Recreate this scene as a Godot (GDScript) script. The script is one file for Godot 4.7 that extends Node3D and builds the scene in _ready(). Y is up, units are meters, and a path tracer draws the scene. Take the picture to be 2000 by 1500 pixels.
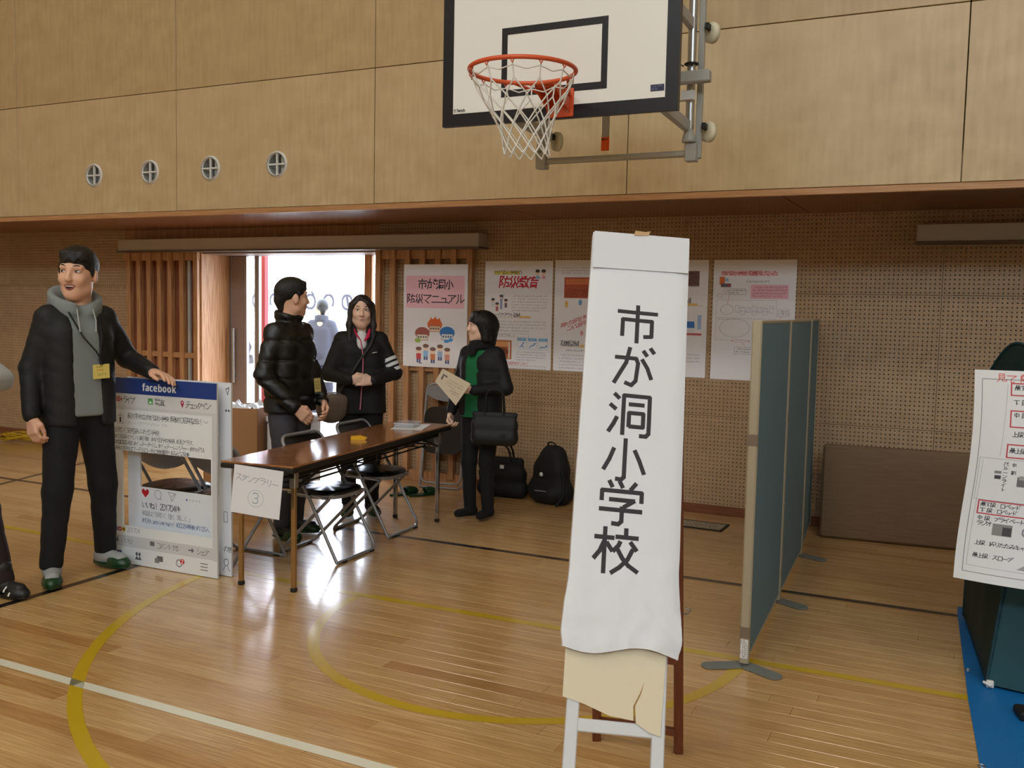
extends Node3D
# A school gymnasium during an open day: camera, sky, light and exposure come first in _ready(), then the hall, then the things in it.
const ZW := -7.172      # face of the perforated wall under the overhang
const ZO := -6.067      # face of the upper wall
const YS := 2.28        # underside of the overhang
var M := {}
var rng := RandomNumberGenerator.new()

func _ready() -> void:
	rng.seed = 20170401
	set_camera()
	set_sky_and_light()
	make_materials()
	build_hall()
	build_doorway()
	build_outside()
	build_goal()
	build_posters()
	build_furniture()
	build_boards()
	build_sign_stand()
	build_partition()
	build_tent()
	build_small_things()
	build_people()

func set_camera() -> void:
	var cam := Camera3D.new()
	cam.name = "camera"
	cam.position = Vector3(0, 1.55, 0)
	cam.rotation = Vector3(-0.07931, 0.45678, 0.02031)
	cam.fov = rad_to_deg(2.0 * atan(750.0 / 1852.7))
	cam.near = 0.05
	cam.far = 200.0
	add_child(cam)
	cam.current = true

func set_sky_and_light() -> void:
	var we := WorldEnvironment.new()
	we.name = "environment"
	var e := Environment.new()
	e.background_mode = Environment.BG_SKY
	var sm := ProceduralSkyMaterial.new()
	sm.sky_top_color = Color(0.86, 0.91, 1.0)
	sm.sky_horizon_color = Color(0.95, 0.97, 1.0)
	sm.ground_horizon_color = Color(0.9, 0.92, 0.95)
	sm.ground_bottom_color = Color(0.6, 0.6, 0.6)
	sm.sky_energy_multiplier = SKY_ENERGY
	sm.ground_energy_multiplier = SKY_ENERGY
	sm.sun_angle_max = 0.0
	var sky := Sky.new()
	sky.sky_material = sm
	e.sky = sky
	e.tonemap_mode = Environment.TONE_MAPPER_LINEAR
	e.tonemap_exposure = EXPOSURE
	e.sdfgi_enabled = true
	e.ssao_enabled = true
	e.ssil_enabled = true
	we.environment = e
	add_child(we)
	# daylight through the band of high windows in the wall opposite, behind the camera
	for k in 5:
		var a := AreaLight3D.new()
		a.name = "window_light_%d" % (k + 1)
		a.area_size = Vector2(WIN_W - 0.3, 1.5)
		a.light_energy = WIN_ENERGY
		a.light_color = Color(0.86, 0.94, 1.0)
		a.area_range = 60.0
		a.shadow_enabled = true
		a.position = Vector3(WIN_X0 + WIN_W * (k + 0.5), 8.3, 10.36)
		add_child(a)
		a.look_at_from_position(a.position, a.position + Vector3(0, -0.12, -1), Vector3.UP)
	# lamps that hang from the roof of the hall
	for p in LAMPS:
		var a := AreaLight3D.new()
		a.name = "ceiling_lamp_light"
		a.area_size = Vector2(1.1, 1.1)
		a.light_energy = LAMP_ENERGY
		a.light_color = Color(1.0, 0.97, 0.91)
		a.area_range = 60.0
		a.shadow_enabled = true
		add_child(a, true)
		a.look_at_from_position(Vector3(p.x, 9.32, p.y), Vector3(p.x, 0, p.y), Vector3.FORWARD)
const SKY_ENERGY := 2.9
const EXPOSURE := 1.0
const WIN_ENERGY := 16.0
const WIN_X0 := -4.5
const WIN_W := 3.4
const LAMP_ENERGY := 10.0
const LAMPS := [Vector2(-7, 1), Vector2(-1.5, 1), Vector2(4, 1), Vector2(-7, 6.5), Vector2(-1.5, 6.5), Vector2(4, 6.5)]

# ---------------------------------------------------------------- helpers: naming
var used_names := {}
func numbered(called: String) -> String:
	var n: int = used_names.get(called, 0)
	used_names[called] = n + 1
	return called if n == 0 else "%s_%03d" % [called, n]
func tag(o: Node, label: String, category: String, group := "") -> Node:
	o.set_meta("label", label)
	o.set_meta("category", category)
	if group != "":
		o.set_meta("group", group)
	return o
func thing(called: String, label: String, category: String, at := Vector3.ZERO, turn := 0.0, group := "") -> Node3D:
	var o := Node3D.new()
	o.name = numbered(called)
	add_child(o)
	o.position = at
	o.rotation.y = turn
	tag(o, label, category, group)
	return o
func structure(called: String, label := "") -> Node3D:
	var o := Node3D.new()
	o.name = called
	add_child(o)
	o.set_meta("kind", "structure")
	if label != "":
		o.set_meta("label", label)
	return o
func copy_of(src: Node3D, label: String, at: Vector3, turn: float) -> Node3D:
	var c: Node3D = src.duplicate()
	c.name = numbered(String(src.name).trim_suffix("_000"))
	add_child(c)
	c.position = at
	c.rotation.y = turn
	c.set_meta("label", label)
	return c

# ---------------------------------------------------------------- helpers: mesh building
func mb() -> SurfaceTool:
	var st := SurfaceTool.new()
	st.begin(Mesh.PRIMITIVE_TRIANGLES)
	st.set_smooth_group(-1)
	return st
func obj(called: String, st: SurfaceTool, m: Material, parent: Node) -> MeshInstance3D:
	st.generate_normals()
	return put(called, st.commit(), m, parent)
func put(called: String, mesh: Mesh, m: Material, parent: Node) -> MeshInstance3D:
	var o := MeshInstance3D.new()
	o.mesh = mesh
	o.material_override = m
	o.name = numbered(called) if parent == self else called
	parent.add_child(o, true)
	return o
func tri(st: SurfaceTool, a: Vector3, b: Vector3, c: Vector3, ctr: Vector3) -> void:
	var n := (c - a).cross(b - a)
	if n.dot((a + b + c) / 3.0 - ctr) < 0.0:
		st.add_vertex(a); st.add_vertex(c); st.add_vertex(b)
	else:
		st.add_vertex(a); st.add_vertex(b); st.add_vertex(c)
func quad(st: SurfaceTool, a: Vector3, b: Vector3, c: Vector3, d: Vector3, ctr: Vector3) -> void:
	tri(st, a, b, c, ctr)
	tri(st, a, c, d, ctr)
# box with chamfered edges, centre c, full size s
func bx(st: SurfaceTool, c: Vector3, s: Vector3, ch := 0.0, bs := Basis()) -> void:
	var h := s * 0.5
	st.set_smooth_group(-1)
	if ch <= 0.0:
		for ax in 3:
			for sg in [-1.0, 1.0]:
				var u := (ax + 1) % 3
				var v := (ax + 2) % 3
				var q: Array[Vector3] = []
				for k in [[-1, -1], [1, -1], [1, 1], [-1, 1]]:
					var p := Vector3.ZERO
					p[ax] = sg * h[ax]; p[u] = k[0] * h[u]; p[v] = k[1] * h[v]
					q.append(c + bs * p)
				quad(st, q[0], q[1], q[2], q[3], c)
		return
	for ax in 3:
		var u := (ax + 1) % 3
		var v := (ax + 2) % 3
		for sg in [-1.0, 1.0]:
			var q: Array[Vector3] = []
			for k in [[-1, -1], [1, -1], [1, 1], [-1, 1]]:
				var p := Vector3.ZERO
				p[ax] = sg * h[ax]; p[u] = k[0] * (h[u] - ch); p[v] = k[1] * (h[v] - ch)
				q.append(c + bs * p)
			quad(st, q[0], q[1], q[2], q[3], c)
		for su in [-1.0, 1.0]:
			for sv in [-1.0, 1.0]:
				var q: Array[Vector3] = []
				for k in [[-1, 0], [1, 0], [1, 1], [-1, 1]]:
					var p := Vector3.ZERO
					p[ax] = k[0] * (h[ax] - ch)
					p[u] = su * (h[u] - (ch if k[1] == 0 else 0.0))
					p[v] = sv * (h[v] - (0.0 if k[1] == 0 else ch))
					q.append(c + bs * p)
				quad(st, q[0], q[1], q[2], q[3], c)
	for sx in [-1.0, 1.0]:
		for sy in [-1.0, 1.0]:
			for sz in [-1.0, 1.0]:
				var a := Vector3(sx * h.x, sy * (h.y - ch), sz * (h.z - ch))
				var b := Vector3(sx * (h.x - ch), sy * h.y, sz * (h.z - ch))
				var d := Vector3(sx * (h.x - ch), sy * (h.y - ch), sz * h.z)
				tri(st, c + bs * a, c + bs * b, c + bs * d, c)
# box between two corners
func bx2(st: SurfaceTool, a: Vector3, b: Vector3, ch := 0.0) -> void:
	bx(st, (a + b) * 0.5, (b - a).abs(), ch)
# straight bar of rectangular section between two points
func bar(st: SurfaceTool, a: Vector3, b: Vector3, w: float, d: float, ch := 0.0, up := Vector3(0.13, 0.05, 1)) -> void:
	var y := (b - a).normalized()
	var x := y.cross(up).normalized()
	var z := x.cross(y)
	bx(st, (a + b) * 0.5, Vector3(w, a.distance_to(b), d), ch, Basis(x, y, z))
func tube(st: SurfaceTool, pts: Array, r, n := 10, closed := false, flat := 1.0) -> void:
	var cnt := pts.size()
	var t0: Vector3 = (pts[1] - pts[0]).normalized()
	var side := t0.cross(Vector3.UP)
	if side.length() < 0.05:
		side = t0.cross(Vector3.RIGHT)
	side = side.normalized()
	var rings := []
	for i in cnt:
		var t: Vector3
		if closed:
			t = (pts[(i + 1) % cnt] - pts[(i - 1 + cnt) % cnt]).normalized()
		else:
			t = (pts[mini(i + 1, cnt - 1)] - pts[maxi(i - 1, 0)]).normalized()
		side = (side - t * side.dot(t)).normalized()
		var up := side.cross(t)
		var rr: float = r[i] if r is Array else r
		var ring: Array[Vector3] = []
		for k in n:
			var a := TAU * k / n
			ring.append(pts[i] + side * (cos(a) * rr) + up * (sin(a) * rr * flat))
		rings.append(ring)
	st.set_smooth_group(1)
	var last := cnt if closed else cnt - 1
	for i in last:
		var j := (i + 1) % cnt
		var off := 0
		if closed and j == 0:
			var best := 1e9
			for o in n:
				var dd: float = rings[i][0].distance_to(rings[0][o])
				if dd < best:
					best = dd; off = o
		for k in n:
			var k2 := (k + 1) % n
			quad(st, rings[i][k], rings[j][(k + off) % n], rings[j][(k2 + off) % n], rings[i][k2], (pts[i] + pts[j]) * 0.5)
	st.set_smooth_group(-1)
	if not closed:
		for k in n - 2:
			tri(st, rings[0][0], rings[0][k + 1], rings[0][k + 2], pts[1])
			tri(st, rings[cnt - 1][0], rings[cnt - 1][k + 1], rings[cnt - 1][k + 2], pts[cnt - 2])
# polyline with its corners rounded
func fillet(pts: Array, rad: float, seg := 5) -> Array:
	var out := [pts[0]]
	for i in range(1, pts.size() - 1):
		var p: Vector3 = pts[i]
		var a: Vector3 = (pts[i - 1] - p)
		var b: Vector3 = (pts[i + 1] - p)
		var l := minf(rad, minf(a.length(), b.length()) * 0.48)
		var s := p + a.normalized() * l
		var e := p + b.normalized() * l
		for k in seg + 1:
			var t := float(k) / seg
			out.append(s.lerp(p, t).lerp(p.lerp(e, t), t))
	out.append(pts[pts.size() - 1])
	return out
# lathe: profile of (radius, height) turned round the local y axis
func lathe(st: SurfaceTool, prof: Array, n: int, xf := Transform3D()) -> void:
	st.set_smooth_group(2)
	var mid := Vector3.ZERO
	for p in prof:
		mid += Vector3(0, p[1], 0) / prof.size()
	for i in prof.size() - 1:
		for k in n:
			var a := TAU * k / n
			var b := TAU * (k + 1) / n
			var p0 := Vector3(cos(a) * prof[i][0], prof[i][1], sin(a) * prof[i][0])
			var p1 := Vector3(cos(b) * prof[i][0], prof[i][1], sin(b) * prof[i][0])
			var p2 := Vector3(cos(b) * prof[i + 1][0], prof[i + 1][1], sin(b) * prof[i + 1][0])
			var p3 := Vector3(cos(a) * prof[i + 1][0], prof[i + 1][1], sin(a) * prof[i + 1][0])
			if prof[i][0] > 1e-5:
				tri(st, xf * p0, xf * p1, xf * p2, xf * mid)
			if prof[i + 1][0] > 1e-5:
				tri(st, xf * p0, xf * p2, xf * p3, xf * mid)
	st.set_smooth_group(-1)
# extruded polygon: poly in the xy plane of xf, from z = 0 to z = depth
func prism(st: SurfaceTool, poly: PackedVector2Array, depth: float, xf := Transform3D()) -> void:
	var idx := Geometry2D.triangulate_polygon(poly)
	var ctr := Vector2.ZERO
	for p in poly:
		ctr += p / poly.size()
	st.set_smooth_group(-1)
	for i in range(0, idx.size(), 3):
		for z in [0.0, depth]:
			var q: Array[Vector3] = []
			for k in 3:
				var p := poly[idx[i + k]]
				q.append(xf * Vector3(p.x, p.y, z))
			var c2 := (q[0] + q[1] + q[2]) / 3.0 + (xf.basis.z * (1.0 if z == 0.0 else -1.0)) * signf(depth)
			tri(st, q[0], q[1], q[2], c2)
	var area := 0.0
	for i in poly.size():
		area += poly[i].cross(poly[(i + 1) % poly.size()])
	for i in poly.size():
		var a := poly[i]
		var b := poly[(i + 1) % poly.size()]
		var nn := Vector2(b.y - a.y, a.x - b.x) * signf(area)
		var m := (a + b) * 0.5 - nn.normalized() * 0.001
		quad(st, xf * Vector3(a.x, a.y, 0), xf * Vector3(b.x, b.y, 0), xf * Vector3(b.x, b.y, depth), xf * Vector3(a.x, a.y, depth), xf * Vector3(m.x, m.y, depth * 0.5))
# printed rectangle: four corners (top left, top right, bottom right, bottom left), uv over the whole
func printed(called: String, tl: Vector3, tr: Vector3, br: Vector3, bl: Vector3, m: Material, parent: Node, u0 := 0.0, v0 := 0.0, u1 := 1.0, v1 := 1.0) -> MeshInstance3D:
	var st := mb()
	printed_quad(st, tl, tr, br, bl, u0, v0, u1, v1)
	return obj(called, st, m, parent)
func printed_quad(st: SurfaceTool, tl: Vector3, tr: Vector3, br: Vector3, bl: Vector3, u0 := 0.0, v0 := 0.0, u1 := 1.0, v1 := 1.0) -> void:
	var ps := [tl, tr, br, tl, br, bl]
	var us := [Vector2(u0, v0), Vector2(u1, v0), Vector2(u1, v1), Vector2(u0, v0), Vector2(u1, v1), Vector2(u0, v1)]
	for i in 6:
		st.set_uv(us[i])
		st.add_vertex(ps[i])
func rrect(w: float, h: float, r: float, seg := 5) -> PackedVector2Array:
	var p := PackedVector2Array()
	for c in [[1, 1, 0.0], [-1, 1, 0.25], [-1, -1, 0.5], [1, -1, 0.75]]:
		for k in seg + 1:
			var a: float = TAU * (c[2] + 0.25 * k / seg)
			p.append(Vector2(c[0] * (w * 0.5 - r) + cos(a) * r, c[1] * (h * 0.5 - r) + sin(a) * r))
	return p
func ball(called: String, c: Vector3, r: Vector3, m: Material, parent: Node, bs := Basis()) -> MeshInstance3D:
	var s := SphereMesh.new()
	s.radius = 1.0; s.height = 2.0; s.radial_segments = 20; s.rings = 10
	var o := put(called, s, m, parent)
	o.transform = Transform3D(bs * Basis.from_scale(r), c)
	return o

# ---------------------------------------------------------------- helpers: materials
func mat(c: Color, rough := 0.6, metal := 0.0) -> StandardMaterial3D:
	var m := StandardMaterial3D.new()
	m.albedo_color = c
	m.roughness = rough
	m.metallic = metal
	return m
func noise_image(w: int, h: int, fx: float, fy: float, sd: int, octaves := 4) -> Image:
	var n := FastNoiseLite.new()
	n.seed = sd
	n.noise_type = FastNoiseLite.TYPE_SIMPLEX_SMOOTH
	n.frequency = 1.0
	n.fractal_octaves = octaves
	var im := Image.create(w, h, false, Image.FORMAT_RGB8)
	for y in h:
		for x in w:
			# wraps round in both directions: walk circles through four-dimensional space, here two blended lookups
			var u := float(x) / w
			var v := float(y) / h
			var a := n.get_noise_2d(u * fx, v * fy)
			var b := n.get_noise_2d((u - 1.0) * fx, v * fy)
			var c := n.get_noise_2d(u * fx, (v - 1.0) * fy)
			var d := n.get_noise_2d((u - 1.0) * fx, (v - 1.0) * fy)
			var t := lerpf(lerpf(a, b, u), lerpf(c, d, u), v) * 0.9 + 0.5
			im.set_pixel(x, y, Color(t, t, t))
	return im
func ramp(src: Image, lo: Color, hi: Color, gain := 1.0) -> ImageTexture:
	var im := Image.create(src.get_width(), src.get_height(), true, Image.FORMAT_RGB8)
	for y in im.get_height():
		for x in im.get_width():
			im.set_pixel(x, y, lo.lerp(hi, clampf((src.get_pixel(x, y).r - 0.5) * gain + 0.5, 0, 1)))
	im.generate_mipmaps()
	return ImageTexture.create_from_image(im)
func bump(src: Image, strength := 1.0) -> ImageTexture:
	var im: Image = src.duplicate()
	im.convert(Image.FORMAT_RGBA8)
	im.bump_map_to_normal_map(strength)
	return ImageTexture.create_from_image(im)
func tri_mat(tex: Texture2D, c: Color, rough: float, scale: Vector3, world := true) -> StandardMaterial3D:
	var m := mat(c, rough)
	m.albedo_texture = tex
	m.uv1_triplanar = true
	m.uv1_world_triplanar = world
	m.uv1_scale = scale
	return m
var weave: ImageTexture
func cloth(c: Color, rough := 0.85, scale := 9.0, depth := 0.5) -> StandardMaterial3D:
	var m := mat(c, rough)
	m.normal_enabled = true
	m.normal_texture = weave
	m.normal_scale = depth
	m.uv1_triplanar = true
	m.uv1_scale = Vector3.ONE * scale
	return m

# ---------------------------------------------------------------- helpers: smooth bodies (distance field, surface nets)
class Field:
	var o: Vector3
	var nx: int
	var ny: int
	var nz: int
	var c: float
	var f: PackedFloat32Array
	func _init(lo: Vector3, hi: Vector3, cell: float) -> void:
		o = lo
		c = cell
		nx = int(ceil((hi.x - lo.x) / cell)) + 1
		ny = int(ceil((hi.y - lo.y) / cell)) + 1
		nz = int(ceil((hi.z - lo.z) / cell)) + 1
		f = PackedFloat32Array()
		f.resize(nx * ny * nz)
		f.fill(1.0)
	func span(lo: Vector3, hi: Vector3) -> Array:
		var a := ((lo - o) / c).floor()
		var b := ((hi - o) / c).ceil()
		return [maxi(int(a.x), 0), mini(int(b.x), nx - 1), maxi(int(a.y), 0), mini(int(b.y), ny - 1), maxi(int(a.z), 0), mini(int(b.z), nz - 1)]
	# tapered capsule
	func cone(a: Vector3, b: Vector3, ra: float, rb: float, k := 0.03) -> void:
		var mr := maxf(ra, rb) + k + c * 2.0
		var s := span(Vector3(minf(a.x, b.x), minf(a.y, b.y), minf(a.z, b.z)) - Vector3.ONE * mr, Vector3(maxf(a.x, b.x), maxf(a.y, b.y), maxf(a.z, b.z)) + Vector3.ONE * mr)
		var ab := b - a
		var inv := 1.0 / maxf(ab.length_squared(), 1e-9)
		for iz in range(s[4], s[5] + 1):
			for iy in range(s[2], s[3] + 1):
				var base := (iz * ny + iy) * nx
				for ix in range(s[0], s[1] + 1):
					var p := Vector3(o.x + ix * c, o.y + iy * c, o.z + iz * c) - a
					var t := clampf(p.dot(ab) * inv, 0.0, 1.0)
					var d := (p - ab * t).length() - ra - (rb - ra) * t
					var g := f[base + ix]
					var h := k - absf(d - g)
					f[base + ix] = minf(d, g) - (h * h * 0.25 / k if h > 0.0 else 0.0)
	func ell(ctr: Vector3, r: Vector3, k := 0.02, bs := Basis()) -> void:
		_ell(ctr, r, k, bs, false)
	func carve(ctr: Vector3, r: Vector3, k := 0.01, bs := Basis()) -> void:
		_ell(ctr, r, k, bs, true)
	func _ell(ctr: Vector3, r: Vector3, k: float, bs: Basis, cut: bool) -> void:
		var m := Vector3.ONE * (maxf(r.x, maxf(r.y, r.z)) + k + c * 2.0)
		var s := span(ctr - m, ctr + m)
		var inv := bs.transposed()
		for iz in range(s[4], s[5] + 1):
			for iy in range(s[2], s[3] + 1):
				var base := (iz * ny + iy) * nx
				for ix in range(s[0], s[1] + 1):
					var p := inv * (Vector3(o.x + ix * c, o.y + iy * c, o.z + iz * c) - ctr)
					var q := p / r
					var k0 := q.length()
					var k1 := (q / r).length()
					var d := k0 * (k0 - 1.0) / k1 if k1 > 1e-6 else -r.x
					var g := f[base + ix]
					if cut:
						var hc := k - absf(-d - g)
						f[base + ix] = maxf(-d, g) + (hc * hc * 0.25 / k if hc > 0.0 else 0.0)
					else:
						var h := k - absf(d - g)
						f[base + ix] = minf(d, g) - (h * h * 0.25 / k if h > 0.0 else 0.0)
	# removes a box
	func cut_box(ctr: Vector3, half: Vector3, bs := Basis()) -> void:
		var m := Vector3.ONE * (half.length() + c * 2.0)
		var s := span(ctr - m, ctr + m)
		var inv := bs.transposed()
		for iz in range(s[4], s[5] + 1):
			for iy in range(s[2], s[3] + 1):
				var base := (iz * ny + iy) * nx
				for ix in range(s[0], s[1] + 1):
					var p := (inv * (Vector3(o.x + ix * c, o.y + iy * c, o.z + iz * c) - ctr)).abs() - half
					var d := maxf(p.x, maxf(p.y, p.z))
					f[base + ix] = maxf(f[base + ix], -d)
	# stitched grooves at regular heights
	func quilt(amp: float, period: float, wide := 0.012, slant := 0.0) -> void:
		for iz in nz:
			for iy in ny:
				var base := (iz * ny + iy) * nx
				for ix in nx:
					if absf(f[base + ix]) < 0.04:
						var y := o.y + iy * c + slant * (o.x + ix * c)
						var q := absf(fposmod(y / period, 1.0) - 0.5) * period
						f[base + ix] += amp * exp(-q * q / (wide * wide)) + amp * 0.35 * sin(ix * c * 37.0 + iy * c * 23.0) * sin(iz * c * 41.0 + iy * c * 31.0)
	func mesh(st: SurfaceTool = null) -> ArrayMesh:
		var vid := {}
		var verts := PackedVector3Array()
		var idx := PackedInt32Array()
		var sx := 1
		var sy := nx
		var sz := nx * ny
		var lim := c * 2.0
		for iz in range(1, nz - 1):
			for iy in range(1, ny - 1):
				var base := (iz * ny + iy) * nx
				for ix in range(1, nx - 1):
					var i := base + ix
					var v := f[i]
					if v > lim or v < -lim:
						continue
					for ax in 3:
						var w := f[i + (sx if ax == 0 else (sy if ax == 1 else sz))]
						if (v < 0.0) == (w < 0.0):
							continue
						var u1 := sy if ax == 0 else (sz if ax == 1 else sx)
						var u2 := sz if ax == 0 else (sx if ax == 1 else sy)
						var cells := [i, i - u1, i - u1 - u2, i - u2]
						var q := [0, 0, 0, 0]
						for k in 4:
							var ci: int = cells[k]
							if not vid.has(ci):
								vid[ci] = verts.size()
								verts.append(_vertex(ci))
							q[k] = vid[ci]
						if v < 0.0:
							idx.append_array(PackedInt32Array([q[0], q[2], q[1], q[0], q[3], q[2]]))
						else:
							idx.append_array(PackedInt32Array([q[0], q[1], q[2], q[0], q[2], q[3]]))
		var nor := PackedVector3Array()
		nor.resize(verts.size())
		for t in range(0, idx.size(), 3):
			var n := (verts[idx[t + 2]] - verts[idx[t]]).cross(verts[idx[t + 1]] - verts[idx[t]])
			nor[idx[t]] += n
			nor[idx[t + 1]] += n
			nor[idx[t + 2]] += n
		for k in nor.size():
			nor[k] = nor[k].normalized()
		var arr := []
		arr.resize(Mesh.ARRAY_MAX)
		arr[Mesh.ARRAY_VERTEX] = verts
		arr[Mesh.ARRAY_NORMAL] = nor
		arr[Mesh.ARRAY_INDEX] = idx
		var am := ArrayMesh.new()
		am.add_surface_from_arrays(Mesh.PRIMITIVE_TRIANGLES, arr)
		return am
	func _vertex(i: int) -> Vector3:
		var ix := i % nx
		var iy := (i / nx) % ny
		var iz := i / (nx * ny)
		var s := Vector3.ZERO
		var cnt := 0
		var cs := [0, 1, nx, nx + 1, nx * ny, nx * ny + 1, nx * ny + nx, nx * ny + nx + 1]
		for e in [[0, 1], [2, 3], [4, 5], [6, 7], [0, 2], [1, 3], [4, 6], [5, 7], [0, 4], [1, 5], [2, 6], [3, 7]]:
			var a: int = e[0]
			var b: int = e[1]
			var va := f[i + cs[a]]
			var vb := f[i + cs[b]]
			if (va < 0.0) != (vb < 0.0):
				var t := va / (va - vb)
				var pa := Vector3(a & 1, (a >> 1) & 1, (a >> 2) & 1)
				var pb := Vector3(b & 1, (b >> 1) & 1, (b >> 2) & 1)
				s += pa.lerp(pb, t)
				cnt += 1
		return o + (Vector3(ix, iy, iz) + s / maxi(cnt, 1)) * c
func join_meshes(list: Array) -> ArrayMesh:
	var st := SurfaceTool.new()
	for m in list:
		st.append_from(m, 0, Transform3D())
	return st.commit()

# ---------------------------------------------------------------- helpers: print (flat lettering and pictures on paper)
class Page:
	var w: int
	var h: int
	var b: PackedByteArray
	var glyphs: Dictionary
	func _init(ww: int, hh: int, paper: Color, g: Dictionary) -> void:
		w = ww; h = hh; glyphs = g
		b = PackedByteArray()
		b.resize(w * h * 3)
		rect(0, 0, w, h, paper)
	func dot(x: int, y: int, c: Color, a := 1.0) -> void:
		if x < 0 or y < 0 or x >= w or y >= h or a <= 0.0:
			return
		var i := (y * w + x) * 3
		b[i] = int(lerpf(b[i], c.r * 255.0, a))
		b[i + 1] = int(lerpf(b[i + 1], c.g * 255.0, a))
		b[i + 2] = int(lerpf(b[i + 2], c.b * 255.0, a))
	func rect(x0: float, y0: float, x1: float, y1: float, c: Color) -> void:
		for y in range(maxi(int(y0), 0), mini(int(y1), h)):
			for x in range(maxi(int(x0), 0), mini(int(x1), w)):
				var i := (y * w + x) * 3
				b[i] = int(c.r * 255.0); b[i + 1] = int(c.g * 255.0); b[i + 2] = int(c.b * 255.0)
	func frame(x0: float, y0: float, x1: float, y1: float, t: float, c: Color) -> void:
		line(x0, y0, x1, y0, t, c); line(x1, y0, x1, y1, t, c); line(x1, y1, x0, y1, t, c); line(x0, y1, x0, y0, t, c)
	func line(x0: float, y0: float, x1: float, y1: float, t: float, c: Color, square := false) -> void:
		var r := t * 0.5
		var dx := x1 - x0
		var dy := y1 - y0
		var l2 := maxf(dx * dx + dy * dy, 1e-6)
		var l := sqrt(l2)
		for y in range(int(minf(y0, y1) - r - 1), int(maxf(y0, y1) + r + 2)):
			for x in range(int(minf(x0, x1) - r - 1), int(maxf(x0, x1) + r + 2)):
				var px := x + 0.5 - x0
				var py := y + 0.5 - y0
				var s := (px * dx + py * dy) / l2
				var d := 0.0
				if square:
					d = maxf(absf(px * dy - py * dx) / l - r, maxf(-s, s - 1.0) * l)
				else:
					var sc := clampf(s, 0.0, 1.0)
					d = sqrt((px - dx * sc) * (px - dx * sc) + (py - dy * sc) * (py - dy * sc)) - r
				if d < 0.5:
					dot(x, y, c, clampf(0.5 - d, 0.0, 1.0))
	func ellipse(cx: float, cy: float, rx: float, ry: float, c: Color, ring := 0.0) -> void:
		for y in range(int(cy - ry - 2), int(cy + ry + 3)):
			for x in range(int(cx - rx - 2), int(cx + rx + 3)):
				var q := Vector2((x + 0.5 - cx) / rx, (y + 0.5 - cy) / ry).length()
				var d := (q - 1.0) * minf(rx, ry)
				if ring > 0.0:
					d = absf(d) - ring * 0.5
				if d < 0.5:
					dot(x, y, c, clampf(0.5 - d, 0.0, 1.0))
	func poly(p: PackedVector2Array, c: Color) -> void:
		var lo := p[0]
		var hi := p[0]
		for q in p:
			lo = lo.min(q); hi = hi.max(q)
		for y in range(int(lo.y), int(hi.y) + 1):
			for x in range(int(lo.x), int(hi.x) + 1):
				if Geometry2D.is_point_in_polygon(Vector2(x + 0.5, y + 0.5), p):
					dot(x, y, c)
	# writes a line of text in stroke lettering; size is the height of a full-width character
	func text(s: String, x: float, y: float, size: float, t: float, c: Color, adv := 1.06, slant := 0.0, rise := 0.0, square := false) -> float:
		for ch in s:
			var narrow := ch.unicode_at(0) < 128
			var gw := size * (0.56 if narrow else 1.0)
			if ch == " ":
				x += size * 0.45
				continue
			if glyphs.has(ch):
				for stroke in String(glyphs[ch]).split(" "):
					var last := Vector2.ZERO
					for k in stroke.length() / 2:
						var gx := float(stroke[k * 2].to_int()) / 9.0
						var gy := float(stroke[k * 2 + 1].to_int()) / 9.0
						var q := Vector2(x + gx * gw + slant * (1.0 - gy) * size, y + gy * size + rise * gx * gw)
						if k > 0:
							line(last.x, last.y, q.x, q.y, t, c, square)
						elif stroke.length() == 2:
							line(q.x, q.y, q.x + 0.5, q.y + 0.5, t, c)
						last = q
			x += gw * adv + (size * 0.06 if narrow else 0.0)
			y += rise * gw * adv
		return x
	# lines of print too small to read
	func small_print(x0: float, y0: float, x1: float, rows: int, pitch: float, size: float, c: Color, sd: int, rise := 0.0) -> void:
		var r := RandomNumberGenerator.new()
		r.seed = sd
		for k in rows:
			var x := x0 + (size if k == 0 else 0.0)
			var end := x1 - (r.randf() * 0.4 * (x1 - x0) if k == rows - 1 else r.randf() * size)
			while x < end:
				var y := y0 + k * pitch + rise * (x - x0)
				for s in 3:
					if r.randf() < 0.5:
						var yy := y + r.randf() * size
						line(x, yy, x + size * 0.75, yy, 1.1, c)
					else:
						var xx := x + r.randf() * size * 0.8
						line(xx, y, xx, y + size, 1.1, c)
				x += size * (1.05 if r.randf() < 0.9 else 1.9)
	func tex() -> ImageTexture:
		var im := Image.create_from_data(w, h, false, Image.FORMAT_RGB8, b)
		im.generate_mipmaps()
		return ImageTexture.create_from_image(im)
func paper_mat(t: ImageTexture, rough := 0.8) -> StandardMaterial3D:
	var m := mat(Color.WHITE, rough)
	m.albedo_texture = t
	return m

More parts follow.
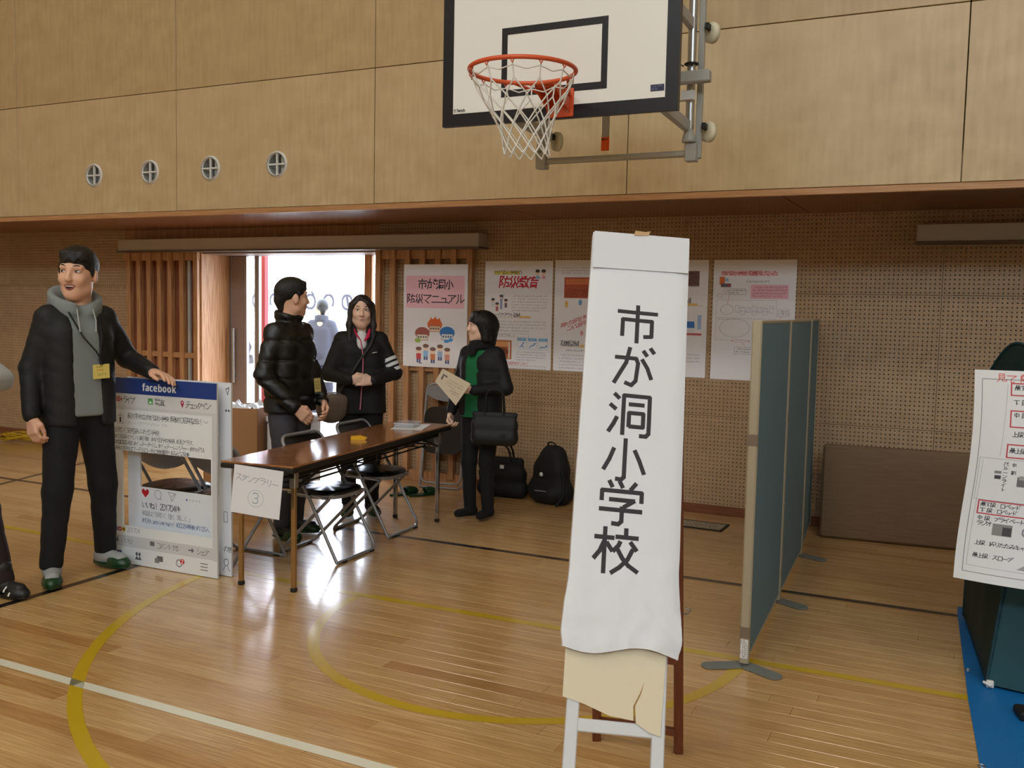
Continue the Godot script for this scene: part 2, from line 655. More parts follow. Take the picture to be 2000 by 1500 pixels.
# ---------------------------------------------------------------- stroke lettering: each stroke is a run of points on a 10 by 10 grid (x to the right, y down)
const GLYPHS := {
	"市": "4042 0292 1418 1484 8487 7787 4449", "洞": "0112 0415 0927 3139 3191 9199 4373 4676 4648 7678 4878", "小": "4149 3949 2317 6387",
	"学": "1011 4041 8061 0304 0393 9394 2484 8446 4649 3949 0696", "校": "2029 0343 2306 2345 6052 4292 5446 7496 8457 5799 8348 4839", "防": "0009 0030 3014 1436 3617 6062 4292 5255 5549 5585 8588 6888",
	"災": "2012 1224 5042 4254 8072 7284 5449 4629 2608 5489 2516 8576", "教": "2024 0242 0444 5004 1636 3647 2649 0828 6052 5292 8276 7699 5478 7848", "育": "4041 0191 4123 2373 8373 2529 2575 7579 2767 2868",
	"訓": "0040 0232 0434 0636 0649 0949 4649 6059 7179 9099", "練": "2003 0323 2304 0434 2529 0509 3549 5191 4383 4346 4686 8683 7079 7749 7799", "避": "0212 1415 1508 0899 2040 4042 2242 2026 2646 4648 2848 7071 6292 6384 7365 6595 7579 6797",
	"難": "0242 1013 3033 1343 1315 1545 4543 2328 0747 2809 2849 6052 5259 7072 5292 5494 5696 5999 7279", "長": "2025 2080 2272 2474 0595 2529 2947 4799 8566", "割": "2021 0141 0242 2026 0444 0646 0749 0747 4749 0949 6066 9099", "街": "1003 0213 1319 2161 2363 4145 2565 2868 7193 7394 8489", "注": "0112 0415 0927 5051 3282 3585 5259 2999", "久": "3014 3272 7209 4599", "手": "7010 1232 0292 0595 4149 3949",
	"立": "4042 1282 2437 6457 0898", "開": "0009 0040 4003 0343 5090 9099 5353 5393 2444 2464 0626 2686 3539 6569", "周": "1019 1090 9099 3070 5154 2474 3676 3639 7679 3979", "年": "2002 1191 2474 2426 0696 5159", "記": "0040 0232 0434 0636 0649 4649 0949 5191 9194 5494 5458 5898 9896",
	"念": "4004 4094 2464 6446 1638 3878 7876 4647 8697", "明": "0108 0131 3138 0434 0838 5059 5090 9099 5393 5696", "笑": "1002 0141 5042 4191 7415 0494 4448 4609 4699", "顔": "2021 0141 1112 3132 0343 0307 1505 3404 3615 5090 7061 5292 5259 9299 5595 5797 6949 7989", "第": "1002 0141 5042 4191 0383 8385 0585 0507 0797 9789 4349 4509",
	"弾": "0030 3033 0333 0306 0636 3639 4041 6061 8081 4292 4246 9296 4696 4494 6269 4898", "代": "2003 1319 3383 5057 5799 8081", "目": "1019 1080 8089 1383 1686 1989", "今": "4004 4094 2565 3484 8449", "井": "0292 0696 2025 2509 6069", "職": "0030 1019 2029 1323 1626 3191 4041 3343 3535 3558 3858 5558 3656 7099 9079 8081", "員": "2070 2022 7072 2272 2427 2474 7477 2577 2777 2809 6899",
	"名": "3004 2181 8109 2444 3539 3585 8589 3989", "姉": "2016 1639 0343 4309 6062 4292 5458 5494 9497 6269", "妹": "2016 1639 0343 4309 5090 4393 7079 7449 7499", "都": "2024 0242 5004 0444 1519 1545 4549 1747 1949 6069 6090 9074 7496 9668", "友": "0191 4009 2484 8448 3589", "達": "0112 1405 0508 0899 5053 3282 2393 4344 7364 2595 5058 3686", "件": "2004 1319 5043 4393 3595 6069",
	"強": "0030 3033 0333 0306 0636 3639 6042 4282 7183 4454 4484 8487 4787 6269 4999", "優": "2003 1319 3090 4052 4252 4247 8287 4484 4646 3838 5545 6048 6889 8657 7799", "人": "4044 4409 4499", "写": "0001 0090 9092 2023 2282 2426 2686 8689 6989 0767", "真": "4042 0292 2428 2474 7478 2575 2777 0898 2809 7899", "方": "4042 0292 3248 3309 3575 7579 5979",
	"見": "2026 2070 7076 2272 2474 2676 3609 5658 5898 9896", "触": "2002 1131 3113 0213 0338 0309 3339 0535 0737 4292 4246 9296 4696 6068 4898 8799", "最": "2023 2070 7073 2272 2373 0494 1509 1545 4549 1747 5585 8549 5599", "下": "0191 4149 4467", "段": "1008 1030 1333 1636 0938 5052 5249 5080 8083 8393 4585 8549 5599", "中": "1216 1282 8286 1686 4049", "上": "4049 4484 0999",
	"場": "1018 0333 0937 4070 4043 7073 4343 4373 3595 4609 5589 8999 4739", "所": "0040 0206 0242 4246 0646 0609 9060 6069 6393 8389", "敷": "2026 0141 0346 0343 4346 0646 0747 2809 2949 6052 5292 8276 7699 5478 7848", "簡": "1002 0141 5042 4191 0309 0343 4345 0545 5393 9399 5555 5595 2729 2767 6769 2969 2868", "易": "2024 2070 7074 2272 2474 2506 2595 9589 8969 4708 6739",
	"凝": "0112 0927 2042 4022 2404 2444 2529 0646 2849 5090 9073 6384 5595 7579 7797 5749 5799", "固": "0009 0090 9099 0999 4146 2272 2458 2484 2626 2686 2828 8488", "折": "1019 0333 0735 0919 9050 5055 5509 5595 7579", "隠": "0009 0030 3014 1436 3617 9040 4142 6162 8091 4383 8386 4686 4484 4768 7879 8799", "無": "2002 1191 0494 0696 1216 3236 5256 7276 0809 2829 5859 8899", "確": "0040 2004 1418 1434 3438 1838 5052 4292 4244 9294 6345 5559 5595 5797 5999 7579", "認": "0040 0232 0434 0636 0649 4649 0949 5090 9074 7044 6263 5659 5989 6566 8788",
	"が": "0343 4348 3828 3009 6385 7182 8092", "の": "4227 2718 1804 0421 2171 7195 9568", "る": "1171 7104 0444 6577 7749 4928 2836", "く": "6014 1469", "あ": "1282 4048 6428 2806 0644 4484 8497 9768", "ふ": "3052 5244 4466 6638 2507 7597", "れ": "2029 0232 3207 3462 6268 6898", "は": "1019 4292 7078 7848 4846 4676 7899", "と": "2044 9144 4416 1629 2999", "み": "1161 6118 1806 0636 3697 8469", "ん": "4009 0934 3464 6459 5998", "な": "0242 3004 6192 6468 6848 4846 4669 6999", "い": "1117 1738 3847 7185", "ね": "2029 0232 3207 3472 7296 9668 6848 4899", "し": "2027 2749 4997", "す": "0292 5057 5746 4655 5557 5749", "こ": "1181 1618 1898", "て": "0292 9246 4649 4979", "た": "0252 3009 5484 4748 4898", "も": "4047 4769 6987 0242 0555", "ぐ": "5014 1459 7183 8092", "り": "2026 7076 7649", "を": "0282 4016 1654 5459 8445 4548 4888", "に": "1019 4282 4748 4898", "っ": "1555 5586 8649", "け": "1019 4393 7079 7949",
	"マ": "0191 9145 2669", "ニ": "1282 0898", "ュ": "2474 7478 0898", "ア": "0191 9154 4346 4609", "ル": "2026 2609 5058 5895", "シ": "1031 0324 0938 3893", "ェ": "1484 4449 0999", "イ": "8005 4449", "ク": "3004 3282 8209", "ウ": "4042 0205 0292 9249", "ト": "3039 3476", "ラ": "1080 0393 9339", "ブ": "0282 8229 7081 9091", "チ": "7010 0494 4246 4609", "ッ": "1426 4456 9439", "ン": "0122 0838 3892", "ベ": "0642 4298 6172 8091", "タ": "3004 3282 8209 2465", "ム": "4008 0888 6599", "レ": "2029 2995", "ジ": "1031 0324 0938 3893 7082 9092", "ャ": "1594 9476 3359", "ー": "0595", "ワ": "1114 1191 9149", "テ": "1080 0393 4346 4609", "ロ": "1119 1181 8189 1989", "コ": "1181 8189 1989", "メ": "7009 2268", "ス": "1171 7109 4599", "プ": "0272 7219 9080 8091", "リ": "2026 7076 7649", "バ": "2009 5099 7182 9092", "ド": "3039 3476 6172 8091", "ポ": "0292 4249 2508 6598 7080", "キ": "0373 0797 3059", "カ": "0282 8278 7858 4009", "ハ": "3009 6099", "オ": "0292 6069 6208", "ペ": "0642 4298 7080", "ナ": "0393 5309", "フ": "0282 8229", "ョ": "2474 7479 2979 2676", "サ": "0393 2026 7026 7049",
	"S": "8030 3003 0324 2474 7496 9678 7818", "o": "2305 0507 0729 2969 6987 8785 8563 6323",
	"0": "2002 0207 0729 2969 6997 9792 9270 7020", "1": "2250 5059", "2": "0220 2070 7092 9209 0999", "3": "0110 1070 7092 9274 7434 7496 9678 7818 1807", "4": "7006 0696 7079", "5": "8010 1014 1474 7496 9678 7818 1807", "6": "8040 4003 0307 0729 2969 6997 9764 6404", "7": "0090 9039", "8": "2002 0224 2474 7492 9270 7020 2406 0608 0829 2969 6998 9896 9674", "9": "9525 2502 0220 2070 7092 9297 9769 6929",
	"#": "3019 7059 0393 0696", "!": "4046 4849", "！": "4046 4849", "P": "1019 1070 7092 9274 7414", "T": "0090 4049", "A": "4009 4089 1676", "t": "4048 4889 0383", "h": "1019 1474 7489", "a": "1343 4376 7679 1535 7619 1979", "n": "1319 1473 7389", "i": "4449 4142", "v": "0349 4983", "e": "0686 8663 6323 2306 0638 3888", "r": "1319 1563 6373", "s": "8323 2315 1575 7587 8768 6808", "y": "0346 8309", "「": "4046 4080", "」": "5359 5919", "・": "4545", "、": "2739", "：": "4343 4747", "③": "3010 0104 0408 0829 2969 6998 9894 9460 6030 3242 4263 6344 4465 6547 4737",
}

# ---------------------------------------------------------------- materials
func make_materials() -> void:
	var fine := noise_image(128, 128, 40, 40, 5, 2)
	weave = bump(fine, 3.0)
	var grain := noise_image(512, 256, 5, 60, 11, 4)       # long streaks along u
	var blotch := noise_image(256, 256, 7, 9, 23, 4)
	var upright := noise_image(256, 512, 50, 5, 31, 4)      # long streaks along v
	M.grain = grain
	# plywood of the upper wall: faint upright figure and blotches
	var ply := Image.create(512, 512, true, Image.FORMAT_RGB8)
	for y in 512:
		for x in 512:
			var t := upright.get_pixel(x / 2, y).r * 0.45 + blotch.get_pixel((x + y / 9) / 2 % 256, y / 2).r * 0.55
			t = clampf((t - 0.5) * 1.5 + 0.5, 0, 1)
			ply.set_pixel(x, y, Color(0.91, 0.89, 0.86).lerp(Color(1.0, 1.0, 1.0), t))
	var plyt := ImageTexture.create_from_image(ply)
	M.ply = []
	for c in [Color(0.765, 0.675, 0.515), Color(0.745, 0.65, 0.485), Color(0.785, 0.695, 0.54), Color(0.755, 0.66, 0.495), Color(0.77, 0.685, 0.53)]:
		M.ply.append(tri_mat(plyt, c, 0.42, Vector3(0.45, 0.45, 0.45)))
	M.trim = tri_mat(ramp(grain, Color(0.85, 0.8, 0.72), Color(1, 1, 1), 1.6), Color(0.76, 0.58, 0.41), 0.4, Vector3(0.5, 2.0, 0.5))
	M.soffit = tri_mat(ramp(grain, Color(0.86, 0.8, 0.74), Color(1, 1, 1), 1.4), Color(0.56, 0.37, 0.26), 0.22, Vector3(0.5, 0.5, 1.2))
	M.timber = tri_mat(ramp(upright, Color(0.78, 0.70, 0.62), Color(1, 1, 1), 1.5), Color(0.78, 0.60, 0.43), 0.42, Vector3(1.4, 0.5, 1.4))
	M.slat_back = tri_mat(ramp(upright, Color(0.8, 0.72, 0.66), Color(1, 1, 1), 1.4), Color(0.56, 0.34, 0.24), 0.5, Vector3(1.2, 0.4, 1.2))
	M.skirting = tri_mat(ramp(grain, Color(0.82, 0.75, 0.7), Color(1, 1, 1), 1.5), Color(0.52, 0.32, 0.20), 0.4, Vector3(0.5, 2.0, 0.5))
	M.timber_dark = tri_mat(ramp(upright, Color(0.75, 0.66, 0.6), Color(1, 1, 1), 1.5), Color(0.47, 0.25, 0.13), 0.5, Vector3(2.5, 0.8, 2.5))
	# perforated board
	M.peg = []
	var mdf := ramp(blotch, Color(0.93, 0.92, 0.90), Color(1, 1, 1), 1.2)
	for c in [Color(0.70, 0.58, 0.45), Color(0.685, 0.565, 0.435), Color(0.71, 0.59, 0.46)]:
		M.peg.append(tri_mat(mdf, c, 0.55, Vector3.ONE * 0.8))
	# floor strips: the same varnished maple in several tones
	var gt := ramp(grain, Color(0.82, 0.76, 0.68), Color(1, 1, 1), 1.5)
	var gn := bump(noise_image(256, 256, 12, 30, 71, 3), 0.25)
	M.plank = []
	M.plank_tones = [Color(0.865, 0.72, 0.50), Color(0.845, 0.695, 0.475), Color(0.885, 0.745, 0.53), Color(0.855, 0.705, 0.485), Color(0.83, 0.67, 0.445), Color(0.875, 0.73, 0.515), Color(0.785, 0.61, 0.385), Color(0.86, 0.71, 0.49)]
	for c in M.plank_tones:
		M.plank.append(floor_mat(gt, gn, c))
	M.plank_mix = floor_mat(gt, gn, Color.WHITE)
	M.plank_mix.vertex_color_use_as_albedo = true
	M.line_yellow = floor_mat(null, gn, Color(0.80, 0.67, 0.10))
	M.line_black = floor_mat(null, gn, Color(0.10, 0.085, 0.10))
	M.line_white = floor_mat(null, gn, Color(0.92, 0.92, 0.85))
	M.subfloor = mat(Color(0.25, 0.16, 0.09), 0.8)
	M.plaster = mat(Color(0.88, 0.88, 0.86), 0.9)
	M.hall_wall = mat(Color(0.80, 0.72, 0.58), 0.6)
	M.track = mat(Color(0.70, 0.67, 0.63), 0.45, 0.0)
	M.track_dark = mat(Color(0.36, 0.31, 0.27), 0.5)
	M.alu = mat(Color(0.62, 0.63, 0.65), 0.35, 0.85)
	M.bronze = mat(Color(0.56, 0.49, 0.46), 0.45, 0.15)
	M.steel = mat(Color(0.74, 0.75, 0.76), 0.28, 0.9)
	M.chrome = mat(Color(0.86, 0.86, 0.87), 0.12, 1.0)
	M.pipe = mat(Color(0.60, 0.60, 0.61), 0.32, 0.35)
	M.goal_paint = mat(Color(0.66, 0.66, 0.64), 0.42)
	M.white = mat(Color(0.88, 0.88, 0.87), 0.6)
	M.black = mat(Color(0.035, 0.035, 0.04), 0.7)
	M.dark = mat(Color(0.09, 0.085, 0.085), 0.55)
	M.glass = mat(Color(0.92, 0.96, 0.97, 0.12), 0.02)
	M.glass.transparency = BaseMaterial3D.TRANSPARENCY_ALPHA
	M.window_glow = mat(Color(0.9, 0.93, 0.97), 0.5)
	M.window_glow.emission_enabled = true
	M.window_glow.emission = Color(0.86, 0.94, 1.0)
	M.window_glow.emission_energy_multiplier = 2.0
	M.lamp_glow = mat(Color(0.95, 0.93, 0.88), 0.5)
	M.lamp_glow.emission_enabled = true
	M.lamp_glow.emission = Color(1.0, 0.97, 0.91)
	M.lamp_glow.emission_energy_multiplier = 2.0
	M.concrete = tri_mat(ramp(blotch, Color(0.85, 0.85, 0.84), Color(1, 1, 1), 1.2), Color(0.72, 0.71, 0.69), 0.9, Vector3.ONE * 0.4)
	M.skin = mat(Color(0.86, 0.67, 0.56), 0.5)
	M.skin.subsurf_scatter_enabled = true
	M.skin.subsurf_scatter_strength = 0.12
	M.skin_light = mat(Color(0.90, 0.74, 0.65), 0.5)
	M.skin_light.subsurf_scatter_enabled = true
	M.skin_light.subsurf_scatter_strength = 0.12
	M.hair = mat(Color(0.050, 0.040, 0.038), 0.55)
	M.hair.normal_enabled = true
	M.hair.normal_texture = bump(noise_image(256, 64, 60, 4, 91, 3), 4.0)
	M.hair.normal_scale = 1.0
	M.hair.uv1_triplanar = true
	M.hair.uv1_scale = Vector3(7, 7, 7)
	M.hair_brown = M.hair.duplicate()
	M.hair_brown.albedo_color = Color(0.13, 0.095, 0.085)
	M.hair_brown.roughness = 0.42
	M.paper = mat(Color(0.90, 0.90, 0.90), 0.75)
func floor_mat(gt, gn: Texture2D, c: Color) -> StandardMaterial3D:
	var m := mat(c, 0.3)
	if gt != null:
		m.albedo_texture = gt
	m.uv1_triplanar = true
	m.uv1_world_triplanar = true
	m.uv1_scale = Vector3(0.55, 1.0, 1.6)
	m.normal_enabled = true
	m.normal_texture = gn
	m.normal_scale = 0.12
	m.clearcoat_enabled = true
	m.clearcoat = 0.8
	m.clearcoat_roughness = 0.14
	return m

# ---------------------------------------------------------------- the hall itself
func build_hall() -> void:
	build_floor()
	var back := structure("wall_back", "perforated board wall below a plywood overhang")
	var st := mb()
	# solid wall behind the boards, with the doorway left open, and the mass of the overhang
	bx2(st, Vector3(-12.2, -0.2, -7.5), Vector3(-6.99, 2.5, ZW - 0.07))
	bx2(st, Vector3(-4.885, -0.2, -7.5), Vector3(12.2, 2.5, ZW - 0.07))
	bx2(st, Vector3(-6.99, 2.06, -7.5), Vector3(-4.885, 2.5, ZW - 0.018))
	obj("core", st, M.hall_wall, back)
	var upper := structure("wall_upper", "plywood wall above the overhang")
	st = mb()
	bx2(st, Vector3(-12.2, YS + 0.012, ZW - 0.07), Vector3(12.2, 2.5, ZO - 0.031))
	bx2(st, Vector3(-12.2, 2.5, -7.5), Vector3(12.2, 10.2, ZO - 0.62))
	obj("core", st, M.hall_wall, upper)
	# perforated boards in three courses
	var rows := [[0.071, 0.7595], [0.7625, 1.6985], [1.7015, YS]]
	var n := 0
	for r in rows:
		for s in [[-11.6875, -9.8705], [-9.8675, -8.0505], [-4.885, -3.8915], [-3.8885, -2.0715], [-2.0685, -0.2515], [-0.2485, 1.5685], [1.5715, 3.3885], [3.3915, 5.2085]]:
			peg_panel(back, s[0], r[0], s[1], r[1], n)
			n += 1
	st = mb()
	bx2(st, Vector3(-8.048, 2.064, ZW - 0.018), Vector3(-4.888, YS, ZW - 0.002), 0.002)
	obj("header_board", st, M.timber, back)
	st = mb()
	for s in [[-12.0, -8.05], [-3.89, 12.0]]:
		bx2(st, Vector3(s[0], 0.0, ZW - 0.018), Vector3(s[1], 0.07, ZW + 0.012), 0.003)
	var bb := obj("baseboard_back", st, M.skirting, self)
	bb.set_meta("kind", "structure")
	# plywood panels of the upper wall, two with round vents cut through
	var k := 0
	for r in [[2.325, 3.328], [3.334, 4.338], [4.344, 5.35]]:
		for c in range(-6, 6):
			var x0 := -0.145 + 2.018 * (c - 0) + 0.003
			var x1 := x0 + 2.012
			var vents := []
			for vx in VENTS:
				if vx > x0 and vx < x1 and r[0] < 2.5:
					vents.append(vx)
			ply_panel(upper, x0, r[0], x1, r[1], M.ply[(k * 7 + c * 3 + 20) % 5], vents)
			k += 1
	st = mb()
	bx2(st, Vector3(-12.2, 5.35, ZO - 0.62), Vector3(12.2, 10.2, ZO))
	obj("upper_boarding", st, M.ply[0], upper)
	st = mb()
	bx2(st, Vector3(-12.2, YS, ZO - 0.03), Vector3(12.2, 2.321, ZO + 0.004), 0.003)
	var tr := obj("trim_1", st, M.trim, self)
	tr.set_meta("kind", "structure")
	# boards of the soffit
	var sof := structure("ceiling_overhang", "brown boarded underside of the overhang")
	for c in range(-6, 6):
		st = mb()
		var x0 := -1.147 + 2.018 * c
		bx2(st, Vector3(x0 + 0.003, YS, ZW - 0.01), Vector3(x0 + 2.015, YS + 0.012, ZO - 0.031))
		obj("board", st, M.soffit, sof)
	# the walls and the roof out of the picture close the hall
	st = mb()
	bx2(st, Vector3(-12.4, -0.2, -7.5), Vector3(-12.0, 10.2, 10.9))
	obj("wall_left", st, M.hall_wall, self).set_meta("kind", "structure")
	st = mb()
	bx2(st, Vector3(13.0, -0.2, -7.5), Vector3(13.4, 10.2, 10.9))
	obj("wall_right", st, M.hall_wall, self).set_meta("kind", "structure")
	st = mb()
	bx2(st, Vector3(12.0, -0.2, -7.5), Vector3(13.2, 10.2, -6.1))
	obj("wall_corner", st, M.hall_wall, self).set_meta("kind", "structure")
	st = mb()
	bx2(st, Vector3(-12.4, -0.2, 10.5), Vector3(13.4, 7.5, 10.9))
	bx2(st, Vector3(-12.4, 9.1, 10.5), Vector3(13.4, 10.2, 10.9))
	bx2(st, Vector3(-12.4, 7.5, 10.5), Vector3(WIN_X0, 9.1, 10.9))
	bx2(st, Vector3(WIN_X0 + WIN_W * 5, 7.5, 10.5), Vector3(13.4, 9.1, 10.9))
	obj("wall_front", st, M.hall_wall, self).set_meta("kind", "structure")
	st = mb()
	bx2(st, Vector3(-12.4, 10.0, -7.5), Vector3(13.4, 10.4, 10.9))
	obj("ceiling", st, M.plaster, self).set_meta("kind", "structure")
	for i in 5:
		var w := structure("window_%d" % (i + 1), "high frosted window opposite")
		var x0 := WIN_X0 + WIN_W * i
		st = mb()
		bx2(st, Vector3(x0 + 0.1, 7.55, 10.45), Vector3(x0 + WIN_W - 0.1, 9.05, 10.47))
		obj("pane", st, M.window_glow, w)
		st = mb()
		for fx in [x0 + 0.05, x0 + WIN_W - 0.05]:
			bx2(st, Vector3(fx - 0.05, 7.5, 10.42), Vector3(fx + 0.05, 9.1, 10.52))
		bx2(st, Vector3(x0, 7.5, 10.42), Vector3(x0 + WIN_W, 7.56, 10.52))
		bx2(st, Vector3(x0, 9.04, 10.42), Vector3(x0 + WIN_W, 9.1, 10.52))
		obj("window_frame", st, M.alu, w)
	for p in LAMPS:
		var l := thing("ceiling_lamp", "square white lamp hung from the hall roof, out over the court", "lamp", Vector3(p.x, 9.4, p.y), 0, "lamps under the hall roof")
		st = mb()
		bx2(st, Vector3(-0.62, 0.0, -0.62), Vector3(0.62, 0.14, 0.62), 0.02)
		bx2(st, Vector3(-0.02, 0.14, -0.02), Vector3(0.02, 0.62, 0.02))
		obj("housing", st, M.white, l)
		st = mb()
		bx2(st, Vector3(-0.56, -0.02, -0.56), Vector3(0.56, -0.001, 0.56))
		obj("diffuser", st, M.lamp_glow, l)
	build_vents()
const VENTS := [-7.196, -6.509, -5.819, -5.116]

# board 18 mm thick, drilled through with a hole every 30 mm
var drilled := {}
func peg_panel(parent: Node, x0: float, y0: float, x1: float, y1: float, n: int) -> void:
	var w := x1 - x0
	var h := y1 - y0
	var key := "%.3f %.3f" % [w, h]
	if not drilled.has(key):
		drilled[key] = drilled_board(w, h)
	var o := put("panel", drilled[key], M.peg[n * 5 % 3], parent)
	o.position = Vector3(x0, y0, ZW)
func drilled_board(w: float, h: float) -> ArrayMesh:
	var v := PackedVector3Array()
	var nn := PackedVector3Array()
	var nx := roundi(w / 0.03)
	var ny := roundi(h / 0.03)
	var cw := w / nx
	var chh := h / ny
	var r := 0.0053
	var deep := -0.018
	# ring between the square cell and its six-sided hole: corner index, hole index, next
	var hexv: Array[Vector3] = []
	for k in 6:
		hexv.append(Vector3(cos(TAU * k / 6.0) * r, sin(TAU * k / 6.0) * r, 0))
	for j in ny:
		for i in nx:
			var c := Vector3((i + 0.5) * cw, (j + 0.5) * chh, 0)
			var q := [c + Vector3(cw, chh, 0) * 0.5, c + Vector3(-cw, chh, 0) * 0.5, c + Vector3(-cw, -chh, 0) * 0.5, c + Vector3(cw, -chh, 0) * 0.5]
			var e := [c + hexv[0], c + hexv[1], c + hexv[2], c + hexv[3], c + hexv[4], c + hexv[5]]
			for t in [[q[0], e[0], e[1]], [q[0], e[1], q[1]], [q[1], e[1], e[2]], [q[1], e[2], e[3]], [q[1], e[3], q[2]], [q[2], e[3], e[4]], [q[2], e[4], q[3]], [q[3], e[4], e[5]], [q[3], e[5], e[0]], [q[3], e[0], q[0]]]:
				v.append(t[0]); v.append(t[1]); v.append(t[2])
				nn.append(Vector3.BACK); nn.append(Vector3.BACK); nn.append(Vector3.BACK)
			for k in 6:
				var a: Vector3 = e[k]
				var b: Vector3 = e[(k + 1) % 6]
				var d := Vector3(0, 0, deep)
				var nm := (c - (a + b) * 0.5).normalized()
				v.append(a); v.append(a + d); v.append(b + d); v.append(a); v.append(b + d); v.append(b)
				for z in 6:
					nn.append(nm)
	# outer edges
	var z0 := Vector3(0, 0, deep)
	var cs := [Vector3(0, 0, 0), Vector3(w, 0, 0), Vector3(w, h, 0), Vector3(0, h, 0)]
	var ns := [Vector3.DOWN, Vector3.RIGHT, Vector3.UP, Vector3.LEFT]
	for k in 4:
		for p in [cs[k], cs[(k + 1) % 4], cs[(k + 1) % 4] + z0, cs[k], cs[(k + 1) % 4] + z0, cs[k] + z0]:
			v.append(p)
			nn.append(ns[k])
	var arr := []
	arr.resize(Mesh.ARRAY_MAX)
	arr[Mesh.ARRAY_VERTEX] = v
	arr[Mesh.ARRAY_NORMAL] = nn
	var am := ArrayMesh.new()
	am.add_surface_from_arrays(Mesh.PRIMITIVE_TRIANGLES, arr)
	return am
func ply_panel(parent: Node, x0: float, y0: float, x1: float, y1: float, m: Material, vents: Array) -> void:
	if vents.is_empty():
		var st := mb()
		bx2(st, Vector3(x0, y0, ZO - 0.03), Vector3(x1, y1, ZO), 0.002)
		obj("panel", st, m, parent)
		return
	var b := CSGBox3D.new()
	b.size = Vector3(x1 - x0, y1 - y0, 0.03)
	b.position = Vector3((x0 + x1) * 0.5, (y0 + y1) * 0.5, ZO - 0.015)
	b.material = m
	b.name = "panel"
	for vx in vents:
		var c := CSGCylinder3D.new()
		c.radius = 0.098
		c.height = 0.2
		c.sides = 40
		c.rotation.x = PI / 2
		c.position = Vector3(vx - b.position.x, 2.663 - b.position.y, 0)
		c.operation = CSGShape3D.OPERATION_SUBTRACTION
		c.material = m
		b.add_child(c)
	parent.add_child(b, true)
func build_vents() -> void:
	var labels := ["round white vent with cross bars in the plywood wall, farthest from the basketball board", "round white cross-barred vent, second nearest of the row to the slatted side", "round white cross-barred vent, second in the row from the basketball board", "round white vent with cross bars in the plywood wall, nearest to the basketball board"]
	for i in 4:
		var t := thing("wall_vent", labels[i], "vent", Vector3(VENTS[i], 2.663, ZO), 0, "round vents in the upper wall")
		var xf := Transform3D(Basis(Vector3.RIGHT, PI / 2), Vector3.ZERO)
		var st := mb()
		lathe(st, [[0.084, -0.004], [0.084, 0.010], [0.090, 0.013], [0.101, 0.010], [0.104, 0.0]], 40, xf)
		obj("rim", st, M.white, t)
		st = mb()
		lathe(st, [[0.086, 0.002], [0.086, -0.55], [0.0, -0.55]], 32, xf)
		obj("duct", st, M.goal_paint, t)
		st = mb()
		bx(st, Vector3(0, 0, -0.004), Vector3(0.172, 0.012, 0.02), 0.002)
		bx(st, Vector3(0, 0, -0.004), Vector3(0.012, 0.172, 0.02), 0.002)
		obj("cross_bars", st, M.white, t)
		st = mb()
		bx(st, Vector3(0.03, 0.0, -0.06), Vector3(0.03, 0.14, 0.06), 0.004)
		obj("damper", st, M.goal_paint, t)

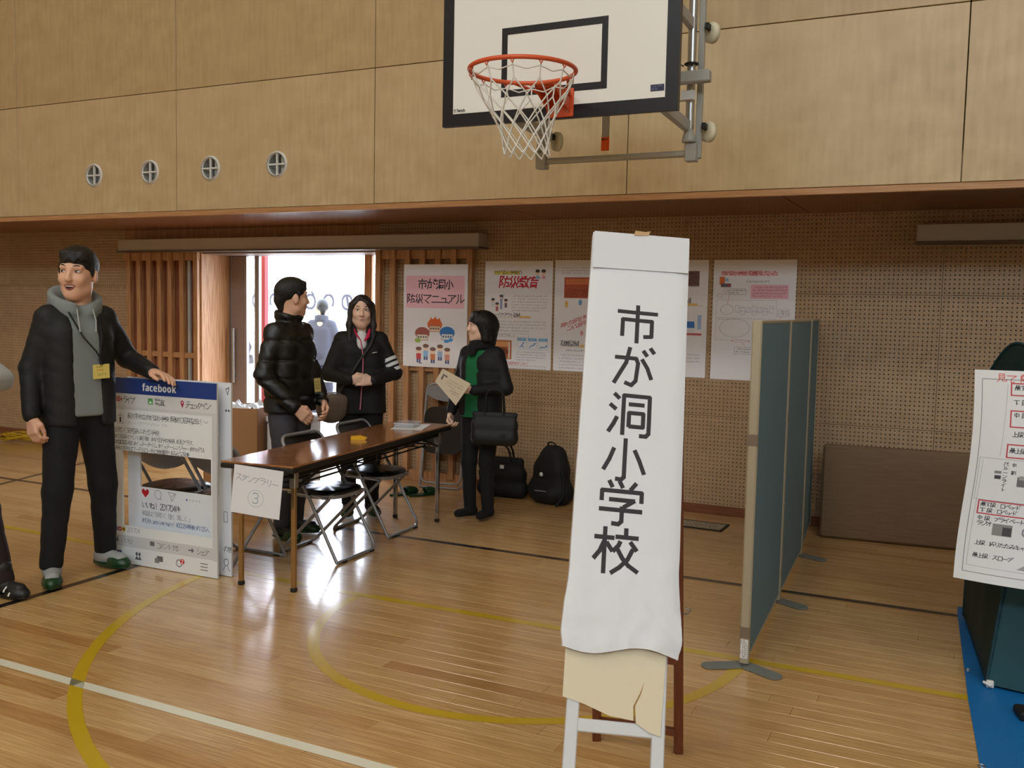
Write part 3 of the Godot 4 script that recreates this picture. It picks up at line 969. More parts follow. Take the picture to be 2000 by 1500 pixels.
func build_floor() -> void:
	var fl := structure("floor", "varnished maple strip floor with court lines")
	var st := mb()
	bx2(st, Vector3(-12.2, -0.2, -7.6), Vector3(13.2, -0.012, 10.7))
	obj("subfloor", st, M.subfloor, fl)
	st = mb()
	var z1 := -0.42
	bx2(st, Vector3(-12.2, -0.012, z1), Vector3(13.2, 0, 10.7))
	bx2(st, Vector3(3.4, -0.012, -7.2), Vector3(13.2, 0, z1))
	bx2(st, Vector3(-12.2, -0.012, -7.2), Vector3(-11.0, 0, z1))
	bx2(st, Vector3(-6.99, -0.012, -7.6), Vector3(-4.885, 0, -7.2))
	obj("strips_beyond", st, M.plank[0], fl).set_meta("kind", "stuff")
	# strips 90 mm wide, laid along the wall
	var list := []
	var row := 0
	var z := -7.2
	while z < z1 - 0.01:
		var x := -11.0 - rng.randf() * 1.2
		while x < 3.4:
			var l: float = [0.9, 1.2, 1.5, 1.8][rng.randi() % 4]
			var a := maxf(x, -11.0)
			var b := minf(x + l, 3.4)
			if b - a > 0.02:
				var tone := rng.randi() % 8
				if tone == 6 and rng.randf() < 0.55:
					tone = 3
				list.append([a, b, z, tone, Vector2((a + b) * 0.5, z + 0.045).length()])
			x += l
		z += 0.09
		row += 1
	# those that show largest are parts of their own, the others one joined part
	var seen := []
	var rest := []
	for p in list:
		var mid := Vector3((p[0] + p[1]) * 0.5, 0, p[2] + 0.045)
		var ang := atan2(-mid.x, -mid.z) - 0.457
		if absf(ang) < 0.56 and mid.z < -1.75:
			seen.append(p)
		else:
			rest.append(p)
	seen.sort_custom(func(a, b): return a[4] < b[4])
	var meshes := {}
	for i in seen.size():
		var p = seen[i]
		if i >= 300:
			rest.append(p)
			continue
		var key := "%.3f" % (p[1] - p[0])
		if not meshes.has(key):
			var s := mb()
			bx2(s, Vector3(-(p[1] - p[0]) * 0.5 + 0.0006, -0.012, 0.0006), Vector3((p[1] - p[0]) * 0.5 - 0.0006, 0, 0.0894), 0.0007)
			s.generate_normals()
			meshes[key] = s.commit()
		var o := put("plank", meshes[key], M.plank[p[3]], fl)
		o.position = Vector3((p[0] + p[1]) * 0.5, 0, p[2])
	st = mb()
	for p in rest:
		st.set_color((M.plank_tones[p[3]] as Color).srgb_to_linear())
		bx2(st, Vector3(p[0] + 0.0006, -0.012, p[2] + 0.0006), Vector3(p[1] - 0.0006, 0, p[2] + 0.0894))
	obj("planks_far", st, M.plank_mix, fl).set_meta("kind", "stuff")
	# painted court lines
	line_strip(fl, [Vector2(-11, -5.36), Vector2(-4, -5.33), Vector2(3.4, -5.42)], 0.05, M.line_black)
	line_strip(fl, [Vector2(-7.2, -4.9), Vector2(-7.62, -6.3)], 0.045, M.line_black)
	line_strip(fl, [Vector2(-4.35, -1.5), Vector2(-4.37, -4.05)], 0.05, M.line_black)
	line_strip(fl, [Vector2(-11, -4.30), Vector2(-3.0, -4.13), Vector2(-1.0, -4.19), Vector2(3.4, -4.32)], 0.055, M.line_yellow)
	line_strip(fl, [Vector2(-8, -2.6), Vector2(-3.2, -2.585), Vector2(3.4, -2.57)], 0.05, M.line_white)
	var big := []
	for k in 33:
		var a := lerpf(0.05, 2.2, k / 32.0)
		big.append(Vector2(-1.58, -4.26) + Vector2(-cos(a), sin(a)) * 2.336)
	line_strip(fl, big, 0.055, M.line_yellow)
	var small := []
	for k in 41:
		var a := PI * k / 40.0
		small.append(Vector2(-1.895, -4.12) + Vector2(-cos(a) * 1.02, sin(a) * 1.08))
	line_strip(fl, small, 0.055, M.line_yellow)
func line_strip(parent: Node, pts: Array, w: float, m: Material) -> void:
	var st := mb()
	for i in pts.size() - 1:
		var a: Vector2 = pts[i]
		var b: Vector2 = pts[i + 1]
		var t0: Vector2 = (b - (pts[i - 1] if i > 0 else a)).normalized() if i > 0 else (b - a).normalized()
		var t1: Vector2 = ((pts[i + 2] if i + 2 < pts.size() else b) - a).normalized()
		var n0 := Vector2(-t0.y, t0.x) * w * 0.5
		var n1 := Vector2(-t1.y, t1.x) * w * 0.5
		quad(st, v3(a + n0), v3(b + n1), v3(b - n1), v3(a - n0), Vector3(0, -50, 0))
	obj("court_line", st, m, parent)
func v3(p: Vector2, y := 0.0009) -> Vector3:
	return Vector3(p.x, y, p.y)

# ---------------------------------------------------------------- doorway, slatted screens, track covers
func build_doorway() -> void:
	# slatted screen beside the doorway on either side
	slat_screen("wall_screen_left", -8.05, -6.995, [-7.96, -7.815, -7.67, -7.525, -7.38, -7.22, -7.03], M.slat_back, true)
	slat_screen("wall_screen_right", -4.885, -3.89, [-4.855, -4.70, -4.545, -4.39, -4.235, -4.08, -3.925], null, false)
	# timber lining of the opening
	var st := mb()
	bx2(st, Vector3(-7.06, 0.0, -7.60), Vector3(-6.985, 2.05, ZW + 0.02), 0.003)
	bx2(st, Vector3(-4.89, 0.0, -7.60), Vector3(-4.82, 2.05, ZW + 0.02), 0.003)
	obj("trim_2", st, M.timber, self).set_meta("kind", "structure")
	st = mb()
	bx2(st, Vector3(-6.99, 2.03, -7.60), Vector3(-4.885, 2.062, ZW), 0.003)
	obj("trim_3", st, M.bronze, self).set_meta("kind", "structure")
	st = mb()
	bx2(st, Vector3(-6.985, -0.01, -7.62), Vector3(-4.89, 0.012, -7.50), 0.003)
	obj("trim_4", st, M.alu, self).set_meta("kind", "structure")
	# covers of the sliding-door tracks
	for c in [[-7.98, -3.78, "long grey track cover over the open doorway"], [-0.42, 4.0, "grey track cover on the perforated wall above the green tent"]]:
		var t := thing("track_cover", c[2], "track cover", Vector3(c[0], 2.045, ZW + 0.003))
		st = mb()
		bx2(st, Vector3(0, 0.012, 0.0), Vector3(c[1] - c[0], 0.128, 0.16), 0.004)
		obj("cover", st, M.track, t)
		st = mb()
		bx2(st, Vector3(-0.012, 0.0, 0.0), Vector3(c[1] - c[0] + 0.012, 0.012, 0.175), 0.002)
		obj("lip", st, M.track_dark, t)
	# aluminium glass doors: one leaf pushed to the left, one fixed light on either side
	var d := structure("door_1", "sliding glass door with a long steel pull")
	d.position = Vector3(0, 0, -7.56)
	st = mb()
	bx2(st, Vector3(-6.985, 0.0, -0.02), Vector3(-6.955, 2.03, 0.02), 0.002)
	obj("stile", st, M.alu, d)
	st = mb()
	bx2(st, Vector3(-6.955, 0.02, -0.02), Vector3(-6.79, 2.03, 0.02), 0.003)
	obj("stile", st, M.bronze, d)
	st = mb()
	bx2(st, Vector3(-6.788, 0.02, -0.02), Vector3(-6.755, 2.03, 0.02), 0.003)
	obj("stile", st, M.alu, d)
	st = mb()
	bx2(st, Vector3(-6.755, 0.05, -0.004), Vector3(-6.66, 2.03, 0.002))
	obj("pane", st, M.glass, d)
	st = mb()
	bx2(st, Vector3(-6.66, 0.02, -0.03), Vector3(-6.60, 2.03, 0.01), 0.003)
	obj("stile", st, M.alu, d)
	st = mb()
	tube(st, [Vector3(-6.90, 0.73, 0.055), Vector3(-6.90, 1.29, 0.055)], 0.016, 12)
	for y in [0.80, 1.21]:
		tube(st, [Vector3(-6.90, y, 0.015), Vector3(-6.90, y, 0.055)], 0.008, 8)
	obj("pull_handle", st, M.steel, d)
	st = mb()
	bx2(st, Vector3(-5.30, 0.02, -0.02), Vector3(-5.215, 2.03, 0.02), 0.003)
	obj("stile", st, M.timber, d)
	st = mb()
	bx2(st, Vector3(-5.215, 0.05, -0.004), Vector3(-4.90, 2.03, 0.002))
	obj("pane", st, M.glass, d)

func slat_screen(called: String, x0: float, x1: float, slats: Array, backing, closed: bool) -> void:
	var s := structure(called, "timber screen of upright slats beside the doorway")
	var st := mb()
	if backing != null:
		bx2(st, Vector3(x0, 0.0, ZW - 0.02), Vector3(x1, 2.05, ZW + 0.004))
		obj("backing", st, backing, s)
	for x in slats:
		st = mb()
		bx2(st, Vector3(x - 0.027, 0.05, ZW + 0.006), Vector3(x + 0.027, 2.05, ZW + 0.062), 0.003)
		obj("slat", st, M.timber, s)
	for y in [[0.0, 0.10], [0.985, 1.04], [1.965, 2.05]]:
		st = mb()
		bx2(st, Vector3(x0 + 0.005, y[0], ZW + 0.004), Vector3(x1 - 0.005, y[1], ZW + 0.042), 0.003)
		obj("rail", st, M.timber, s)
	if closed:
		# pale edging strip between the last two slats
		st = mb()
		bx2(st, Vector3(-7.165, 0.1, ZW + 0.006), Vector3(-7.13, 1.96, ZW + 0.03), 0.002)
		obj("edging_strip", st, M.goal_paint, s)

# ---------------------------------------------------------------- beyond the doorway
func build_outside() -> void:
	var st := mb()
	bx2(st, Vector3(-26, -0.25, -40), Vector3(8, -0.06, -7.62))
	obj("ground", st, M.concrete, self).set_meta("kind", "structure")
	var red := mat(Color(0.50, 0.06, 0.09), 0.5)
	var t := thing("red_post", "red upright post just outside the doorway", "post", Vector3(-6.965, -0.06, -8.05))
	st = mb()
	bx2(st, Vector3(-0.035, 0, -0.035), Vector3(0.035, 2.9, 0.035), 0.006)
	obj("post", st, red, t)
	st = mb()
	bx2(st, Vector3(-0.10, 0, -0.10), Vector3(0.10, 0.02, 0.10), 0.003)
	obj("foot_plate", st, M.alu, t)
	# white shoe shelf with shoes beyond the glass
	var sh := thing("shoe_shelf", "pale shoe shelf standing outside behind the glass door", "shelf", Vector3(-7.35, -0.06, -8.2))
	for y in [0.04, 0.34, 0.62, 0.90]:
		st = mb()
		bx2(st, Vector3(-0.73, y, -0.17), Vector3(0.18, y + 0.025, 0.17), 0.003)
		obj("shelf_board", st, M.white, sh)
	for x in [-0.742, 0.192]:
		st = mb()
		bx2(st, Vector3(x - 0.012, 0, -0.17), Vector3(x + 0.012, 0.925, 0.17), 0.003)
		obj("side_panel", st, M.white, sh)
	var cols := [Color(0.55, 0.12, 0.12), Color(0.12, 0.12, 0.15), Color(0.75, 0.75, 0.78), Color(0.35, 0.27, 0.2)]
	var shoe_names := ["red shoe on the lower shelf behind the glass door", "black shoe on the upper shelf behind the glass door", "white shoe on the middle shelf behind the glass door", "brown shoe on the middle shelf behind the glass door"]
	var spots := [Vector3(-7.30, 0.306, -8.16), Vector3(-7.32, 0.866, -8.16), Vector3(-7.62, 0.586, -8.16), Vector3(-7.34, 0.586, -8.16)]
	for i in 4:
		var s := thing("shoe", shoe_names[i], "shoe", spots[i], 0.15, "shoes on the shelf outside")
		var f := Field.new(Vector3(-0.08, -0.02, -0.18), Vector3(0.08, 0.14, 0.18), 0.012)
		f.cone(Vector3(0, 0.035, -0.09), Vector3(0, 0.03, 0.09), 0.038, 0.034, 0.02)
		f.cone(Vector3(0, 0.05, -0.08), Vector3(0, 0.085, -0.09), 0.034, 0.03, 0.02)
		f.cut_box(Vector3(0, -0.05, 0), Vector3(0.2, 0.05, 0.3))
		put("upper", f.mesh(), cloth(cols[i], 0.7), s)
		st = mb()
		prism(st, rrect(0.075, 0.25, 0.036), 0.012, Transform3D(Basis(Vector3.RIGHT, PI / 2), Vector3(0, 0.012, 0)))
		obj("sole", st, M.white, s)
	# white step and rail outside the sill
	t = thing("white_bench", "low white bench outside beyond the man in the black puffer jacket", "bench", Vector3(-6.6, -0.06, -9.3), 0.1)
	st = mb()
	bx2(st, Vector3(-1.0, 0.70, -0.22), Vector3(1.0, 0.78, 0.22), 0.008)
	obj("top", st, M.white, t)
	for x in [-0.9, 0.0, 0.9]:
		st = mb()
		bx2(st, Vector3(x - 0.05, 0, -0.18), Vector3(x + 0.05, 0.70, 0.18), 0.006)
		obj("leg", st, M.white, t)
	# string of cut-out letters on a white banner
	t = thing("letter_banner", "white outdoor banner with a row of round dark letters", "banner", Vector3(-10.2, 1.62, -13.0), 0.1)
	var pg := Page.new(640, 64, Color(0.95, 0.95, 0.96), GLYPHS)
	var ink := Color(0.28, 0.28, 0.33)
	for k in 11:
		var cx := 30 + k * 57.0
		pg.ellipse(cx, 32, 15, 19, ink, 6.0)
		if k % 3 == 1:
			pg.line(cx, 20, cx + 4, 42, 8, ink)
		elif k % 3 == 2:
			pg.line(cx + 4, 6, cx + 10, 12, 5, ink)
		else:
			pg.rect(cx - 20, 44, cx + 20, 54, Color(0.95, 0.95, 0.96))
	printed("print", Vector3(-2.0, 0.18, 0.011), Vector3(2.0, 0.18, 0.011), Vector3(2.0, -0.22, 0.011), Vector3(-2.0, -0.22, 0.011), paper_mat(pg.tex()), t)
	st = mb()
	bx2(st, Vector3(-2.0, -0.22, -0.01), Vector3(2.0, 0.18, 0.01))
	obj("panel", st, M.white, t)
	for x in [-1.9, 1.9]:
		st = mb()
		bx2(st, Vector3(x - 0.03, -1.68, -0.05), Vector3(x + 0.03, 0.22, -0.011))
		obj("post", st, M.alu, t)
	t = thing("green_canopy", "small green awning far outside the doorway", "awning", Vector3(-13.6, -0.06, -15.6), 0.1)
	st = mb()
	prism(st, PackedVector2Array([Vector2(-0.7, 1.45), Vector2(0.7, 1.45), Vector2(0, 1.85)]), 1.2)
	obj("roof", st, mat(Color(0.12, 0.50, 0.42), 0.7), t)
	for x in [-0.65, 0.65]:
		for z in [0.05, 1.15]:
			st = mb()
			tube(st, [Vector3(x, 0, z), Vector3(x, 1.46, z)], 0.02, 8)
			obj("leg", st, M.alu, t)

# ---------------------------------------------------------------- basketball goal
func build_goal() -> void:
	var zb := -4.15
	var bx0 := -2.452
	var bx1 := -1.254
	var y0 := 2.444
	var y1 := 3.344
	var g := thing("basketball_goal", "white basketball board with black border, orange ring and white net", "basketball goal", Vector3(-1.853, 2.444, zb))
	var o := Vector3(-1.853, 2.444, zb)
	var white := mat(Color(0.90, 0.90, 0.88), 0.25)
	var navy := mat(Color(0.075, 0.08, 0.11), 0.35)
	var st := mb()
	bx2(st, Vector3(bx0, y0, zb - 0.03) - o, Vector3(bx1, y1, zb) - o, 0.004)
	var bd := obj("board", st, white, g)
	st = mb()
	var bw := 0.055
	var zf := zb + 0.001
	for r in [[bx0, y0, bx1, y0 + bw], [bx0, y1 - bw, bx1, y1], [bx0, y0 + bw + 0.004, bx0 + bw, y1 - bw - 0.004], [bx1 - bw, y0 + bw + 0.004, bx1, y1 - bw - 0.004]]:
		bx2(st, Vector3(r[0] - 0.002, r[1] - 0.002, zb - 0.031) - o, Vector3(r[2] + 0.002, r[3] + 0.002, zf) - o)
	obj("border", st, navy, bd)
	# target rectangle, measured at the board
	st = mb()
	var k := 4.15 / 4.5
	var rx0 := -2.309 * k
	var rx1 := -1.722 * k
	var ry0: float = 1.55 + (2.6465 - 1.55) * k
	var ry1: float = 1.55 + (2.998 - 1.55) * k
	for r in [[rx0, ry0, rx1, ry0 + 0.033], [rx0, ry1 - 0.033, rx1, ry1], [rx0, ry0 + 0.033, rx0 + 0.03, ry1 - 0.033], [rx1 - 0.03, ry0 + 0.033, rx1, ry1 - 0.033]]:
		bx2(st, Vector3(r[0], r[1], zb) - o, Vector3(r[2], r[3], zf) - o)
	obj("target_square", st, navy, bd)
	var pg := Page.new(160, 40, Color(0.90, 0.90, 0.88), GLYPHS)
	var ink := Color(0.12, 0.12, 0.14)
	pg.ellipse(14, 22, 9, 11, ink, 4.0)
	pg.line(14, 8, 14, 20, 4, ink)
	pg.text("Senoh", 34, 8, 26, 5, ink)
	printed("maker_mark", Vector3(bx0 + 0.06, y0 + 0.085, zf + 0.0005) - o, Vector3(bx0 + 0.15, y0 + 0.085, zf + 0.0005) - o, Vector3(bx0 + 0.15, y0 + 0.062, zf + 0.0005) - o, Vector3(bx0 + 0.06, y0 + 0.062, zf + 0.0005) - o, paper_mat(pg.tex(), 0.3), bd)
	pg = Page.new(96, 40, Color(0.15, 0.17, 0.30), GLYPHS)
	pg.small_print(6, 5, 90, 2, 16, 11, Color(0.6, 0.62, 0.7), 4)
	printed("maker_plate", Vector3(bx1 - 0.125, y0 + 0.115, zf + 0.0005) - o, Vector3(bx1 - 0.062, y0 + 0.115, zf + 0.0005) - o, Vector3(bx1 - 0.062, y0 + 0.086, zf + 0.0005) - o, Vector3(bx1 - 0.125, y0 + 0.086, zf + 0.0005) - o, paper_mat(pg.tex(), 0.3), bd)
	# ring, its bracket and the net
	var orange := mat(Color(0.82, 0.34, 0.18), 0.4)
	var rc := Vector3(-1.815, 2.566, -3.735) - o
	var rr := 0.228
	var ringp := []
	for i in 40:
		var a := TAU * i / 40
		ringp.append(rc + Vector3(cos(a) * rr, 0, sin(a) * rr))
	st = mb()
	tube(st, ringp, 0.0095, 10, true)
	var ring := obj("ring", st, orange, g)
	for i in 12:
		st = mb()
		var a := TAU * (i + 0.5) / 12
		var p := rc + Vector3(cos(a) * rr, -0.012, sin(a) * rr)
		tube(st, [p + Vector3(-0.008, 0.004, 0), p + Vector3(0, -0.010, 0), p + Vector3(0.008, 0.004, 0)], 0.003, 6)
		obj("net_hook", st, orange, ring)
	st = mb()
	var bk := Vector3(-1.815, 2.51, zb + 0.006) - o
	bx(st, bk, Vector3(0.135, 0.13, 0.010), 0.003)
	bx(st, bk + Vector3(0, 0.045, 0.085), Vector3(0.11, 0.012, 0.17), 0.003)
	for s in [-1.0, 1.0]:
		prism(st, PackedVector2Array([Vector2(0, -0.05), Vector2(0, 0.05), Vector2(0.17, 0.05), Vector2(0.17, 0.03)]), 0.006, Transform3D(Basis(Vector3(0, 0, 1), Vector3(0, 1, 0), Vector3(-1, 0, 0)), bk + Vector3(s * 0.05 + 0.003, 0, 0)))
	tube(st, [rc + Vector3(-0.13, -0.002, -0.19), bk + Vector3(-0.05, 0.03, 0.01)], 0.008, 8)
	tube(st, [rc + Vector3(0.13, -0.002, -0.19), bk + Vector3(0.05, 0.03, 0.01)], 0.008, 8)
	var br := obj("bracket", st, orange, g)
	for x in [-0.045, 0.045]:
		for y in [-0.04, 0.04]:
			st = mb()
			lathe(st, [[0.0, 0.006], [0.006, 0.006], [0.008, 0.0]], 8, Transform3D(Basis(Vector3.RIGHT, PI / 2), bk + Vector3(x, y, 0.005)))
			obj("bolt", st, M.steel, br)
	# net: twelve cords on each slant, drawing in towards the bottom
	var cord := mat(Color(0.86, 0.85, 0.82), 0.8)
	var levels := [[0.0, 0.222], [-0.055, 0.203], [-0.115, 0.170], [-0.175, 0.136], [-0.225, 0.114], [-0.272, 0.102], [-0.315, 0.098], [-0.348, 0.099]]
	st = mb()
	for s in [-1, 1]:
		for i in 12:
			var pts := []
			for l in levels.size():
				var turn := 0.0 if l < 2 else (l - 1) * 0.5
				var a: float = TAU * (i + 0.5 + s * turn) / 12.0
				var sway := Vector3(0.006, 0, 0.004) * l
				pts.append(rc + sway + Vector3(cos(a) * levels[l][1], -0.02 + levels[l][0], sin(a) * levels[l][1]))
			tube(st, pts, 0.0034, 5)
	var net := obj("net", st, cord, g)
	st = mb()
	var loop := []
	for i in 24:
		var a := TAU * i / 24
		loop.append(rc + Vector3(cos(a) * 0.219, -0.028 - 0.008 * (1 + cos(a * 12)), sin(a) * 0.219))
	tube(st, loop, 0.003, 5, true)
	for i in 12:
		for l in range(2, levels.size() - 1):
			var a: float = TAU * (i + 0.5 + ((l - 1) * 0.5)) / 12.0
			var p := rc + Vector3(0.006, 0, 0.004) * l + Vector3(cos(a) * levels[l][1], -0.02 + levels[l][0], sin(a) * levels[l][1])
			bx(st, p, Vector3.ONE * 0.010, 0.003)
	obj("knots", st, cord, net)
	# steel frame behind the board, carried by arms from the wall
	var zfr := -4.60
	st = mb()
	for x in [-2.095, -1.325]:
		tube(st, [Vector3(x, 2.345, zfr) - o, Vector3(x, 3.95, zfr) - o], 0.021, 14)
	obj("upright_tube", st, M.steel, g)
	st = mb()
	for x in [-2.135, -1.285]:
		bx2(st, Vector3(x - 0.014, 2.30, zfr - 0.045) - o, Vector3(x + 0.014, 3.95, zfr - 0.015) - o, 0.003)
	obj("channel", st, M.goal_paint, g)
	st = mb()
	tube(st, [Vector3(-2.10, 2.322, zfr) - o, Vector3(-1.32, 2.322, zfr) - o], 0.017, 12)
	for x in [-2.11, -1.31]:
		bx(st, Vector3(x, 2.325, zfr) - o, Vector3(0.055, 0.085, 0.06), 0.004)
	obj("bottom_bar", st, M.goal_paint, g)
	st = mb()
	bx2(st, Vector3(-2.2, 2.645, zfr + 0.03) - o, Vector3(-1.215, 2.70, zfr + 0.085) - o, 0.005)
	obj("cross_beam", st, M.goal_paint, g)
	for x in [-2.07, -1.33]:
		for y in [2.47, 2.96]:
			st = mb()
			bar(st, Vector3(x, y, zb - 0.03) - o, Vector3(x, y - 0.02, zfr) - o, 0.03, 0.055, 0.003, Vector3.UP)
			obj("stay", st, M.goal_paint, g)
	for x in [-2.13, -1.29]:
		st = mb()
		lathe(st, [[0.0, 0.055], [0.018, 0.05], [0.03, 0.02], [0.034, 0.0], [0.034, -0.012], [0.0, -0.012]], 14, Transform3D(Basis(), Vector3(x + 0.03 * signf(-1.7 - x), 2.385, zfr + 0.02) - o))
		obj("foot_cap", st, M.goal_paint, g)
	for p in [Vector3(-1.245, 2.905, zfr), Vector3(-1.245, 2.432, zfr), Vector3(-2.055, 2.432, zfr)]:
		st = mb()
		lathe(st, [[0.0, 0.018], [0.03, 0.018], [0.05, 0.012], [0.05, -0.012], [0.03, -0.018], [0.0, -0.018]], 24, Transform3D(Basis(Vector3.FORWARD, PI / 2).rotated(Vector3.UP, 0.9), p + Vector3(0, 0, -0.06) - o))
		var wh := obj("roller", st, mat(Color(0.85, 0.82, 0.72), 0.5), g)
		st = mb()
		bx(st, p - o + Vector3(-0.01, 0.02, -0.03), Vector3(0.02, 0.03, 0.07), 0.003)
		obj("axle_block", st, M.dark, wh)
	# chain, white tag and orange caution label
	st = mb()
	for i in 14:
		tube(st, [Vector3(-1.44 + i * 0.011, 2.745 - 0.006 * (i % 2), zfr + 0.03) - o, Vector3(-1.432 + i * 0.011, 2.742 - 0.006 * (i % 2), zfr + 0.03) - o], 0.004, 6)
	var ch := []
	for i in 16:
		var a := TAU * i / 16
		ch.append(Vector3(-1.325 + cos(a) * 0.03, 2.75, zfr + sin(a) * 0.03) - o)
	tube(st, ch, 0.005, 6, true)
	obj("chain", st, M.dark, g)
	st = mb()
	bx2(st, Vector3(-1.365, 2.575, zfr + 0.022) - o, Vector3(-1.295, 2.62, zfr + 0.026) - o)
	bx2(st, Vector3(-1.40, 2.573, zfr + 0.0) - o, Vector3(-1.30, 2.577, zfr + 0.05) - o)
	obj("tag", st, M.white, g)
	st = mb()
	bx2(st, Vector3(-1.775, 2.39, zfr + 0.01) - o, Vector3(-1.735, 2.60, zfr + 0.013) - o)
	var strap := obj("strap", st, M.goal_paint, g)
	pg = Page.new(40, 64, Color(0.90, 0.36, 0.12), GLYPHS)
	pg.text("注", 4, 4, 10, 2, Color(0.3, 0.1, 0.05))
	for q in [8, 18, 28]:
		pg.ellipse(q, 10, 3, 4, Color(0.3, 0.1, 0.05))
	printed("caution_label", Vector3(-1.777, 2.425, zfr + 0.015) - o, Vector3(-1.733, 2.425, zfr + 0.015) - o, Vector3(-1.733, 2.357, zfr + 0.015) - o, Vector3(-1.777, 2.357, zfr + 0.015) - o, paper_mat(pg.tex()), strap)
	for x in [-2.1, -1.32]:
		st = mb()
		bar(st, Vector3(x, 3.92, zfr) - o, Vector3(x, 3.92, ZO + 0.004) - o, 0.06, 0.06, 0.004, Vector3.UP)
		bar(st, Vector3(x, 3.95, zfr) - o, Vector3(x, 4.7, ZO + 0.03) - o, 0.04, 0.04, 0.004, Vector3.UP)
		obj("wall_arm", st, M.goal_paint, g)

# ---------------------------------------------------------------- posters on the wall
func build_posters() -> void:
	var ink := Color(0.16, 0.14, 0.20)
	var grey := Color(0.52, 0.50, 0.54)
	var white := Color(0.93, 0.92, 0.93)
	# 1: the school's disaster manual, with houses and a group of helpers
	var p := Page.new(640, 900, white, GLYPHS)
	p.rect(22, 98, 610, 382, Color(0.95, 0.76, 0.80))
	p.text("市が洞小", 150, 128, 84, 9.5, ink, 1.08)
	p.text("防災マニュアル", 40, 262, 76, 8.5, ink, 1.08)
	var house := func(cx: float, cy: float, roof: Color, wall: Color) -> void:
		p.ellipse(cx, cy - 20, 74, 52, roof)
		p.rect(cx - 56, cy - 8, cx + 56, cy + 42, wall)
		for k in 4:
			p.rect(cx - 46 + k * 25, cy + 6, cx - 30 + k * 25, cy + 24, Color(0.45, 0.45, 0.50))
		p.frame(cx - 56, cy - 8, cx + 56, cy + 42, 3, Color(0.45, 0.25, 0.20))
	house.call(195, 622, Color(0.66, 0.38, 0.34), Color(0.94, 0.88, 0.80))
	house.call(320, 545, Color(0.86, 0.42, 0.24), Color(0.95, 0.80, 0.66))
	house.call(445, 612, Color(0.22, 0.50, 0.78), Color(0.88, 0.92, 0.96))
	p.poly(PackedVector2Array([Vector2(262, 505), Vector2(280, 460), Vector2(300, 490), Vector2(322, 452), Vector2(345, 490), Vector2(368, 462), Vector2(382, 505)]), Color(0.90, 0.40, 0.18))
	p.ellipse(150, 668, 32, 20, Color(0.62, 0.74, 0.36))
	p.ellipse(440, 668, 28, 12, Color(0.25, 0.62, 0.90))
	p.ellipse(480, 655, 20, 16, Color(0.25, 0.62, 0.90))
	var cols := [Color(0.80, 0.30, 0.34), Color(0.60, 0.76, 0.90), Color(0.86, 0.52, 0.32), Color(0.64, 0.74, 0.86), Color(0.88, 0.60, 0.52)]
	for k in 5:
		var cx := 160.0 + k * 72.0
		var cy := 730.0 + (26 if k % 2 == 0 else 0)
		p.ellipse(cx, cy, 29, 28, Color(0.96, 0.84, 0.76))
		p.ellipse(cx, cy - 16, 30, 17, Color(0.50, 0.38, 0.34))
		p.rect(cx - 24, cy + 26, cx + 24, cy + 78, cols[k])
		p.rect(cx - 20, cy + 78, cx - 3, cy + 108, Color(0.28, 0.36, 0.55))
		p.rect(cx + 3, cy + 78, cx + 20, cy + 108, Color(0.28, 0.36, 0.55))
	p.rect(160, 864, 196, 872, grey)
	poster(Vector3(-4.570, 1.918, ZW + 0.068), 0.642, 0.892, p, "white poster with a pink title block and cartoon houses on the slatted screen")
	# 2: disaster education
	p = Page.new(640, 900, white, GLYPHS)
	p.rect(90, 84, 330, 112, Color(0.94, 0.90, 0.45))
	p.text("市が洞小学校の", 88, 76, 36, 3.6, Color(0.35, 0.33, 0.20))
	p.text("防災教育", 140, 128, 92, 12, Color(0.78, 0.16, 0.25), 1.0, 0.12)
	for k in 2:
		p.ellipse(500 + k * 56, 96, 19, 22, Color(0.94, 0.82, 0.72))
		p.ellipse(500 + k * 56, 82, 20, 14, Color(0.25, 0.22, 0.22))
		p.rect(486 + k * 56, 120, 516 + k * 56, 148, [Color(0.55, 0.75, 0.85), Color(0.90, 0.62, 0.68)][k])
	for q in [[80, 330, 0], [120, 365, 1], [160, 300, 2], [205, 335, 3]]:
		p.ellipse(q[0], q[1], 17, 17, Color(0.93, 0.80, 0.72))
		p.ellipse(q[0], q[1] - 9, 18, 11, Color(0.30, 0.27, 0.32))
		p.rect(q[0] - 12, q[1] + 15, q[0] + 12, q[1] + 54, [Color(0.86, 0.86, 0.88), Color(0.72, 0.40, 0.44), Color(0.60, 0.64, 0.76), Color(0.45, 0.40, 0.46)][q[2]])
	p.rect(149, 350, 172, 402, Color(0.60, 0.64, 0.76))
	p.line(170, 318, 184, 280, 8, Color(0.60, 0.64, 0.76))
	p.small_print(262, 285, 600, 6, 24, 12, grey, 3)
	p.text("シェイクアウト訓練", 62, 434, 32, 3.0, ink, 0.98)
	p.rect(336, 456, 440, 472, Color(0.90, 0.74, 0.46))
	p.line(60, 474, 450, 474, 2.5, Color(0.85, 0.7, 0.45))
	p.small_print(70, 498, 590, 4, 26, 12, grey, 5)
	p.frame(90, 606, 430, 634, 1.5, grey)
	p.small_print(110, 612, 380, 1, 20, 15, ink, 6)
	p.rect(98, 662, 268, 822, Color(0.74, 0.44, 0.28))
	p.rect(112, 676, 240, 716, Color(0.88, 0.62, 0.40))
	p.ellipse(180, 760, 58, 36, Color(0.50, 0.25, 0.17))
	p.rect(238, 676, 252, 816, Color(0.92, 0.86, 0.80))
	p.small_print(120, 780, 230, 2, 18, 14, Color(0.30, 0.18, 0.16), 8)
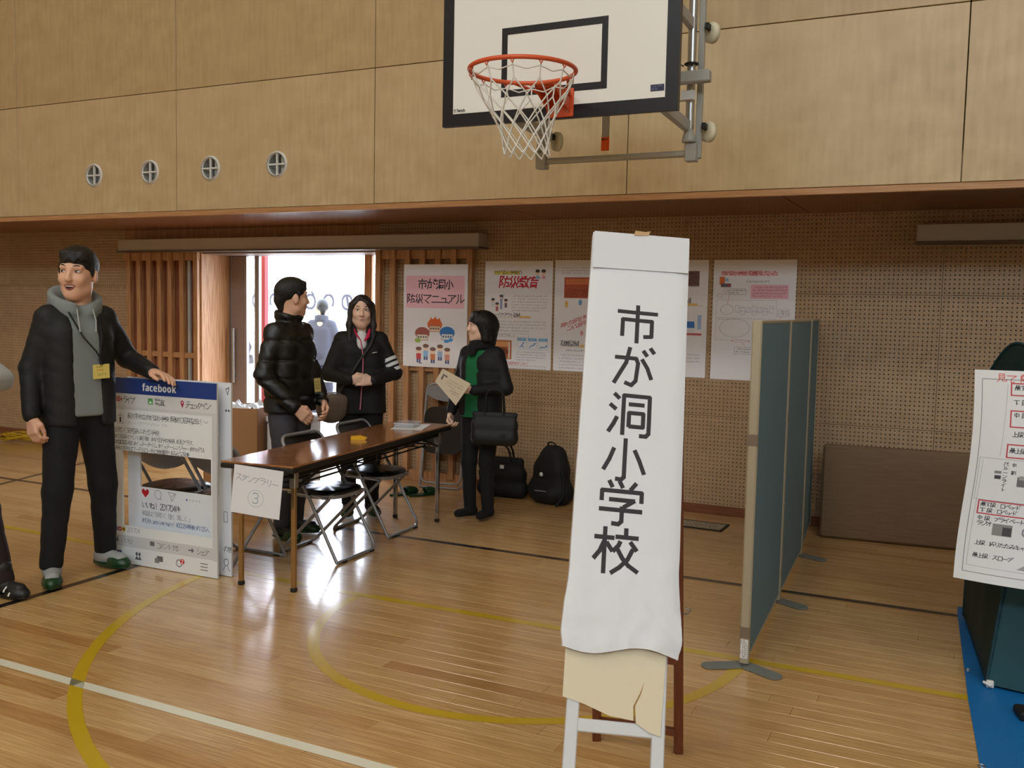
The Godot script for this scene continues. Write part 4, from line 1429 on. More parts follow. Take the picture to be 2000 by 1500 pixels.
	for k in 3:
		var x := 322.0 + k * 100.0
		p.rect(x, 640, x + 84, 664, Color(0.48, 0.70, 0.86))
		p.frame(x, 640, x + 84, 734, 2, Color(0.55, 0.74, 0.88))
		p.small_print(x + 10, 646, x + 74, 1, 12, 10, white, 20 + k)
		for s in [[[24, 78, 44, 60], [44, 60, 60, 78], [44, 60, 56, 44]], [[18, 78, 34, 62], [34, 62, 58, 58], [58, 58, 62, 44]], [[14, 78, 34, 70], [34, 70, 54, 76], [54, 76, 72, 66]]][k]:
			p.line(x + s[0], 640 + s[1], x + s[2], 640 + s[3], 8, Color(0.36, 0.55, 0.78))
		p.ellipse(x + [58, 66, 76][k], 680 + [0, 4, 20][k], 7, 7, Color(0.36, 0.55, 0.78))
	p.small_print(315, 752, 590, 4, 22, 11, grey, 9)
	p.text("もぐり方のポイント！", 170, 842, 26, 2.8, Color(0.78, 0.22, 0.26), 1.02)
	p.frame(120, 874, 330, 896, 1.5, grey)
	p.frame(350, 874, 590, 896, 1.5, grey)
	poster(Vector3(-3.797, 1.946, ZW + 0.001), 0.626, 0.90, p, "white poster with a red title and three blue boxes behind the woman's handbag")
	# 3: where to hide, evacuation drill
	p = Page.new(640, 900, white, GLYPHS)
	p.small_print(60, 56, 500, 3, 22, 11, grey, 31)
	p.rect(86, 138, 336, 306, Color(0.72, 0.34, 0.22))
	p.rect(98, 150, 320, 196, Color(0.84, 0.48, 0.30))
	p.small_print(96, 232, 326, 3, 22, 20, Color(0.16, 0.13, 0.16), 33)
	p.ellipse(110, 356, 15, 30, Color(0.90, 0.74, 0.40))
	p.ellipse(232, 340, 16, 24, Color(0.45, 0.66, 0.84))
	p.text("隠れる場所が無いとき", 66, 516, 34, 3.4, Color(0.75, 0.22, 0.26), 0.98, 0.0, -0.36)
	p.text("こんな場所を確認", 120, 540, 34, 3.4, Color(0.75, 0.22, 0.26), 0.98, 0.0, -0.36)
	p.ellipse(252, 586, 14, 20, Color(0.90, 0.60, 0.64))
	p.text("避難訓練", 66, 652, 42, 3.8, ink, 0.98)
	p.rect(236, 680, 330, 700, Color(0.90, 0.74, 0.46))
	p.line(60, 702, 560, 702, 2.5, Color(0.85, 0.7, 0.45))
	p.small_print(100, 722, 330, 1, 20, 15, ink, 35)
	p.small_print(56, 764, 580, 5, 26, 12, grey, 36)
	poster(Vector3(-3.150, 1.952, ZW + 0.001), 0.63, 0.904, p, "white poster with a brown photograph and red slanted lines, half behind the tall sign")
	# 4: mostly behind the tall sign
	p = Page.new(640, 900, white, GLYPHS)
	p.rect(360, 84, 570, 200, Color(0.46, 0.34, 0.34))
	p.small_print(370, 96, 560, 4, 24, 18, Color(0.15, 0.12, 0.15), 41)
	p.poly(PackedVector2Array([Vector2(350, 205), Vector2(580, 205), Vector2(420, 205), Vector2(350, 300)]), Color(0.80, 0.62, 0.40))
	p.small_print(330, 196, 590, 1, 20, 12, grey, 42)
	p.text("避難訓練", 330, 290, 46, 4, ink, 0.98)
	p.rect(480, 330, 560, 348, Color(0.90, 0.74, 0.46))
	p.line(60, 350, 600, 350, 2.5, Color(0.85, 0.7, 0.45))
	p.poly(PackedVector2Array([Vector2(430, 520), Vector2(470, 470), Vector2(540, 470), Vector2(545, 520)]), Color(0.24, 0.48, 0.80))
	p.rect(440, 520, 540, 556, Color(0.90, 0.90, 0.94))
	p.rect(566, 420, 596, 530, Color(0.66, 0.76, 0.92))
	p.rect(340, 560, 600, 576, Color(0.76, 0.36, 0.36))
	p.small_print(60, 720, 590, 4, 26, 12, grey, 44)
	poster(Vector3(-2.508, 1.949, ZW + 0.001), 0.632, 0.90, p, "white poster with a blue-roofed house, mostly hidden by the tall sign")
	# 5: plan of the school as a shelter
	p = Page.new(640, 900, white, GLYPHS)
	p.rect(60, 84, 500, 118, Color(0.96, 0.80, 0.82))
	p.text("市が洞小学校が避難所になったら・・", 62, 82, 33, 3.2, Color(0.75, 0.20, 0.26), 0.94)
	p.rect(48, 126, 90, 186, Color(0.86, 0.46, 0.22))
	p.rect(92, 136, 120, 160, Color(0.62, 0.76, 0.90))
	p.rect(60, 176, 140, 204, Color(0.40, 0.38, 0.45))
	p.ellipse(122, 192, 12, 8, Color(0.80, 0.2, 0.2))
	p.small_print(250, 154, 500, 1, 20, 14, ink, 51)
	p.rect(296, 184, 584, 288, Color(0.95, 0.72, 0.78))
	p.small_print(312, 196, 572, 4, 22, 12, Color(0.45, 0.30, 0.36), 52)
	p.frame(84, 216, 260, 258, 2, grey)
	p.small_print(96, 222, 250, 2, 18, 11, ink, 53)
	p.line(130, 258, 118, 330, 3, Color(0.85, 0.45, 0.50))
	p.ellipse(56, 268, 20, 15, grey, 2.0)
	p.frame(30, 300, 500, 600, 1.6, Color(0.62, 0.62, 0.70))
	p.ellipse(115, 372, 50, 38, Color(0.55, 0.55, 0.62), 2.0)
	p.ellipse(180, 508, 118, 70, Color(0.66, 0.66, 0.72), 2.0)
	for k in 7:
		p.frame(180 + k * 44, 340 + (k % 3) * 12, 212 + k * 44, 392 + (k % 2) * 16, 1.6, Color(0.58, 0.58, 0.66))
	p.small_print(186, 350, 480, 2, 26, 12, Color(0.62, 0.62, 0.68), 54)
	p.line(36, 432, 496, 440, 1.6, Color(0.62, 0.62, 0.70))
	p.small_print(36, 440, 300, 1, 20, 9, Color(0.62, 0.62, 0.68), 55)
	p.frame(510, 366, 596, 416, 2, grey)
	p.small_print(518, 374, 590, 2, 18, 11, ink, 56)
	p.line(540, 416, 505, 470, 2.5, Color(0.85, 0.45, 0.50))
	p.ellipse(230, 606, 70, 9, Color(0.80, 0.50, 0.52), 1.5)
	p.line(240, 612, 270, 648, 2.5, Color(0.85, 0.45, 0.50))
	p.frame(186, 652, 340, 704, 2, grey)
	p.small_print(196, 660, 334, 2, 20, 12, ink, 57)
	poster(Vector3(-1.836, 1.948, ZW + 0.001), 0.612, 0.902, p, "white poster with a floor plan and pink note box behind the blue partition")
func poster(tl: Vector3, w: float, h: float, p: Page, label: String) -> void:
	var t := thing("poster", label, "poster", tl + Vector3(0, -h, 0), 0, "posters along the perforated wall")
	printed("print", Vector3(0, h, 0.0016), Vector3(w, h, 0.0016), Vector3(w, 0, 0.0016), Vector3(0, 0, 0.0016), paper_mat(p.tex(), 0.55), t)
	var st := mb()
	bx2(st, Vector3(0, 0, 0), Vector3(w, h, 0.0012))
	obj("sheet", st, M.paper, t)

# ---------------------------------------------------------------- table and chairs
func make_chair(label: String, seat_col: Color, at: Vector3, turn: float) -> Node3D:
	# folding pipe chair, facing +z, top of the back 0.74 m
	var t := thing("folding_chair", label, "chair", at, turn, "folding pipe chairs")
	var st := mb()
	var hw := 0.205
	# back uprights run down to the front foot bar in one bent tube
	tube(st, fillet([Vector3(-0.01 - hw, 0.011, 0.22), Vector3(-hw, 0.40, 0.0), Vector3(-hw + 0.005, 0.74, -0.215), Vector3(hw - 0.005, 0.74, -0.215), Vector3(hw, 0.40, 0.0), Vector3(hw + 0.01, 0.011, 0.22), Vector3(-hw - 0.01, 0.011, 0.22)], 0.07, 6), 0.0105, 10)
	obj("front_leg_frame", st, M.pipe, t)
	st = mb()
	var hr := 0.185
	tube(st, fillet([Vector3(-hr, 0.385, 0.14), Vector3(-hr, 0.011, -0.24), Vector3(hr, 0.011, -0.24), Vector3(hr, 0.385, 0.14)], 0.06, 6), 0.0105, 10)
	obj("rear_leg_frame", st, M.pipe, t)
	# seat: padded, wider at the back, in a steel pan
	var poly := PackedVector2Array()
	for k in 28:
		var a := TAU * k / 28
		var c := cos(a)
		var s := sin(a)
		poly.append(Vector2(signf(c) * pow(absf(c), 0.6) * (0.19 + 0.008 * s), signf(s) * pow(absf(s), 0.7) * 0.185))
	st = mb()
	var lie := Basis(Vector3.RIGHT, PI / 2)
	prism(st, poly, 0.022, Transform3D(lie, Vector3(0, 0.402, -0.005)))
	var pan := obj("seat_pan", st, M.pipe, t)
	st = mb()
	for ring in [[1.0, 0.402, 0.975, 0.418], [0.975, 0.418, 0.86, 0.428]]:
		for k in 28:
			var a := poly[k]
			var b := poly[(k + 1) % 28]
			st.set_smooth_group(3)
			quad(st, Vector3(a.x * ring[0], ring[1], a.y * ring[0] - 0.005), Vector3(b.x * ring[0], ring[1], b.y * ring[0] - 0.005), Vector3(b.x * ring[2], ring[3], b.y * ring[2] - 0.005), Vector3(a.x * ring[2], ring[3], a.y * ring[2] - 0.005), Vector3(0, 0.39, 0))
	for k in 28:
		var a := poly[k] * 0.86
		var b := poly[(k + 1) % 28] * 0.86
		tri(st, Vector3(a.x, 0.428, a.y - 0.005), Vector3(b.x, 0.428, b.y - 0.005), Vector3(0, 0.431, -0.005), Vector3(0, 0.3, 0))
	var vinyl := mat(seat_col, 0.32)
	obj("seat", st, vinyl, t)
	# back rest: a curved plate, grey behind and padded in front
	for side in 2:
		st = mb()
		st.set_smooth_group(4)
		var n := 12
		for i in n:
			for j in 4:
				var q: Array[Vector3] = []
				for d in [[0, 0], [1, 0], [1, 1], [0, 1]]:
					var u := float(i + d[0]) / n * 2.0 - 1.0
					var v := float(j + d[1]) / 4.0
					var drop := 0.055 * (1.0 - u * u)
					var y := lerpf(0.585 - drop * 0.9, 0.725, v)
					var zc := lerpf(-0.118, -0.206, (y - 0.585) / 0.14)
					q.append(Vector3(u * 0.192, y, zc - 0.028 * (1.0 - u * u) + (0.006 if side == 0 else -0.006)))
				quad(st, q[0], q[1], q[2], q[3], Vector3(0, 0.65, -0.2 - 0.6 if side == 0 else 0.6))
		if side == 0:
			obj("back_pad", st, vinyl, t)
		else:
			obj("back_plate", st, mat(Color(0.50, 0.50, 0.52), 0.5), t)
	st = mb()
	for s in [-1.0, 1.0]:
		tube(st, [Vector3(s * 0.196, 0.40, 0.0), Vector3(s * 0.215, 0.40, 0.0)], 0.012, 8)
		tube(st, [Vector3(s * 0.19, 0.385, 0.14), Vector3(s * 0.19, 0.40, -0.16)], 0.007, 8)
	obj("hinge", st, M.chrome, t)
	st = mb()
	for s in [-1.0, 1.0]:
		bx(st, Vector3(s * 0.15, 0.006, 0.222), Vector3(0.05, 0.012, 0.028), 0.003)
		bx(st, Vector3(s * 0.13, 0.006, -0.242), Vector3(0.05, 0.012, 0.028), 0.003)
	obj("foot_pads", st, M.dark, t)
	return t

func build_furniture() -> void:
	# long folding table
	var t := thing("folding_table", "long folding table with a brown wood-grain top and chrome legs", "table", Vector3(-3.52, 0, -4.90), 0.11)
	var st := mb()
	var top := tri_mat(ramp(M.grain, Color(0.72, 0.62, 0.52), Color(1, 1, 1), 1.6), Color(0.70, 0.50, 0.33), 0.2, Vector3(2.2, 0.5, 0.6), false)
	top.clearcoat_enabled = true
	top.clearcoat = 0.5
	top.clearcoat_roughness = 0.12
	bx2(st, Vector3(-0.226, 0.692, -1.03), Vector3(0.226, 0.703, 1.03), 0.002)
	obj("table_top", st, top, t)
	st = mb()
	bx2(st, Vector3(-0.229, 0.664, -1.034), Vector3(0.229, 0.6915, 1.034), 0.006)
	obj("edge_band", st, M.dark, t)
	st = mb()
	for x in [-0.17, 0.17]:
		bx2(st, Vector3(x - 0.012, 0.625, -0.97), Vector3(x + 0.012, 0.664, 0.97), 0.003)
	obj("side_rail", st, M.black, t)
	var gold := mat(Color(0.72, 0.62, 0.47), 0.22, 0.9)
	for z in [-0.93, 0.93]:
		for x in [-0.168, 0.168]:
			st = mb()
			bx2(st, Vector3(x - 0.0125, 0.022, z - 0.0125), Vector3(x + 0.0125, 0.64, z + 0.0125), 0.003)
			var leg := obj("leg", st, M.chrome if z < 0 else gold, t)
			st = mb()
			bx2(st, Vector3(x - 0.015, 0.0, z - 0.015), Vector3(x + 0.015, 0.024, z + 0.015), 0.004)
			obj("rubber_foot", st, M.dark, leg)
			st = mb()
			bx2(st, Vector3(x - 0.018, 0.57, z - 0.02), Vector3(x + 0.018, 0.655, z + 0.02), 0.004)
			obj("hinge_bracket", st, M.steel, leg)
		st = mb()
		tube(st, [Vector3(-0.168, 0.56, z), Vector3(0.168, 0.56, z)], 0.011, 8)
		obj("leg_brace", st, M.chrome, t)
		for x in [-0.168, 0.168]:
			st = mb()
			bar(st, Vector3(x, 0.55, z), Vector3(x, 0.645, z - signf(z) * 0.30), 0.016, 0.005, 0.0, Vector3.RIGHT)
			obj("folding_stay", st, M.dark, t)
	# rack under the top
	for x in [-0.13, -0.045, 0.045, 0.13]:
		st = mb()
		tube(st, [Vector3(x, 0.572, -0.80), Vector3(x, 0.572, 0.80)], 0.006, 8)
		obj("rack_bar", st, M.dark, t)
	for z in [-0.78, 0.0, 0.78]:
		st = mb()
		tube(st, fillet([Vector3(-0.17, 0.65, z), Vector3(-0.17, 0.562, z), Vector3(0.17, 0.562, z), Vector3(0.17, 0.65, z)], 0.03, 4), 0.005, 6)
		obj("rack_hanger", st, M.dark, t)
	# chairs
	var brown := Color(0.10, 0.065, 0.06)
	var black := Color(0.055, 0.05, 0.06)
	make_chair("folding chair tucked under the table in front of the man in the black puffer jacket", black, Vector3(-3.60, 0, -4.75), PI / 2 + 0.03)
	make_chair("folding chair tucked under the table in front of the woman with striped sleeve", black, Vector3(-3.70, 0, -5.43), PI / 2 + 0.06)
	make_chair("brown-seated folding chair seen through the photo frame opening, beside the man in the open jacket", brown, Vector3(-4.43, 0, -4.31), PI - 0.0)
	make_chair("brown-seated folding chair between the photo frames and the end of the table", brown, Vector3(-3.965, 0, -4.31), PI + 0.0)
	# one folded flat and leant against the slatted screen
	var f := thing("folded_chair", "grey folding chair folded flat and leaning on the slatted screen", "chair", Vector3(-4.06, 0.0, -6.93), 0.15)
	folded_chair(f, brown)
	var g := thing("folded_chair", "grey folding chair folded flat behind the blue partition", "chair", Vector3(-1.19, 0.0, -6.30), -1.45)
	folded_chair(g, brown)
	g.scale = Vector3(0.85, 0.85, 0.85)
	# things on the table
	t = thing("tape_dispenser", "small yellow tape cutter lying on the brown table", "tape dispenser", Vector3(-3.50, 0.7035, -4.93), 0.5)
	st = mb()
	prism(st, PackedVector2Array([Vector2(-0.045, 0), Vector2(0.045, 0), Vector2(0.05, 0.018), Vector2(0.01, 0.028), Vector2(-0.045, 0.022)]), 0.028)
	obj("body", st, mat(Color(0.88, 0.66, 0.10), 0.35), t)
	st = mb()
	bx2(st, Vector3(0.046, 0.002, 0.002), Vector3(0.056, 0.02, 0.026), 0.002)
	obj("cutter", st, mat(Color(0.75, 0.55, 0.08), 0.4), t)
	t = thing("clear_case", "clear plastic case lying on white paper at the far end of the table", "case", Vector3(-3.60, 0.7055, -5.66), 0.25)
	st = mb()
	bx2(st, Vector3(-0.07, 0.0, -0.09), Vector3(0.07, 0.028, 0.09), 0.006)
	var clear := mat(Color(0.90, 0.93, 0.96, 0.35), 0.05)
	clear.transparency = BaseMaterial3D.TRANSPARENCY_ALPHA
	obj("body", st, clear, t)
	st = mb()
	bx2(st, Vector3(-0.074, 0.02, -0.094), Vector3(0.074, 0.032, 0.094), 0.004)
	obj("lid", st, clear, t)
	var sh := thing("paper_sheet", "white paper under the clear case on the table", "paper", Vector3(-3.58, 0.7035, -5.66), 0.35)
	st = mb()
	bx2(st, Vector3(-0.10, 0, -0.16), Vector3(0.12, 0.0012, 0.17))
	obj("sheet", st, M.paper, sh)
	# hand-written notice hanging from the end of the table
	var pg := Page.new(420, 360, Color(0.88, 0.885, 0.90), GLYPHS)
	var pencil := Color(0.50, 0.56, 0.60)
	pg.text("スタンプラリー", 26, 62, 48, 4.0, pencil, 1.08, 0.0, 0.06)
	pg.text("3", 182, 192, 84, 5.0, Color(0.42, 0.54, 0.60))
	pg.ellipse(206, 232, 66, 62, Color(0.60, 0.70, 0.74), 3.0)
	t = thing("paper_notice", "hand-written white notice hanging from the end of the table", "notice", Vector3(-3.565, 0.41, -3.845), 0.11)
	t.rotation.z = -0.055
	printed("print", Vector3(0.02, 0.285, 0.003), Vector3(0.325, 0.285, 0.003), Vector3(0.325, 0.03, 0.022), Vector3(0.02, 0.03, 0.022), paper_mat(pg.tex()), t)
	st = mb()
	quad(st, Vector3(0.02, 0.285, 0.0022), Vector3(0.325, 0.285, 0.0022), Vector3(0.325, 0.03, 0.0212), Vector3(0.02, 0.03, 0.0212), Vector3(0, 0, 5))
	obj("sheet", st, M.paper, t)
func folded_chair(f: Node3D, brown: Color) -> void:
	var st := mb()
	var lean := Basis(Vector3.RIGHT, -0.16)
	var tilt := func(pts: Array) -> Array:
		var out := []
		for p in pts:
			out.append(lean * p)
		return out
	tube(st, tilt.call(fillet([Vector3(-0.2, 0.012, 0), Vector3(-0.2, 0.90, 0), Vector3(0.2, 0.90, 0), Vector3(0.2, 0.012, 0), Vector3(-0.2, 0.012, 0)], 0.08, 6)), 0.0105, 10)
	obj("front_leg_frame", st, M.pipe, f)
	st = mb()
	tube(st, tilt.call(fillet([Vector3(-0.18, 0.50, 0.026), Vector3(-0.18, 0.05, 0.026), Vector3(0.18, 0.05, 0.026), Vector3(0.18, 0.50, 0.026)], 0.06, 6)), 0.0105, 10)
	obj("rear_leg_frame", st, M.pipe, f)
	st = mb()
	prism(st, rrect(0.37, 0.40, 0.09, 6), 0.026, Transform3D(lean, lean * Vector3(0, 0.50, 0.02)))
	obj("seat", st, mat(brown, 0.4), f)
	st = mb()
	var arch := PackedVector2Array()
	for k in 13:
		arch.append(Vector2(lerpf(-0.19, 0.19, k / 12.0), 0.885))
	for k in 13:
		var u := lerpf(1, -1, k / 12.0)
		arch.append(Vector2(u * 0.19, 0.80 - 0.05 * (1 - u * u)))
	prism(st, arch, 0.012, Transform3D(lean, lean * Vector3(0, 0, -0.006)))
	obj("back_plate", st, mat(Color(0.52, 0.51, 0.52), 0.5), f)

# ---------------------------------------------------------------- the two photo frames
func build_boards() -> void:
	var w := 0.805
	var h := 1.10
	var grey := Color(0.60, 0.61, 0.63)
	var ink := Color(0.16, 0.17, 0.20)
	var card := Color(0.90, 0.91, 0.92)
	# front frame: a social network page with a wide opening
	var p := Page.new(805, 1100, Color(0.80, 0.81, 0.82), GLYPHS)
	p.rect(0, 0, 805, 92, Color(0.13, 0.24, 0.52))
	p.rect(0, 92, 805, 168, Color(0.84, 0.845, 0.85))
	p.rect(20, 186, 770, 1010, card)
	p.rect(54, 112, 82, 140, Color(0.65, 0.16, 0.20))
	p.poly(PackedVector2Array([Vector2(84, 126), Vector2(98, 114), Vector2(98, 140)]), Color(0.65, 0.16, 0.20))
	p.ellipse(68, 126, 8, 8, Color(0.9, 0.9, 0.9), 3.0)
	p.text("ライブ", 108, 112, 34, 3, ink, 0.86)
	p.rect(300, 110, 336, 146, Color(0.35, 0.62, 0.36))
	p.poly(PackedVector2Array([Vector2(306, 140), Vector2(318, 122), Vector2(330, 140)]), Color(0.92, 0.95, 0.92))
	p.text("写真", 352, 112, 36, 2.8, ink)
	p.ellipse(556, 122, 12, 13, Color(0.66, 0.12, 0.28))
	p.poly(PackedVector2Array([Vector2(546, 130), Vector2(567, 130), Vector2(557, 152)]), Color(0.66, 0.12, 0.28))
	p.ellipse(556, 121, 5, 5, Color(0.95, 0.9, 0.9))
	p.text("チェックイン", 584, 114, 34, 3, ink, 0.86)
	p.poly(PackedVector2Array([Vector2(82, 206), Vector2(96, 222), Vector2(68, 222)]), Color(0.70, 0.70, 0.70))
	p.frame(60, 224, 106, 268, 3, grey)
	p.rect(76, 232, 90, 262, ink)
	p.text("長久手市立市が洞小学校 開校10周年記念！", 138, 206, 31, 2.4, ink, 0.93)
	p.line(712, 214, 728, 228, 3, grey)
	p.line(728, 228, 744, 214, 3, grey)
	p.small_print(124, 252, 560, 1, 20, 16, Color(0.66, 0.66, 0.68), 61)
	p.text("明るく笑顔あふれる学校", 44, 292, 32, 2.4, Color(0.36, 0.36, 0.38), 0.96)
	p.text("#10周年イベント第1弾! #4代目今井校長 #36クラス", 40, 334, 25, 1.9, ink, 0.98)
	p.text("#教職員54名 #イッチータイム #イッチーレンジャー #市小PTA", 40, 368, 25, 1.9, ink, 0.93)
	p.text("#長久手市はワーテルロー市と姉妹都市 #みんな友達", 40, 402, 25, 1.9, ink, 0.95)
	for k in 3:
		p.ellipse(40 + k * 30, 898, 14, 14, [Color(0.24, 0.36, 0.66), Color(0.70, 0.16, 0.22), Color(0.86, 0.70, 0.20)][k])
		p.ellipse(40 + k * 30, 898, 6, 5, Color(0.95, 0.95, 0.95) if k < 2 else Color(0.3, 0.2, 0.1))
	p.text("201704", 126, 884, 26, 3, Color(0.66, 0.67, 0.68))
	p.rect(20, 932, 770, 1000, Color(0.80, 0.81, 0.82))
	p.ellipse(46, 966, 12, 12, Color(0.40, 0.44, 0.54))
	p.line(46, 960, 52, 944, 7, Color(0.40, 0.44, 0.54))
	p.text("いいね!", 78, 950, 30, 3, grey, 0.9)
	p.rect(304, 946, 338, 972, Color(0.42, 0.42, 0.44))
	p.text("コメントする", 356, 948, 31, 3, Color(0.46, 0.46, 0.48), 0.9)
	p.line(596, 962, 622, 962, 8, Color(0.42, 0.42, 0.44))
	p.poly(PackedVector2Array([Vector2(618, 946), Vector2(636, 962), Vector2(618, 978)]), Color(0.42, 0.42, 0.44))
	p.text("シェア", 658, 948, 31, 3, Color(0.46, 0.46, 0.48), 0.9)
	p.rect(0, 1004, 805, 1100, Color(0.89, 0.90, 0.91))
	p.frame(42, 1030, 78, 1066, 5, Color(0.22, 0.30, 0.50))
	p.rect(42, 1030, 78, 1042, Color(0.22, 0.30, 0.50))
	for k in 2:
		p.ellipse(200 + k * 22, 1034, 9, 11, Color(0.38, 0.38, 0.40))
		p.poly(PackedVector2Array([Vector2(186 + k * 22, 1068), Vector2(200 + k * 22, 1044), Vector2(216 + k * 22, 1068)]), Color(0.38, 0.38, 0.40))
	p.rect(356, 1026, 402, 1058, Color(0.42, 0.42, 0.44))
	p.rect(340, 1040, 374, 1068, Color(0.50, 0.50, 0.52))
	p.ellipse(524, 1048, 20, 20, Color(0.38, 0.38, 0.40), 5.0)
	p.ellipse(548, 1036, 16, 16, Color(0.75, 0.12, 0.16))
	p.text("2", 542, 1026, 20, 3.5, Color(0.98, 0.95, 0.95))
	for k in 3:
		p.line(684, 1028 + k * 18, 734, 1028 + k * 18, 4, Color(0.30, 0.30, 0.32))
	var f := thing("photo_frame", "blue-topped social media photo frame held upright by the man in the open jacket", "photo frame", Vector3(-4.572, 0.004, -3.952), 0.033)
	holed_board(f, w, h, 0.092, 0.225, 0.762, 0.672, 0.012, paper_mat(p.tex(), 0.45))
	var tm := TextMesh.new()
	var fo := SystemFont.new()
	fo.font_names = PackedStringArray(["Droid Sans"])
	fo.font_weight = 700
	tm.font = fo
	tm.text = "facebook"
	tm.font_size = 48
	tm.pixel_size = 0.0012
	tm.depth = 0.0012
	var lt := put("lettering", tm, mat(Color(0.95, 0.96, 0.97), 0.5), f)
	lt.position = Vector3(0.385, 1.050, 0.0135)
	# rear frame: a photo-sharing page, its own window smaller
	p = Page.new(790, 1100, Color(0.88, 0.90, 0.93), GLYPHS)
	var blue := Color(0.26, 0.36, 0.55)
	p.poly(PackedVector2Array([Vector2(138, 712), Vector2(110, 684), Vector2(110, 668), Vector2(124, 660), Vector2(138, 672), Vector2(152, 660), Vector2(166, 668), Vector2(166, 684)]), Color(0.74, 0.10, 0.16))
	p.ellipse(238, 686, 26, 27, grey, 4.0)
	p.line(254, 704, 266, 716, 4, grey)
	p.line(316, 664, 376, 668, 4, grey); p.line(376, 668, 344, 716, 4, grey); p.line(344, 716, 338, 690, 4, grey); p.line(338, 690, 316, 664, 4, grey); p.line(338, 690, 376, 668, 3, grey)
	for k in 5:
		p.ellipse(460 + k * 24, 694, 6, 6, Color(0.25, 0.38, 0.62) if k == 0 else Color(0.76, 0.78, 0.82))
	p.text("いいね！ 201704件", 112, 740, 34, 3.6, ink, 0.94)
	p.text("校訓は「明るく 強く 優しく」", 112, 792, 29, 2.2, Color(0.48, 0.50, 0.54), 0.94)
	p.text("#10th anniversary! #2008年開校 #1125人", 112, 838, 25, 2.6, blue, 0.92)
	p.line(752, 36, 776, 26, 4, ink); p.line(776, 26, 766, 66, 4, ink); p.line(766, 66, 752, 36, 3, ink)
	p.ellipse(754, 156, 6, 6, ink); p.ellipse(774, 156, 6, 6, ink)
	p.frame(736, 732, 762, 790, 4, Color(0.50, 0.52, 0.55))
	p.text("の街", 736, 930, 32, 3.4, Color(0.36, 0.38, 0.42))
	p.ellipse(752, 1022, 16, 20, Color(0.42, 0.44, 0.48), 4.0)
	p.line(742, 1046, 730, 1070, 4, Color(0.42, 0.44, 0.48)); p.line(762, 1046, 776, 1070, 4, Color(0.42, 0.44, 0.48))
	var r := thing("photo_frame", "plain white photo frame with a red heart, standing behind the blue-topped one", "photo frame", Vector3(-4.518, 0.004, -4.032), 0.02)
	holed_board(r, 0.79, h, 0.098, 0.448, 0.70, 0.80, 0.012, paper_mat(p.tex(), 0.45))
func holed_board(f: Node3D, w: float, h: float, hx0: float, hy0: float, hx1: float, hy1: float, t: float, m: Material) -> void:
	var st := mb()
	for r in [[0.0, hy1, w, h], [0.0, 0.0, w, hy0], [0.0, hy0, hx0, hy1], [hx1, hy0, w, hy1]]:
		printed_quad(st, Vector3(r[0], r[3], t), Vector3(r[2], r[3], t), Vector3(r[2], r[1], t), Vector3(r[0], r[1], t), r[0] / w, 1.0 - r[3] / h, r[2] / w, 1.0 - r[1] / h)
	obj("print", st, m, f)
	st = mb()
	for r in [[0.0, hy1, w, h], [0.0, 0.0, w, hy0], [0.0, hy0, hx0, hy1], [hx1, hy0, w, hy1]]:
		bx2(st, Vector3(r[0], r[1], 0.0), Vector3(r[2], r[3], t - 0.0006))
	obj("foam_board", st, M.white, f)

# ---------------------------------------------------------------- tall sign on an easel
const SIGN_LETTERS := [
	[[[50, 0], [50, 20]], [[0, 20], [100, 20]], [[50, 20], [50, 100]], [[14, 84], [14, 40], [86, 40], [86, 80], [66, 82]]],
	[[[2, 28], [54, 28], [59, 40], [55, 84], [45, 96], [28, 90]], [[38, 0], [30, 40], [2, 94]], [[68, 28], [82, 50], [93, 78]], [[70, 6], [81, 20]], [[87, -2], [98, 12]]],
	[[[12, 2], [26, 14]], [[3, 29], [19, 41]], [[2, 97], [14, 76], [22, 58]], [[36, 102], [36, 5], [98, 5], [98, 94], [92, 101], [76, 101]], [[48, 26], [86, 26]], [[50, 82], [50, 47], [84, 47], [84, 80], [50, 80]]],
	[[[50, 0], [50, 92], [44, 98], [30, 97]], [[24, 24], [14, 52], [1, 78]], [[72, 26], [84, 50], [97, 82]]],
	[[[20, 0], [29, 16]], [[44, 0], [53, 16]], [[84, 2], [70, 20]], [[5, 48], [5, 24], [97, 24], [97, 48]], [[22, 44], [80, 44], [56, 60]], [[0, 67], [100, 67]], [[53, 58], [53, 92], [46, 99], [30, 98]]],
	[[[24, 0], [24, 102]], [[0, 24], [46, 24]], [[24, 30], [14, 54], [0, 72]], [[28, 34], [43, 54]], [[72, 0], [72, 18]], [[48, 21], [101, 21]], [[60, 30], [56, 40], [43, 54]], [[82, 30], [98, 50]], [[89, 46], [78, 70], [60, 88], [40, 101]], [[54, 48], [66, 68], [80, 84], [102, 99]]],
]
const SIGN_SPOTS := [Vector2(0.0, -0.328), Vector2(-0.003, -0.188), Vector2(-0.011, -0.04), Vector2(-0.017, 0.098), Vector2(-0.021, 0.226), Vector2(-0.029, 0.360)]
